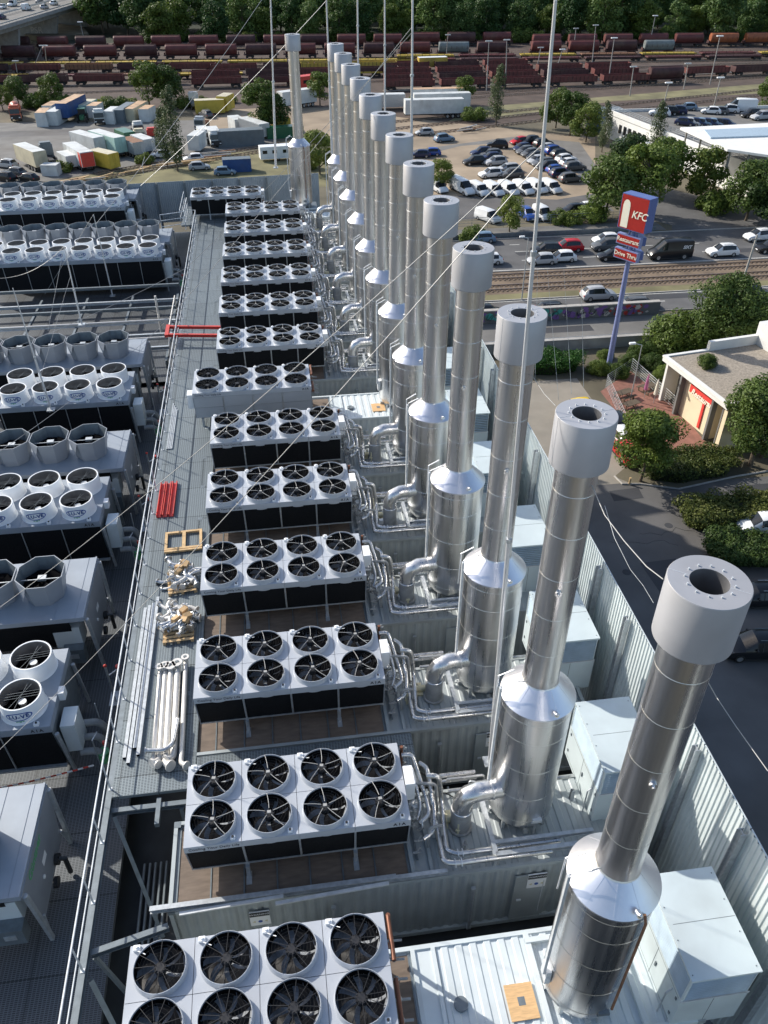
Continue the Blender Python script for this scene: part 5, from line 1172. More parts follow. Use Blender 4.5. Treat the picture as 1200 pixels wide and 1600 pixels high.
# local x: along the long front wall away from the camera; outside is +y (west), the building extends to -y
WD = 24; XF = LEN-2.9
b = MB(); b.box(2.0, -WD, 0, XF, -.75, rz-.5); b.box(.0, -WD, 0, .45, -.3, rz-.5); b.box(.45, -WD, 0, 2.0, -2.0, rz-.5); b.box(XF, -WD, 0, LEN-.3, -2.2, rz-.5)
b.build('wall', 'cream_render', t, False)
b = MB(); b.box(LEN-.3, -WD, 0, LEN, -.5, rz-.5); b.box(-.05, -WD, rz-.5, LEN+.2, -.05, rz-.1); b.build('fascia', 'white_render', t, False)
b = MB(); b.box(.3, -WD+.2, rz-.1, LEN-.1, -.4, rz-.06); b.build('roof', 'roof_gravel', t, False)
b = MB(); b.box(-.1, -.4, rz-.1, LEN+.25, .0, rz+.06); b.box(-.1, -WD, rz-.1, .3, -.4, rz+.06); b.box(LEN-.1, -5, rz-.1, LEN+.25, -.4, rz+.06); b.build('roof_edge', 'white_render', t, False)
b = MB(); b.box(LEN-.1, -10.5, rz-.1, LEN+.3, -5, rz+.9); b.box(LEN-3.2, -16, rz-.1, LEN+.3, -10.5, rz+2.2); b.build('parapet', 'white_render', t, False)
for (x0, x1, y) in ((.5, 1.95, -1.95), (XF+.05, LEN-.35, -2.15)):
    b = MB(); b.box(x0, y, .2, x1, y+.03, rz-.55, 1)
    for k in range(3): xx = x0+(x1-x0)*k/2; b.box(xx-.04, y+.03, .2, xx+.04, y+.08, rz-.55)
    for z in (.2, 1.3, 2.4, rz-.65): b.box(x0, y+.03, z, x1, y+.082, z+.07)
    b.build('window', ['galv', 'glass_dark'], t, False)
b = MB(); b.box(1.95, -.745, 0, 2.2, -.2, rz-.5); b.box(XF-.2, -.745, 0, XF+.05, -.2, rz-.5); b.box(1.0, -.9, 0, 1.15, -.7, rz-.5); b.build('column', 'concrete_dark', t, False)
b = MB(); b.box(2.25, -.74, 3.0, 6.0, -.62, 3.75); b.box(3.5, -.74, .3, 3.8, -.63, 3.0); sg = b.build('wall_sign', 'sign_red', t, False)
text('lettering', 'Restaurant', .80, 'sign_white', sg, frame((3.9, -.58, 3.2), (-1, 0, 0), (0, 0, 1)), .03, shear=.3, bold=.02)
struct('patio', MB().sheet([tuple(G(x, y)[:2]) for x, y in ((938, 612), (985, 580), (1060, 640), (1110, 700), (1050, 720), (985, 690), (960, 640))], .016), 'paving_red')
p0, p1, p2, p3 = [G(x, y) for x, y in ((946, 606), (985, 580), (1050, 640), (975, 670))]
rail_fence('patio_fence', 'wire fence with posts round the restaurant patio', 'fence', [p3[:2], p0[:2], p1[:2], p2[:2]], 0, 1.5, 'galv', 1.8, 5, .02)
for k, (x, y) in enumerate(((985, 640), (998, 655), (975, 622), (1012, 612), (1000, 668))):
    p = G(x, y); t = thing('patio_table', 'wooden table with benches on the patio, %s counted from the car park' % ordinal(k).replace('nearest', 'first'), 'table', (p.x, p.y, .02), .4, 'patio tables')
    b = MB(); b.box(-.9, -.4, .70, .9, .4, .75); b.build('table_top', 'wood_dark', t, False)
    for s_ in (-1, 1): b = MB(); b.box(-.9, s_*.7-.15, .42, .9, s_*.7+.15, .46); b.build('bench', 'wood_dark', t, False)
    b = MB()
    for s_ in (-.7, .6): b.box(s_, -.7, 0, s_+.08, .7, .08); b.box(s_, -.04, .08, s_+.08, .04, .7); b.box(s_, -.7, .08, s_+.08, -.62, .42); b.box(s_, .62, .08, s_+.08, .7, .42)
    b.build('leg', 'wood_dark', t, False)
for (x, y, m, l) in ((1006, 622, 'graf_pink', 'closed red white parasol on the patio'), (1021, 630, 'sign_white', 'closed pale parasol by the restaurant wall')):
    p = G(x, y); t = thing('parasol', l, 'parasol', (p.x, p.y, 0)); b = MB(); b.cyl((0, 0, 0), (0, 0, 2.6), .03, n=8); b.build('pole', 'galv', t)
    b = MB(); prof = [(.05, .9), (.20, 1.0), (.17, 1.6), (.12, 2.2), (.02, 2.75)]; b.lathe(prof, 9); b.build('canopy', m, t, False)
# pylon sign
base = G(950, 578); t = thing('pylon_sign', 'tall blue pole carrying red restaurant sign boxes', 'sign', (base.x, base.y, 0), 0)
b = MB(); b.cyl((0, 0, 0), (0, 0, 15.2), .30, .22, 24); b.cyl((0, 0, 0), (0, 0, .25), .5, n=8); b.build('pole', 'pole_blue', t)
fx = Vector((.53, -.85, 0)).normalized(); fy = Vector((-fx.y, fx.x, 0)); nrm = Vector((-.85, -.53, 0)).normalized()   # fx reading direction, nrm towards viewer
def sbox(c, w_, dpt, z0, z1, m):
    b = MB(); c = Vector(c); P = [c-fx*w_/2+nrm*dpt/2, c+fx*w_/2+nrm*dpt/2, c+fx*w_/2-nrm*dpt/2, c-fx*w_/2-nrm*dpt/2]
    b.hexa([(p.x, p.y, z0) for p in P]+[(p.x, p.y, z1) for p in P]); return b.build('sign_box', m, t, False)
def face(parent, c, w_, dpt, z0, z1, m, inset=.06):
    b = MB(); c = Vector(c)+nrm*(dpt/2+.012); a = c-fx*(w_/2-inset); e = c+fx*(w_/2-inset); b.add([(a.x, a.y, z0+inset), (e.x, e.y, z0+inset), (e.x, e.y, z1-inset), (a.x, a.y, z1-inset)], [(0, 1, 2, 3)]); b.add([(a.x, a.y, z0+inset), (e.x, e.y, z0+inset), (e.x, e.y, z1-inset), (a.x, a.y, z1-inset)], [(3, 2, 1, 0)]); return b.build('face', m, parent, False)
W1 = 3.1; D1 = 1.25
s1 = sbox((0, 0, 0), W1, D1, 15.0, 18.2, 'sign_blue'); face(s1, (0, 0, 0), W1, D1, 15.0, 18.2, 'sign_red')
c = nrm*(D1/2+.03)
text('lettering', 'KFC', .95, 'sign_white', s1, frame(Vector((.0, 0, 16.5))+c+fx*.72, fx, (0, 0, 1)), .01, shear=.18, bold=.015)
b = MB()      # plain pale rounded panel where the emblem sits
pp = [(-1.25, 15.15), (-.45, 15.15), (-.45, 17.2), (-.52, 17.5), (-.68, 17.68), (-.85, 17.72), (-1.02, 17.68), (-1.18, 17.5), (-1.25, 17.2)]
n = len(pp); vs = [tuple(c+fx*u+Vector((0, 0, z)))for u, z in pp]; b.add(vs, [tuple(range(n))]); b.build('pale_shape', 'sign_white', s1, False)
for z0, z1, word, sh in ((13.45, 14.45, 'Restaurant', 0), (12.05, 13.05, 'Drive Thru', 0)):
    s2 = sbox(nrm*.25-fx*.15, 2.7, .45, z0, z1, 'pole_blue'); face(s2, nrm*.25-fx*.15, 2.7, .45, z0, z1, 'sign_red', .09)
    text('lettering', word, .58, 'sign_white', s2, frame(nrm*.50-fx*.15+Vector((0, 0, (z0+z1)/2)), fx, (0, 0, 1)), .01, bold=.008)
    b = MB(); cc = -nrm*.55+fx*.5; b.box(cc.x-.4, cc.y-.55, z0+.1, cc.x+.4, cc.y+.55, z1-.1); b.build('sign_box', 'sign_blue', t, False)
b = MB()
for s_ in (-.45, .45): q = fx*s_; b.bar((q.x, q.y, 12.0), (q.x, q.y, 15.1), .14, .14)
b.build('strut', 'pole_blue', t, False)
# street lamps and poles
def lamp(px, py, h, label, lean=(0, 0), arm=1.2, z=0, rz_=0, r=.07, m='galv', group='street and yard lamps'):
    p = G(px, py, z); t = thing('street_lamp', label, 'street lamp', (p.x, p.y, z), rz_, group); b = MB(); b.cyl((0, 0, 0), (lean[0], lean[1], h), r, r*.6, 8)
    if arm: b.cyl((lean[0], lean[1], h), (lean[0]-arm, lean[1], h+.25), r*.6, r*.5, 8)
    b.build('pole', m, t); b = MB(); b.box(lean[0]-arm-.5, lean[1]-.14, h+.18, lean[0]-arm+.1, lean[1]+.14, h+.34); b.build('lamp_head', 'white_plastic', t, False)
lamp(815, 469, 7.8, 'street lamp between the tram track and near carriageway', arm=.6, r=.09); lamp(998, 308, 8.5, 'tall thin lamp post rising behind the pylon sign', arm=0)
lamp(985, 625, 6, 'slim lamp on the restaurant patio', arm=.8)
p = G(1145, 578-90); t = thing('utility_pole', 'grey utility pole leaning beside the road at the right edge', 'pole', (p.x, p.y, 0)); b = MB(); b.cyl((0, 0, 0), (.4, 0, 9.5), .16, .11, 10); b.build('shaft', 'concrete', t); b = MB(); b.bar((-.2, 0, 9.0), (1.0, 0, 9.0), .1, .1); b.build('cross_arm', 'concrete', t, False)
for k, (x, y, h) in enumerate(((1021, 340, 4),)):
    p = G(x, y); t = thing('traffic_sign', 'small white sign seen from behind near the black van', 'sign', (p.x, p.y, 0)); b = MB(); b.cyl((0, 0, 0), (0, 0, 3.2), .04, n=8); b.build('post', 'galv', t); b = MB(); b.box(-.3, -.02, 1.9, .3, .02, 3.2); b.build('panel', 'white_plastic', t, False)
for k, (x, y) in enumerate(((983, 757), (1158, 730), (1112, 705))):
    p = G(x, y); b = MB(); b.cyl((0, 0, 0), (0, 0, .7), .10, n=8); o = b.build('bollard', 'wood_pallet'); o.location = p; tag(o, 'short wooden bollard at the hedge kerb, %s from the left' % ('first', 'second', 'third')[k], 'bollard', 'wooden bollards')
b = MB(); b.pipe([G(1000, 757)+Vector((0, 0, .06)), G(1060, 765)+Vector((0, 0, .06)), G(1150, 745)+Vector((0, 0, .06)), G(1210, 735)+Vector((0, 0, .06))], .09, 6); b.pipe([G(960, 745)+Vector((0, 0, .06)), G(972, 757)+Vector((0, 0, .06)), G(1000, 757)+Vector((0, 0, .06))], .09, 6)
struct('hedge_kerb', b, 'kerb')
struct('planting_soil', MB().sheet(Gp((960, 745), (975, 732), (1120, 705), (1200, 710), (1215, 733), (1060, 763), (990, 757)), .02), 'soil')
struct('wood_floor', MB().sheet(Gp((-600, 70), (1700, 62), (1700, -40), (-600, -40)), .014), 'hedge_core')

rp = random.Random(9)
b = MB()
for (x, y, w_, h_) in ((36, 38, 5, 1.2), (40, 44.5, 7, 1.0), (29, 33, 3, 4), (46, 39, 6, .8), (30, 44.8, 2.5, 1.6), (50, 86.0, 9, 1.3), (38, 104, 8, 1.4), (66, 101, 7, 1.6), (34, 78, 6, 1.5)):
    P = [(x+rp.uniform(-.2, .2), y+rp.uniform(-.1, .1)), (x+w_, y+rp.uniform(-.2, .2)), (x+w_+rp.uniform(-.3, .3), y+h_), (x+rp.uniform(-.2, .2), y+h_+rp.uniform(-.2, .2))]; b.sheet(P, .0125)
struct('asphalt_patch', b, 'asphalt_dark')
b = MB()
for (x, y) in ((33, 41), (44, 43.5), (27.5, 36), (42, 100), (60, 103.5), (37, 85)): b.cyl((x, y, .005), (x, y, .016), .33, n=16)
struct('manhole_cover', b, 'asphalt_dark')
b = MB()
for q in range(7):
    x, y = rp.uniform(26, 44), rp.uniform(33, 45); P = []
    for k in range(9): P.append((x, y)); x += rp.uniform(.2, .9); y += rp.uniform(-.5, .5)
    for k in range(8): b.bar((P[k][0], P[k][1], .012), (P[k+1][0], P[k+1][1], .012), .03, .004)
struct('tar_seam', b, 'black_plastic')
# ================================================================== TREES
def leaves(bm, c, rad, n, size, rnd, m=0, shell=.55):
    for _ in range(n):
        while True:
            v = Vector((rnd.uniform(-1, 1), rnd.uniform(-1, 1), rnd.uniform(-1, 1)))
            if .05 < v.length <= 1: break
        v = v.normalized()*(shell+(1-shell)*v.length)
        p = Vector(c)+Vector((v.x*rad[0], v.y*rad[1], v.z*rad[2]))
        a = Vector((rnd.gauss(0, 1), rnd.gauss(0, 1), rnd.gauss(0, .6))).normalized(); nn = (v+Vector((rnd.gauss(0, .5), rnd.gauss(0, .5), rnd.gauss(0, .5)+.3))).normalized()
        a = (a-nn*a.dot(nn)).normalized(); b_ = nn.cross(a); s_ = size*rnd.uniform(.6, 1.3)
        o = len(bm.v); bm.v += [tuple(p-a*s_), tuple(p-b_*s_*.55), tuple(p+a*s_), tuple(p+b_*s_*.55)]; bm.f.append((o, o+1, o+2, o+3)); bm.m.append(m)
def crown(rnd, R_, H, z0, nc, nl, size, kind='round'):
    b = MB(); C = []
    for k in range(nc):
        if kind == 'birch':
            z = z0+H*(k+.5)/nc; rr = R_*(1-.65*abs((k+.5)/nc-.42)*1.6); a = rnd.uniform(0, 6.28); q = rr*rnd.uniform(.1, .6); r = rr*rnd.uniform(.45, .7)
            C.append(((q*math.cos(a), q*math.sin(a), z), (r, r, r*1.5)))
        elif kind == 'bush':
            a = rnd.uniform(0, 6.28); q = R_*math.sqrt(rnd.random())*.8; r = R_*rnd.uniform(.25, .42); C.append(((q*math.cos(a), q*math.sin(a), r*.6+rnd.uniform(0, H*.55)*(1-q/R_*.6)), (r, r, r*.9)))
        else:
            a = rnd.uniform(0, 6.28); u = rnd.uniform(-.75, .95); q = math.sqrt(max(0, 1-u*u))*rnd.uniform(.35, .85)*R_; r = R_*rnd.uniform(.22, .42)
            C.append(((q*math.cos(a), q*math.sin(a), z0+H/2+u*H/2*.85), (r*1.1, r*1.1, r*.85)))
    for c, r in C: leaves(b, c, r, nl, size, rnd)
    return b, C
def tree_proto(seed, R_, H, z0, nc, nl, size, leaf, kind='round', rad=.22):
    rnd = random.Random(seed); t = thing('tree', '', 'tree', (0, 0, -500))
    b, C = crown(rnd, R_, H, z0, nc, nl, size, kind); b.build('crown', leaf, t, False)
    b = MB(); top = z0+H*.6
    pts = [(0, 0, -.1), (rnd.uniform(-.1, .1), rnd.uniform(-.1, .1), z0*.6), (rnd.uniform(-.3, .3), rnd.uniform(-.3, .3), top)]
    b.cyl(pts[0], pts[1], rad, rad*.8, 8, caps=False); b.cyl(pts[1], pts[2], rad*.8, rad*.25, 8)
    for c, r in C[::2]:
        z = min(top, max(z0*.55, c[2]-1.2)); k = z/top; b.cyl((pts[2][0]*k, pts[2][1]*k, z), c, rad*.32, rad*.08, 5, caps=False)
    b.build('trunk', 'bark', t); return t
TP = {}
TP['big1'] = tree_proto(1, 4.2, 9.5, 1.2, 32, 190, .26, 'leaf', rad=.28); TP['big2'] = tree_proto(2, 4.5, 8.6, 1.0, 34, 180, .26, 'leaf_dark', rad=.28)
TP['light'] = tree_proto(3, 3.8, 7.4, .9, 28, 170, .24, 'leaf_light', rad=.22); TP['birch'] = tree_proto(4, 2.5, 9.5, 2.0, 20, 190, .16, 'leaf_birch', 'birch', .15)
TP['near'] = tree_proto(5, 2.8, 4.8, 1.7, 34, 420, .125, 'leaf', rad=.16); TP['near2'] = tree_proto(6, 3.6, 6.6, 1.6, 42, 420, .14, 'leaf_dark', rad=.24)
TP['bush'] = tree_proto(7, 3.2, 3.4, .2, 22, 170, .20, 'leaf', 'bush', .1); TP['bushl'] = tree_proto(8, 2.6, 2.6, .2, 20, 160, .17, 'leaf_light', 'bush', .1)
TP['nearbush'] = tree_proto(9, 3.2, 4.6, .2, 34, 430, .13, 'leaf', 'bush', .12); TP['wood1'] = tree_proto(10, 8.0, 19, .8, 40, 170, .50, 'leaf_wood', rad=.4); TP['wood2'] = tree_proto(11, 7.5, 21, .8, 42, 170, .50, 'leaf_wood', rad=.4)
TP['wood3'] = tree_proto(12, 7.0, 15, .6, 34, 170, .46, 'leaf', rad=.3)
def tree(kind, px, py, scale, label, group=None, name='tree', cat='tree', pos=None, rz=None, sq=1):
    t = dup(TP[kind]); p = Vector(pos) if pos is not None else G(px, py); t.location = (p.x, p.y, 0); t.rotation_euler = (0, 0, random.uniform(0, 6.28) if rz is None else rz)
    t.scale = (scale, scale, scale*sq); t['label'] = label; t['category'] = cat; t.name = name
    if group: t['group'] = group
    return t
SH = 'shrub'
tree('near', 1000, 752, 1.02, 'small leafy tree at the left end of the flowering hedge'); tree('near2', 1172, 728, 1.0, 'dark dense tree hiding the right end of the restaurant wall')
tree('near2', 1190, 715, 1.0, 'dark tree at the right edge beside the restaurant'); tree('near', 1205, 690, 1.1, 'tree cut by the right edge in front of the restaurant roof')
tree('near2', 1118, 556, 1.10, 'tall dense tree right of the pylon sign by the near carriageway'); tree('nearbush', 1062, 545, 1.25, 'broad dark bush left of the tall tree beside the slip road', None, 'bush', SH)
tree('nearbush', 1090, 550, 1.1, 'dark bush behind the restaurant roof', None, 'bush', SH); tree('nearbush', 1165, 520, 1.1, 'bush right of the tall dense tree', None, 'bush', SH); tree('nearbush', 1205, 500, 1.0, 'bush at the right edge beside the slip road', None, 'bush', SH)
for k, (x, y, s_) in enumerate(((935, 583, .42), (965, 588, .40), (1005, 560, .55), (1020, 575, .45), (985, 572, .4), (1035, 590, .4), (945, 560, .3))):
    tree('nearbush', x, y, s_, 'low shrub round the foot of the pylon sign', 'shrubs round the foot of the pylon sign', 'bush', SH)
tree('nearbush', 0, 0, .34, 'small plant growing on the restaurant gravel roof', None, 'bush', SH, pos=(43.5, 58.5, 0)).location.z = 4.75
tree('nearbush', 0, 0, .30, 'yellow green plant at the near edge of the restaurant roof', None, 'bush', SH, pos=(46.0, 52.5, 0)).location.z = 4.75
for (x, y, k, s_, l) in ((945, 343, 'big2', 1.02, 'large dark tree left above the pylon sign'), (1000, 338, 'big1', 1.08, 'large tree right behind the pylon sign'), (975, 296, 'big2', .95, 'large tree in front of the white hall wall'),
    (1030, 312, 'big1', .95, 'broad green tree before the hall wall, right of the sign'), (1020, 250, 'birch', .9, 'slender pale tree reaching over the hall parapet'), (1092, 315, 'light', 1.05, 'light green tree right of the dark trees before the hall'),
    (1120, 330, 'bush', 1.2, 'dark bushy tree beside the side road'), (1165, 345, 'big2', .95, 'dark tree at the right below the hall roof'), (1205, 360, 'big2', 1.05, 'dark tree cut by the right edge below the hall'),
    (868, 200, 'light', .95, 'light green tree left of the hall end'), (890, 212, 'big1', .85, 'tree with dense crown near the car park corner'), (915, 222, 'light', .9, 'yellow green tree before the blue hall end'), (940, 238, 'birch', .8, 'thin tree between car park and hall wall'),
    (775, 196, 'birch', 1.05, 'single willow like tree beside the tracks above the car park'), (742, 188, 'bush', 1.0, 'dark bush next to the white trailers'), (690, 297, 'light', .62, 'small tree between stack caps and the white vans'),
    (796, 362, 'light', .62, 'shrub covering the white van by the guard rail'), (736, 375, 'bushl', .9, 'bush by the guard rail behind the stack caps'), (872, 348, 'bushl', .85, 'light shrub beside the guard rail, left'), (893, 350, 'bushl', .8, 'light shrub beside the guard rail, right'), (925, 345, 'bush', .9, 'green shrub at the guard rail below the large trees'),
    (278, 268, 'birch', 1.22, 'tall weeping tree in the truck yard before the far fence'), (262, 262, 'birch', .9, 'smaller weeping tree beside the tall one in the truck yard'), (412, 205, 'big1', 1.0, 'big round green tree behind the lone stack mast'), (430, 207, 'big2', .8, 'dark tree right of the big round green tree'),
    (500, 165, 'big1', .75, 'green tree beside the red vehicle behind the lone stack'), (500, 272, 'light', .9, 'green tree just behind the far fence between stacks'), (480, 262, 'bushl', 1.0, 'bush just behind the far fence'), (1195, 180, 'big1', .8, 'bright green tree cut by the right edge beyond the hall'),
    (235, 168, 'big1', 1.0, 'big green tree behind the blue trailer'), (265, 165, 'big2', .95, 'dark tree right of the big green tree by the yard'), (210, 172, 'bushl', 1.2, 'bush behind the cream containers'), (185, 172, 'bush', 1.1, 'low bush behind the grey container'),
    (160, 170, 'bushl', 1.1, 'low light bush behind the white containers'), (85, 168, 'light', .9, 'light green tree behind the white containers at left'), (105, 170, 'bush', 1.1, 'bush left of the blue trailer'), (60, 168, 'bush', 1.2, 'dark bush behind the small grey trailer'), (30, 165, 'big2', .7, 'dark tree behind the cement mixer truck'), (5, 172, 'light', .7, 'tree at the left edge of the yard'),
    (290, 168, 'bushl', 1.1, 'bush behind the weeping tree'), (315, 165, 'bushl', .9, 'bush left of the yellow wagon'), (100, 268, 'bushl', .8, 'green bush beside the cream box trailer'), (225, 255, 'bushl', .8, 'green weeds beside the grey tippers'), (360, 160, 'bushl', .8, 'bush behind the yellow cabin'), (860, 185, 'bush', .7, 'small bush at the end of the tracks'), (15, 80, 'bushl', 1.4, 'light bush under the bridge at left edge'),
    (650, 165, 'bushl', 1.0, 'bush behind the small white wagon'), (725, 165, 'light', .8, 'light tree at the right end of the white trailers')):
    tree(k, x, y, s_, l, None, 'tree' if 'tree' in l else 'bush', 'tree' if 'tree' in l else 'shrub')
WG = 'trees of the wood beyond the rail yard'
rw = random.Random(21); k = 0
for row, (y0, n_, sc) in enumerate(((64, 34, .85), (55, 32, 1.1), (44, 28, 1.15), (32, 24, 1.2), (18, 22, 1.25))):
    for i in range(n_):
        px = -60+i*1340/n_+rw.uniform(-14, 14); py = y0+rw.uniform(-3, 3)
        if px < 260-row*12 and row >= 0 and px < 150+ (0 if row > 1 else 30) : 
            if row < 1: continue
        if px < 130: continue
        kd = rw.choice(('wood1', 'wood2', 'wood1', 'wood3') if row < 2 else ('wood1', 'wood2', 'wood2')); k += 1
        tree(kd, px, py, sc*rw.uniform(.75, 1.12), 'leafy tree of the dense wood beyond the rail yard', WG)
for i in range(26):
    px = 240+i*38+rw.uniform(-12, 12); tree(rw.choice(('bush', 'bushl', 'bush')), px, 66+rw.uniform(-2, 1), rw.uniform(1.0, 1.9), 'bush at the foot of the wood beyond the rail yard', 'bushes along the foot of the wood', 'bush', SH)
# hedges
def hedge(poly, h, label, m='leaf_hedge', n=9000, size=.10, z=0, seed=1):
    rnd = random.Random(seed); P = [Vector((*G(x, y)[:2], 0)) if not isinstance(x, Vector) else x for x, y in poly]
    t = thing('hedge', label, 'hedge', P[0]); P = [p-P[0] for p in P]
    xs = [p.x for p in P]; ys = [p.y for p in P]
    def inside(x, y):
        c = False; j = len(P)-1
        for i in range(len(P)):
            if (P[i].y > y) != (P[j].y > y) and x < (P[j].x-P[i].x)*(y-P[i].y)/(P[j].y-P[i].y)+P[i].x: c = not c
            j = i
        return c
    cen = sum(P, Vector())/len(P); Q = [cen+(p-cen)*.88 for p in P]
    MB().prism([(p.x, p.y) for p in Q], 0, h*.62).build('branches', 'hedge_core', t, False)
    b = MB(); blobs = []
    while len(blobs) < 110:
        x = rnd.uniform(min(xs), max(xs)); y = rnd.uniform(min(ys), max(ys))
        if inside(x, y): blobs.append((x, y, rnd.uniform(.45, .95), rnd.uniform(h*.55, h*.80)))
    for x, y, r, z_ in blobs: leaves(b, (x, y, z_), (r, r, r*.55), n//75, size, rnd, shell=.7)
    for _ in range(n//3):
        i = rnd.randrange(len(Q)); p = Q[i].lerp(Q[(i+1) % len(Q)], rnd.random()); leaves(b, (p.x, p.y, rnd.uniform(.1, h*.85)), (.22, .22, .2), 1, size, rnd)
    b.build('foliage', m, t, False)
hedge([(1000, 722), (1008, 752), (1060, 758), (1140, 745), (1148, 716), (1100, 712)], 1.5, 'long flowering hedge between the small tree and the restaurant', seed=2)
hedge([(1060, 798), (1062, 822), (1090, 832), (1150, 826), (1215, 815), (1215, 785), (1130, 784)], 1.5, 'reddish green hedge beside the restaurant car park lane', seed=3)
hedge([(1098, 848), (1105, 878), (1150, 888), (1230, 890), (1230, 855), (1150, 842)], 1.4, 'dark shaded hedge below the white car', 'leaf_dark', seed=4)
hedge([(790, 563), (790, 585), (860, 588), (903, 582), (905, 570), (850, 562)], 1.9, 'bright green clipped hedge below the parapet wall', 'leaf_green', 9000, seed=5)
hedge([(1035, 575), (1065, 590), (1085, 560), (1060, 548)], 1.2, 'ragged green hedge left of the restaurant roof', 'leaf', 5000, seed=6)

# ================================================================== FREIGHT AND TRUCKS IN THE YARD
def fbox(name, label, cat, px, py, L, W, H, h, m, rot, base=0.0, ribs=0, roof=None, wheels=0, group=None, extra=None):
    p = G(px, py); t = thing(name, label, cat, (p.x, p.y, 0), R(rot), group)
    b = MB(); b.box(-L/2, -W/2, base, L/2, W/2, base+H)
    if ribs:
        k = -L/2+.15
        while k < L/2-.1: b.box(k, -W/2-.03, base+.15, k+.12, W/2+.03, base+H-.12); k += .32
    for s_ in (-L/2, L/2-.1): b.box(s_-.01, -W/2-.02, base, s_+.11, W/2+.02, base+H+.01)
    bd = b.build('box', m, t, False)
    b = MB(); b.box(-L/2+.03, -W/2+.03, base+H, L/2-.03, W/2-.03, base+H+.03); b.build('roof', roof or m, t, False)
    b = MB()
    for s_ in (-1, 1): b.box(L/2+.011, s_*W/4-W/4+.06, base+.1, L/2+.04, s_*W/4+W/4-.06, base+H-.1); b.cyl((L/2+.06, s_*.25, base+.15), (L/2+.06, s_*.25, base+H-.15), .03, n=5)
    b.build('door', m, t, False)
    if wheels:
        b = MB(); b.box(-L/2, -.5, base-.35, L/2, .5, base); b.build('chassis', 'plastic_trim', t, False)
        for k in range(wheels):
            for s_ in (-1, 1): w_ = place(WH['truck'][0], 'wheel', t, (L/2-1.2-1.3*k if k < 3 else -L/2+1.5, s_*(W/2-.2), .5)); place(WH['truck'][1], 'rim', w_, (0, 0, 0), 0 if s_ > 0 else math.pi)
    return t
mat('cont_blue', (.02, .07, .22), .5, 0, .12, 1.5, dirt=.2); mat('cont_white', (.58, .60, .59), .55, 0, .1, 1.0, dirt=.3); mat('cont_cream', (.55, .50, .36), .55, 0, .1, 1., dirt=.25); mat('cont_dgrey', (.12, .15, .17), .55, 0, .12, 1., dirt=.2)
mat('cont_yellow', (.55, .42, .06), .55, 0, .12, 1., dirt=.2); mat('roof_rust', (.50, .33, .20), .7, 0, .3, .6, dirt=.4); mat('cont_mint', (.42, .62, .55), .55, 0, .1, 1.); mat('orange_red', (.45, .10, .05), .45, 0, .12, 2.)
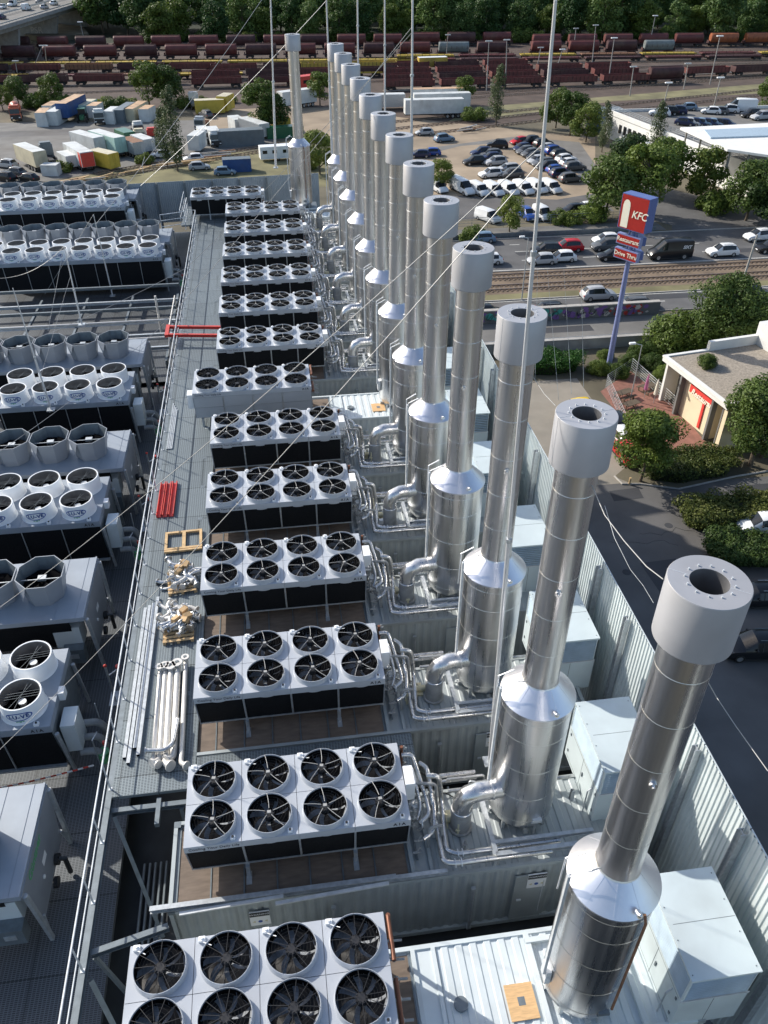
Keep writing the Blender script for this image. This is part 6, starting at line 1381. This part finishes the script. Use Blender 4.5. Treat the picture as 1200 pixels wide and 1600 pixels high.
F = [('shipping_container', 'white container with small roof hatch at the left yard', 'container', 71, 194, 6, 2.4, 2.9, 90, 'cont_white', 0, 'roof_rust'), ('shipping_container', 'white container right of the one with roof hatch', 'container', 91, 192, 6, 2.4, 2.9, 80, 'cont_white', 0, 'cont_white'),
     ('shipping_container', 'white container farther back beside the blue trailer', 'container', 84, 180, 6, 2.4, 2.6, 80, 'cont_white', 0, 'roof_rust'), ('shipping_container', 'blue container end behind the white ones', 'container', 98, 178, 5, 2.4, 2.5, 80, 'cont_blue', 0, None),
     ('box_trailer', 'tall blue box trailer with tan roof in the yard', 'trailer', 116, 184, 12, 2.6, 3.0, 78, 'cont_blue', 1.1, 'roof_rust'), ('shipping_container', 'pale container behind the green tractor', 'container', 138, 178, 8, 2.4, 2.6, 78, 'cont_mint', 0, 'cont_cream'),
     ('shipping_container', 'short pale container behind the white truck cab', 'container', 151, 181, 5, 2.4, 2.6, 80, 'cont_white', 0, 'roof_rust'), ('shipping_container', 'white container right of the white truck cab', 'container', 178, 190, 6, 2.4, 2.7, 80, 'cont_white', 0, None),
     ('shipping_container', 'dark grey container between white and cream ones', 'container', 198, 186, 10, 2.4, 2.8, 78, 'cont_dgrey', 0, 'galv_dark'), ('shipping_container', 'cream container with rusty roof', 'container', 215, 184, 10, 2.4, 2.8, 76, 'cont_cream', 0, 'roof_rust'),
     ('shipping_container', 'short white container at the right end of the back row', 'container', 232, 187, 5, 2.4, 2.7, 76, 'cont_white', 0, 'roof_rust'),
     ('box_trailer', 'long cream yellow box trailer at the left of the front row', 'trailer', 53, 262, 9, 2.5, 2.7, -55, 'cont_cream', 1.0, 'cont_white'), ('shipping_container', 'small white box beside the cream trailer', 'container', 82, 273, 3, 2.2, 1.9, -10, 'cont_white', 0, None),
     ('box_trailer', 'small white box body left of the red ended trailer', 'trailer', 109, 262, 5, 2.3, 2.0, -60, 'cont_white', .6, None), ('box_trailer', 'white trailer with red rear doors', 'trailer', 127, 260, 10, 2.5, 2.6, -62, 'cont_white', .9, 'cont_white'),
     ('box_trailer', 'white trailer behind the red ended one', 'trailer', 141, 240, 9, 2.5, 2.7, -50, 'cont_white', 1.0, 'cont_white'), ('box_trailer', 'mint and white box trailer in the front row', 'trailer', 172, 240, 10, 2.5, 2.8, -52, 'cont_mint', 1.0, 'cont_white'),
     ('shipping_container', 'yellow box body with dark rear', 'container', 166, 262, 6, 2.4, 2.6, -45, 'cont_yellow', .4, 'cont_cream'), ('shipping_container', 'dark green box behind the tippers', 'container', 198, 226, 5, 2.4, 2.4, -60, 'paint_green', .4, None),
     ('shipping_container', 'grey tipper body with brown frame, left one', 'container', 210, 243, 6, 2.4, 2.2, -58, 'galv', .8, 'rust'), ('shipping_container', 'grey tipper body with white frame, right one', 'container', 226, 238, 6, 2.4, 2.2, -58, 'galv', .8, 'cont_white'),
     ('shipping_container', 'small white box container right of the white trucks', 'container', 371, 203, 5, 2.5, 2.6, -70, 'cont_white', 0, 'cont_white'), ('shipping_container', 'long grey white container beside the big green tree', 'container', 398, 212, 9, 2.5, 2.6, -60, 'galv', .5, 'cont_white'),
     ('shipping_container', 'wide dark grey container with white rim in the yard', 'container', 377, 226, 9.5, 3.0, 3.0, 6, 'cont_dgrey', 0, 'cont_dgrey'), ('shipping_container', 'blue container on the grass before the far fence', 'container', 371, 267, 5.2, 2.3, 2.3, 4, 'cont_blue', 0, 'cont_dgrey'),
     ('shipping_container', 'yellow wagon body on the yard, left', 'container', 329, 178, 7, 2.6, 2.8, 4, 'cont_yellow', .4, 'cont_cream'), ('shipping_container', 'yellow cabin with dark window right of the yellow wagon', 'container', 354, 174, 5, 2.6, 3.2, 70, 'cont_yellow', .5, 'cont_cream'),
     ('box_trailer', 'white trailer end partly behind the lone stack', 'trailer', 465, 168, 10, 2.6, 3.0, 30, 'cont_white', 1.0, 'cont_white'), ('shipping_container', 'white truck body seen right of the weeping tree', 'container', 310, 235, 5, 2.4, 2.8, 75, 'cont_white', .5, 'cont_white'),
     ('box_trailer', 'long white box trailer beside the tracks, nearest of the group', 'trailer', 677, 184, 14, 2.6, 3.0, 0, 'cont_white', 1.1, 'cont_white'), ('box_trailer', 'long white box trailer beside the tracks, middle of the group', 'trailer', 689, 174, 14, 2.6, 3.0, 0, 'cont_white', 1.1, 'cont_white'),
     ('box_trailer', 'white box trailer with orange roof beside the tracks, farthest', 'trailer', 683, 166, 13, 2.6, 3.0, 0, 'cont_white', 1.1, 'roof_rust'), ('shipping_container', 'grey white wagon body left of the long white trailers', 'container', 610, 170, 7, 2.6, 2.8, 0, 'galv', .6, 'cont_white'),
     ('shipping_container', 'dark container half in shade behind the lone stack', 'container', 445, 214, 8, 2.5, 2.2, 10, 'paint_green', 0, 'paint_green'), ('shipping_container', 'yellow machine body beside the lone stack', 'container', 440, 203, 4, 2.4, 2.6, 5, 'cont_yellow', 0, 'rust')]
for (nm, lb, ct, x, y, L, W, H, rt, m, bs, rf) in F:
    t = fbox(nm, lb, ct, x, y, L, W, H, 0, m, rt, bs, 1 if (nm == 'shipping_container' and L > 5.5) else 0, rf, 3 if bs >= .8 else 0)
    if 'red rear' in lb:
        b = MB(); b.box(L/2+.075, -1.2, bs+.05, L/2+.09, 1.2, bs+2.5); b.box(L/2-1.4, -1.262, bs+.02, L/2, -1.252, bs+2.55); b.build('red_panel', 'red_paint', t, False)
def truck(px, py, rot, m, label, body=None, scale=1., bm='cont_white'):
    p = G(px, py); t = thing('truck', label, 'truck', (p.x, p.y, 0), R(rot)); t.scale = (scale,)*3
    b = MB(); b.hexa([(1.0, -1.2, .6), (3.0, -1.2, .6), (3.0, 1.2, .6), (1.0, 1.2, .6), (1.0, -1.2, 2.9), (2.75, -1.15, 2.9), (2.75, 1.15, 2.9), (1.0, 1.2, 2.9)]); b.box(1.0, -1.0, 2.9, 2.2, 1.0, 3.3); b.build('cab', m, t, False)
    b = MB(); b.add([(3.0, -1.08, 1.65), (3.0, 1.08, 1.65), (2.83, 1.05, 2.6), (2.83, -1.05, 2.6)], [(0, 1, 2, 3)]); b.xf(Matrix.Translation((.02, 0, 0)))
    for s_ in (-1, 1): b.add([(1.8, s_*1.21, 1.65), (2.85, s_*1.21, 1.65), (2.7, s_*1.19, 2.5), (1.8, s_*1.21, 2.5)], [(0, 1, 2, 3)])
    b.build('windscreen', 'glass_dark', t, False)
    b = MB(); b.box(3.0, -1.1, .5, 3.08, 1.1, 1.4); b.build('grille', 'plastic_trim', t, False)
    b = MB(); b.box(-3.6, -.45, .7, 1.0, .45, .95); b.box(-1.0, -1.1, .5, .4, -.5, 1.0); b.box(-1, .5, .5, .4, 1.1, 1.0); b.build('chassis', 'plastic_trim', t, False)
    for s_ in (-1, 1):
        b = MB(); b.box(3.081, s_*.85-.18, .75, 3.10, s_*.85+.18, .95); b.build('headlight', 'lamp_white', t, False)
        for x in (2.1, -1.9, -3.0): w_ = place(WH['truck'][0], 'wheel', t, (x, s_*1.05, .5)); place(WH['truck'][1], 'rim', w_, (0, 0, 0), 0 if s_ > 0 else math.pi)
    if body == 'box': b = MB(); b.box(-3.8, -1.2, .95, .8, 1.2, 3.1); b.build('load_box', bm, t, False)
    if body == 'mixer':
        b = MB(); b.lathe([(.5, -2.4), (1.0, -1.9), (1.25, -.6), (1.15, .6), (.7, 1.6), (.35, 2.1)], 20); b.xf(Matrix.Translation((-1.5, 0, 2.4)) @ Matrix.Rotation(R(75), 4, 'Y')); b.build('mixer_drum', bm, t)
    if body == 'frames':
        b = MB()
        for k in range(6): b.box(-3.6+.75*k, -1.1, .95, -3.4+.75*k, 1.1, 1.5+.1*(k % 2))
        b.build('load', bm, t, False)
    return t
truck(27, 186, -80, 'orange_red', 'orange red cement mixer truck at the left edge of the yard', 'mixer', 1.0, 'orange_red'); truck(157, 192, -82, 'cont_white', 'white truck cab facing the camera in the back row', None)
truck(78, 252, 110, 'galv_dark', 'dark truck chassis behind the cream yellow trailer', None); truck(216, 210, -75, 'cont_white', 'white truck cab in the yard, farther of two', None, .9); truck(219, 222, -80, 'cont_cream', 'white truck cab in the yard, nearer of two', None, .9)
truck(241, 225, 100, 'red_paint', 'truck with a load of metal frames and red cab', 'frames', .9, 'galv_dark'); truck(336, 226, -80, 'cont_white', 'white lorry with box body, right of the weeping tree', 'box', .95); truck(320, 222, -78, 'cont_white', 'white lorry half hidden left of the other one', 'box', .85); truck(316, 202, -100, 'galv', 'grey truck behind the weeping tree', 'frames', .9, 'rust')
truck(305, 168, 100, 'cont_white', 'light coloured truck beside the yellow wagon in the yard', 'frames', 1.0, 'galv_dark')
p = G(130, 190); t = thing('tractor', 'green tractor in the back row of the yard', 'tractor', (p.x, p.y, 0), R(-85))
b = MB(); b.box(-.2, -.45, .7, 2.0, .45, 1.5); b.build('bonnet', 'paint_green', t, False); b = MB(); b.box(-1.5, -.8, 1.0, -.2, .8, 2.6); b.build('cab', 'glass_dark', t, False); b = MB(); b.box(-1.6, -.9, 2.6, -.1, .9, 2.72); b.build('roof', 'paint_green', t, False)
for s_ in (-1, 1):
    for x, sc in ((-1.1, 1.6), (1.4, 1.0)): w_ = place(WH['truck'][0], 'wheel', t, (x, s_*1.0, .5*sc)); w_.scale = (sc,)*3; place(WH['truck'][1], 'rim', w_, (0, 0, 0), 0 if s_ > 0 else math.pi)
t = fbox('caravan', 'white caravan standing on the grass before the far fence', 'caravan', 431, 250, 6.2, 2.3, 2.2, 0, 'white_plastic', 8, .5, 0, 'white_plastic')
b = MB()
for x in (-2.2, -.3, 1.8): b.box(x-.45, -1.185, 1.5, x+.45, -1.165, 2.1)
b.build('window', 'glass_dark', t, False)
for s_ in (-1, 1): w_ = place(WH['truck'][0], 'wheel', t, (.3, s_*1.0, .4)); w_.scale = (.8,)*3
YC = 'cars in the truck yard'
for (k, c, x, y, h, l) in (('hatch', 'silver', 312, 265, 5, 'silver car on the grass left of the blue container'), ('hatch', 'sblue', 352, 273, 0, 'pale blue car just behind the far fence'), ('hatch', 'white', 252, 246, 190, 'white car left of the weeping tree'), ('hatch', 'white', 303, 252, 190, 'white car behind the weeping tree'),
    ('suv', 'silver', 12, 262, 150, 'silver car at the left edge of the yard'), ('suv', 'grey', 25, 275, 150, 'grey car below the silver one at the left edge'), ('suv', 'black', 8, 282, 150, 'black car at the left edge behind the fence'), ('hatch', 'black', 45, 283, 150, 'dark car behind the fence at the left'), ('suv', 'grey', 322, 183, 120, 'grey car near the yellow wagon'), ('hatch', 'beige', 655, 172, 10, 'beige car beside the long white trailers')):
    car(k, c, x, y, h, l, YC)
p = G(478, 145); t = thing('red_wagon', 'red vehicle end beside the green tree behind the lone stack', 'wagon', (p.x, p.y, 0), .5); b = MB(); b.box(-3, -1.4, .8, 3, 1.4, 4.2); b.build('body', 'red_paint', t, False); b = MB(); b.box(-3.02, -1.1, 2.6, -2.98, 1.1, 3.6); b.box(-1.5, -1.42, 2.5, 1.5, -1.4, 3.3); b.build('window', 'glass_dark', t, False)
# scrap and timber heaps in the yard
for k, (x, y, rot, lb) in enumerate(((150, 282, 28, 'long pale timber pile running beside the far fence'), (330, 246, 12, 'scrap pile beside the siding in the yard'), (290, 258, 15, 'pile of old rails near the weeping tree'), (735, 205, 20, 'heap of rusty scrap at the edge of the car park'), (95, 290, 10, 'dark pile of metal parts behind the far fence'))):
    p = G(x, y); t = thing('material_pile', lb, 'pile', (p.x, p.y, 0), R(rot)); rnd = random.Random(k)
    for q in range(9):
        b = MB(); L = rnd.uniform(1, 6 if k != 3 else 2); yy = rnd.uniform(-1, 1); xx = rnd.uniform(-3, 3) if k else rnd.uniform(-9, 9); b.bar((xx-L, yy, .2+.06*q), (xx+L, yy+rnd.uniform(-.8, .8), .2+.06*q+rnd.uniform(0, .2)), .25, .16); b.build('beam', ('rust', 'galv', 'wood_pallet', 'concrete')[rnd.randrange(4)] if k else 'wood_pallet', t, False)

# ================================================================== WAGONS
mat('maroon', (.125, .032, .028), .6, 0, .22, .7, dirt=.35); mat('maroon_dark', (.065, .025, .025), .7, 0, .25, .7, dirt=.4); mat('wagon_grey', (.17, .20, .20), .6, 0, .2, .7, dirt=.3); mat('wagon_orange', (.32, .10, .04), .6, 0, .2, .7, dirt=.3)
mat('wagon_yellow', (.46, .33, .05), .6, 0, .2, .7, dirt=.35); mat('wagon_red', (.26, .05, .03), .6, 0, .2, .7, dirt=.3)
def bogies(t, L):
    for x in (-L/2+1.9, L/2-1.9):
        b = MB(); b.box(x-1.2, -1.0, .45, x+1.2, 1.0, .75)
        for dx in (-.9, .9):
            for s_ in (-1, 1): b.cyl((x+dx, s_*.78, .48), (x+dx, s_*.9, .48), .46, n=12)
        b.build('bogie', 'plastic_trim', t)
def wagon_proto(kind):
    t = thing('freight_wagon', '', 'wagon', (0, 0, -500)); L = {'hopper': 11.5, 'gon': 14, 'flat': 19}[kind]
    b = MB(); b.box(-L/2, -1.3, .95, L/2, 1.3, 1.15); b.box(-L/2-.3, -.2, 1.0, L/2+.3, .2, 1.1); b.build('underframe', 'maroon_dark', t, False); bogies(t, L)
    if kind == 'hopper':
        n = 14; vs = []; x0, x1 = -L/2+.7, L/2-.7
        prof = [(-.8, 1.3), (-1.45, 2.3), (-1.5, 3.0), (-1.3, 3.6), (-.8, 4.05), (0, 4.2), (.8, 4.05), (1.3, 3.6), (1.5, 3.0), (1.45, 2.3), (.8, 1.3)]
        rows = [(x0, .80), (x0+.25, .97), (x0+.6, 1), (x1-.6, 1), (x1-.25, .97), (x1, .80)]; b = MB(); m_ = len(prof)
        for x, s_ in rows: vs += [(x, y*s_, 1.3+(z-1.3)*(.9+.1*s_)) for y, z in prof]
        b.add(vs, [(i*m_+j, i*m_+j+1, (i+1)*m_+j+1, (i+1)*m_+j) for i in range(5) for j in range(m_-1)]); b.add(vs, [tuple(range(m_)), tuple(reversed(range(5*m_, 6*m_)))])
        o = b.build('hopper_body', 'maroon', t); o.material_slots[0].link = 'OBJECT'; o.material_slots[0].material = M['maroon']
        b = MB()
        for k in range(6): x = x0+.6+(x1-x0-1.2)*k/5; b.box(x-.05, -1.53, 2.2, x+.05, -1.5, 3.0); b.box(x-.05, 1.5, 2.2, x+.05, 1.53, 3.0)
        b.box(-L/2+.1, -1.2, 1.15, -L/2+.3, 1.2, 1.9); b.box(L/2-.3, -1.2, 1.15, L/2-.1, 1.2, 1.9); b.bar((x0, 0, 4.28), (x1, 0, 4.28), .4, .06); b.build('ladder_frame', 'maroon_dark', t, False)
    elif kind == 'gon':
        b = MB(); h = 2.5
        for s_ in (-1, 1): b.box(-L/2+.1, s_*1.42-.04, 1.15, L/2-.1, s_*1.42+.04, h)
        for s_ in (-1, 1): b.box(s_*(L/2-.14)-.04, -1.38, 1.15, s_*(L/2-.14)+.04, 1.38, h)
        b.box(-L/2+.2, -1.38, 1.15, L/2-.2, 1.38, 1.2); o = b.build('side_wall', 'maroon', t, False); o.material_slots[0].link = 'OBJECT'; o.material_slots[0].material = M['maroon']
        b = MB()
        for k in range(12):
            x = -L/2+.5+k*(L-1)/11
            for s_ in (-1, 1): b.box(x-.06, s_*1.5-.04, 1.15, x+.06, s_*1.5+.04, h-.05)
        b.build('side_ribs', 'maroon_dark', t, False)
    else:
        b = MB(); b.box(-L/2+.1, -1.4, 1.15, L/2-.1, 1.4, 1.3); b.box(-L/2+.1, -1.46, 1.0, L/2-.1, -1.4, 1.45); b.box(-L/2+.1, 1.4, 1.0, L/2-.1, 1.46, 1.45); o = b.build('deck', 'wagon_yellow', t, False); o.material_slots[0].link = 'OBJECT'; o.material_slots[0].material = M['wagon_yellow']
        b = MB()
        for k in range(8):
            for s_ in (-1, 1): b.box(-L/2+1+k*(L-2)/7, s_*1.5, 1.2, -L/2+1.12+k*(L-2)/7, s_*1.5+.06, 1.9)
        b.build('stanchion', 'maroon_dark', t, False)
    return t, L
WP = {k: wagon_proto(k) for k in ('hopper', 'gon', 'flat')}
def train(kind, a, c, colors, label, group, gap=1.6, skip=(), sc=1.0):
    A = G(*a); B_ = G(*c); d = (B_-A); LT = d.length; d.normalize(); src, L = WP[kind]; L *= sc; s_ = L/2; i = 0
    while s_ < LT:
        if i not in skip:
            t = dup(src); p = A+d*s_; t.location = (p.x, p.y, .12); t.rotation_euler = (0, 0, math.atan2(d.y, d.x)); t.scale = (sc, 1, 1); t['label'] = label; t['group'] = group; cm = colors[i % len(colors)]
            for ch in t.children:
                if ch.name.split('.')[0] in ('hopper_body', 'side_wall', 'deck'): ch.material_slots[0].material = M[cm]
        s_ += L+gap; i += 1
train('hopper', (-60, 80), (640, 74), ['maroon', 'maroon_dark', 'maroon', 'maroon_dark', 'maroon', 'maroon'], 'dark red round topped hopper wagon in the farthest row, left', 'hopper wagons in the farthest row left')
train('hopper', (640, 72), (800, 71), ['maroon', 'maroon_dark'], 'dark red hopper wagon in the farthest row above the willow like tree', 'hopper wagons in the farthest row middle')
train('hopper', (828, 75), (1190, 72), ['maroon', 'maroon', 'maroon', 'maroon', 'maroon', 'wagon_orange', 'wagon_orange'], 'hopper wagon in the farthest row at the right below the wood', 'hopper wagons in the farthest row right')
train('hopper', (-60, 96), (620, 89), ['maroon', 'maroon_dark', 'maroon'], 'dark red hopper wagon in the second row, left of the stacks', 'hopper wagons in the second row left')
train('hopper', (622, 88), (800, 87), ['maroon', 'wagon_grey', 'maroon_dark'], 'hopper wagon in the second row between masts and stacks', 'hopper wagons in the second row middle')
train('hopper', (826, 86), (1072, 84), ['maroon', 'maroon', 'maroon_dark', 'wagon_grey', 'wagon_red'], 'hopper wagon in the second row at the right', 'hopper wagons in the second row right')
train('flat', (-60, 107), (620, 100), ['wagon_yellow'], 'long flat wagon with yellow edge behind the truck yard', 'yellow edged flat wagons')
train('flat', (620, 94), (1230, 88), ['wagon_yellow', 'maroon', 'wagon_yellow', 'rust'], 'long flat wagon above the car park tracks', 'flat wagons right')
train('gon', (-60, 116), (330, 113), ['maroon_dark', 'maroon', 'rust'], 'low brown open wagon behind the yard trees', 'brown open wagons at left')
train('gon', (-60, 135), (300, 131), ['maroon', 'maroon_dark'], 'low maroon open wagon just behind the yard trees', 'maroon open wagons at left')
train('flat', (-60, 127), (560, 120), ['wagon_yellow', 'maroon', 'rust', 'wagon_yellow', 'maroon'], 'long low flat wagon between the open wagon rows', 'flat wagons between the open wagons')
train('gon', (330, 116), (600, 110), ['maroon', 'maroon_dark'], 'open wagon behind the lone stack', 'open wagons behind the lone stack')
train('gon', (300, 126), (600, 119), ['maroon', 'maroon_dark'], 'low dark open wagon left of the far stacks', 'dark open wagons left of the far stacks')
train('gon', (300, 138), (560, 131), ['maroon', 'maroon_dark'], 'low maroon wagon behind the big round tree', 'maroon wagons behind the round tree')
train('gon', (470, 113), (620, 110), ['wagon_yellow'], 'yellow work wagon among the far stacks', 'yellow work wagons')
train('gon', (600, 122), (1020, 111), ['maroon'], 'maroon open wagon in the third row above the car park', 'maroon open wagons third row')
train('gon', (600, 132), (1000, 120), ['maroon', 'maroon_dark'], 'maroon open wagon in the fourth row above the car park', 'maroon open wagons fourth row')
train('gon', (600, 142), (1000, 131), ['maroon'], 'maroon open wagon in the nearest row above the car park', 'maroon open wagons nearest row')
train('gon', (1068, 121), (1210, 116), ['maroon', 'maroon_dark'], 'maroon open wagon at the right end of the yard', 'maroon open wagons at the right')
train('hopper', (1008, 131), (1062, 129), ['maroon_dark'], 'single dark hopper wagon at the end of the open wagons', None if 0 else 'single dark hopper', gap=30)
train('flat', (620, 100), (1230, 93), ['maroon', 'maroon_dark'], 'dark red flat wagon in the row above the open tracks', 'dark flat wagons above the open tracks')
train('gon', (600, 112), (820, 107), ['maroon', 'maroon_dark'], 'maroon open wagon behind the third row', 'maroon open wagons behind the third row')
t = fbox('work_vehicle', 'yellow track work vehicle with white roof above the long trailers', 'rail vehicle', 675, 109, 9, 2.6, 2.6, 0, 'wagon_yellow', 4, .9, 0, 'white_plastic')
# yard lamps and catenary poles
PL = [((1122, 15), (1114, 58)), ((1024, 25), (1014, 74)), ((960, 60), (951, 124)), ((1125, 57), (1109, 132)), ((1045, 130), (1036, 170)), ((1126, 122), (1114, 172)), ((879, 78), (872, 100)), ((335, 22), (337, 58)), ((125, 35), (134, 72)), ((70, 72), (73, 104)), ((24, 96), (28, 122)), ((931, 40), (925, 100)), ((764, 65), (760, 142)), ((792, 63), (790, 128)), ((990, 105), (984, 150)), ((845, 75), (838, 112)), ((1075, 100), (1068, 140)), ((700, 55), (697, 90)), ((66, 72), (50, 112)), ((900, 45), (896, 80))]
for k, (tp, bp_) in enumerate(PL):
    p = G(*bp_); q = on_ray(*tp, p.y); h = max(4, q.z); b = MB(); t = thing('yard_lamp', 'tall thin lamp post in the rail yard', 'lamp post', (p.x, p.y, 0), 0, 'lamp posts and catenary poles in the rail yard')
    b.cyl((0, 0, 0), (q.x-p.x, 0, h), .16, .10, 6); b.build('pole', 'concrete', t)
    b = MB(); b.box(q.x-p.x-.9, -.3, h, q.x-p.x+.9, .3, h+.25); b.build('lamp_head', 'white_plastic' if k < 10 else 'galv', t, False)

# ================================================================== HALL WITH ROOF PARKING
hz = 5.0; P_ = [(77.4, 175.5), (85.2, 122.0), (150, 118), (170, 175)]
t = thing('market_hall', 'long white hall with cars parked on its flat roof', 'building', (P_[0][0], P_[0][1], 0)); O = Vector((P_[0][0], P_[0][1], 0)); Q = [(x-O.x, y-O.y) for x, y in P_]
b = MB(); b.prism(Q, 0, hz-.3); b.build('wall', 'white_render', t, False)
b = MB(); b.prism([(x*.998+.12, y*.998-.0) for x, y in Q], hz-.3, hz-.2); b.build('roof_deck', 'asphalt_light', t, False)
b = MB(); b.bar((0, 0, hz), (Q[1][0], Q[1][1], hz), .35, .9); b.bar((.3, 0, hz), (Q[3][0], Q[3][1], hz), .3, .7); b.build('parapet', 'white_render', t, False)
b = MB(); dd = Vector((Q[1][0], Q[1][1], 0)); 
for k in range(28):
    q = dd*(k/28); b.bar((q.x+.5, q.y, hz+.2), (q.x+.5, q.y, hz+1.3), .06, .06)
for z in (.7, 1.0, 1.3): b.bar((.5, 0, hz+z), (dd.x+.5, dd.y, hz+z), .05, .05)
b.build('railing', 'galv', t, False)
b = MB(); nv = Vector((dd.y, -dd.x, 0)).normalized()
for k in range(6): q = dd*(.10+.035*k)+nv*.05; e = dd.normalized()*1.0; b.bar((q.x, q.y, 2.6), (q.x+e.x, q.y+e.y, 2.6), .12, 1.6)
b.build('window', 'glass_dark', t, False)
t = thing('canopy_roof', 'white canopy roof with skylight strips above the parked cars', 'canopy', (0, 0, 0)); cz = 9.0
C_ = [G(1063, 199, cz), G(1200, 192, cz), G(1300, 200, cz), G(1300, 250, cz), G(1200, 242, cz), G(1137, 233, cz)]
b = MB(); b.prism([(p.x, p.y) for p in C_], cz-.35, cz); b.build('roof', 'white_render', t, False)
b = MB(); s1_ = [G(1100, 205, cz), G(1200, 201, cz), G(1200, 214, cz), G(1110, 217, cz)]; b.prism([(p.x, p.y) for p in s1_], cz, cz+.25); b.build('skylight', 'louvre', t, False)
b = MB()
for x, y in ((1072, 200), (1095, 208), (1120, 222), (1140, 232), (1170, 237), (1198, 241)): p = G(x, y, cz); b.cyl((p.x+.6, p.y+.6, hz-.3), (p.x+.6, p.y+.6, cz-.3), .18, n=8)
b.build('column', 'concrete', t)
struct('hall_ramp', MB().box(140, 120, hz-.25, 150, 160, hz-.2), 'asphalt_light')
HR = 'cars on the hall roof'
for k, (kd, c, x, y, h, l) in enumerate((('suv', 'white', 1030, 181, 160, 'white car at the left end of the roof parking'), ('suv', 'black', 1043, 179, 160, 'black car next to the white one on the hall roof'), ('suv', 'navy', 1056, 178, 160, 'dark blue car, third on the hall roof'), ('hatch', 'sblue', 1073, 172, 170, 'pale teal car on the hall roof'),
    ('hatch', 'white', 1110, 178, 160, 'white car beyond the light parapet on the hall roof'), ('hatch', 'grey', 1122, 178, 160, 'grey car beside the white one on the hall roof'), ('suv', 'white', 1137, 176, 160, 'white car left of the tall white van'), ('suv', 'silver', 1188, 187, 190, 'silver car right of the tall white van'), ('suv', 'black', 1172, 183, 190, 'black car in the shade behind the tall white van'))):
    car(kd, c, x, y, h, l, HR, z=hz-.2)
car('van', 'white', 1155, 175, 160, 'tall white panel van on the hall roof', None, z=hz-.2, scale=(1.2, 1.1, 1.2))
for k in range(8):
    car('hatch', ('navy', 'silver', 'navy', 'sblue', 'navy', 'sblue', 'black', 'navy')[k], 1070+k*9, 196+.3*k, -40, 'small car in the dense row on the hall roof, %s from the left' % ordinal(k).replace('nearest', 'first'), HR, z=hz-.2)
p = G(940, 215); 
b = MB(); p = G(942, 205); b.box(p.x-3.5, p.y-2, 0, p.x+3.5, p.y+2, 4.4); b.box(p.x-3.7, p.y-2.2, 4.4, p.x+3.7, p.y+2.2, 4.6, 1); b.box(p.x-1, p.y-2.02, 0, p.x+1, p.y-2.0, 2.4, 1)
tag(b.build('blue_shed', ['cont_blue', 'galv_dark'], None, False), 'blue shed at the left end of the white hall', 'shed')
# ================================================================== BRIDGE
dz = 10.; t = thing('road_bridge', 'concrete motorway bridge crossing the upper left corner', 'bridge', (-76.7, 302.6, 0), math.atan2(94.4, 13.4))
b = MB(); b.box(-140, 0, dz-.9, 220, 26, dz-.25); b.box(-140, 2.5, dz-2.6, 220, 23, dz-.9); b.build('deck', 'concrete', t, False)
b = MB(); b.box(-140, .45, dz-.25, 220, 25.5, dz-.2); b.build('road_surface', 'asphalt_light', t, False)
b = MB(); b.box(-140, -.05, dz-.9, 220, .42, dz+.15); b.box(-140, 25.5, dz-.5, 220, 26, dz+.15); b.build('edge_beam', 'concrete', t, False)
b = MB()
for y in (.6, 12.0, 13.4, 25.3):
    b.box(-140, y, dz+.45, 220, y+.08, dz+.75)
    for k in range(60): b.box(-140+6*k, y, dz-.2, -139.9+6*k, y+.08, dz+.5)
b.build('guard_rail', 'galv', t, False)
for k, x in enumerate((-24, 22, 62, 100)):
    b = MB(); y0 = 3.0; b.hexa([(x, y0+2, 0), (x+1.6, y0+2, 0), (x+1.6, 20, 0), (x, 20, 0), (x, y0, dz-2.6), (x+1.6, y0, dz-2.6), (x+1.6, 22, dz-2.6), (x, 22, dz-2.6)]); pr = b.build('pier', 'concrete', t, False)
    if k == 2:
        text('graffiti', 'CMM', 3.2, 'graf_pale', pr, frame((x-.06, 12, 5.6), (0, -1, 0), (0, 0, 1)), .01); text('graffiti', 'PSR', 3.0, 'graf_pale', pr, frame((x-.06, 12, 2.6), (0, -1, 0), (0, 0, 1)), .01)
BR = 'vehicles on the bridge'
for (kd, c, x, y, h, l) in (('van', 'white', 42, 16, 80, 'white van on the bridge, left of the cab at the rail'), ('van', 'white', 20, 10, -100, 'white van near the left edge of the bridge'), ('suv', 'white', 85, 8, 80, 'white car in the middle of the bridge lane'), ('suv', 'silver', 70, 14, 80, 'silver car on the bridge lane'), ('suv', 'navy', 3, 30, 80, 'dark blue car at the left edge of the bridge'), ('suv', 'white', 4, 14, -100, 'white car at the far left of the bridge'), ('suv', 'grey', 62, 5, -100, 'grey car on the far lanes of the bridge')):
    car(kd, c, x, y, h, l, BR, z=dz-.2)
b = MB(); P = [G(x, y) for x, y in ((40, 62), (80, 66), (140, 60), (130, 48), (60, 40))]; b.prism([(p.x, p.y) for p in P], 0, 1.6); struct('embankment', b, 'soil')
# remove the prototypes parked below ground
def kill(o):
    for c in list(o.children): kill(c)
    bpy.data.objects.remove(o)
for o in [PROTO[k] for k in PROTO]+[TP[k] for k in TP]+[WP[k][0] for k in WP]: kill(o)
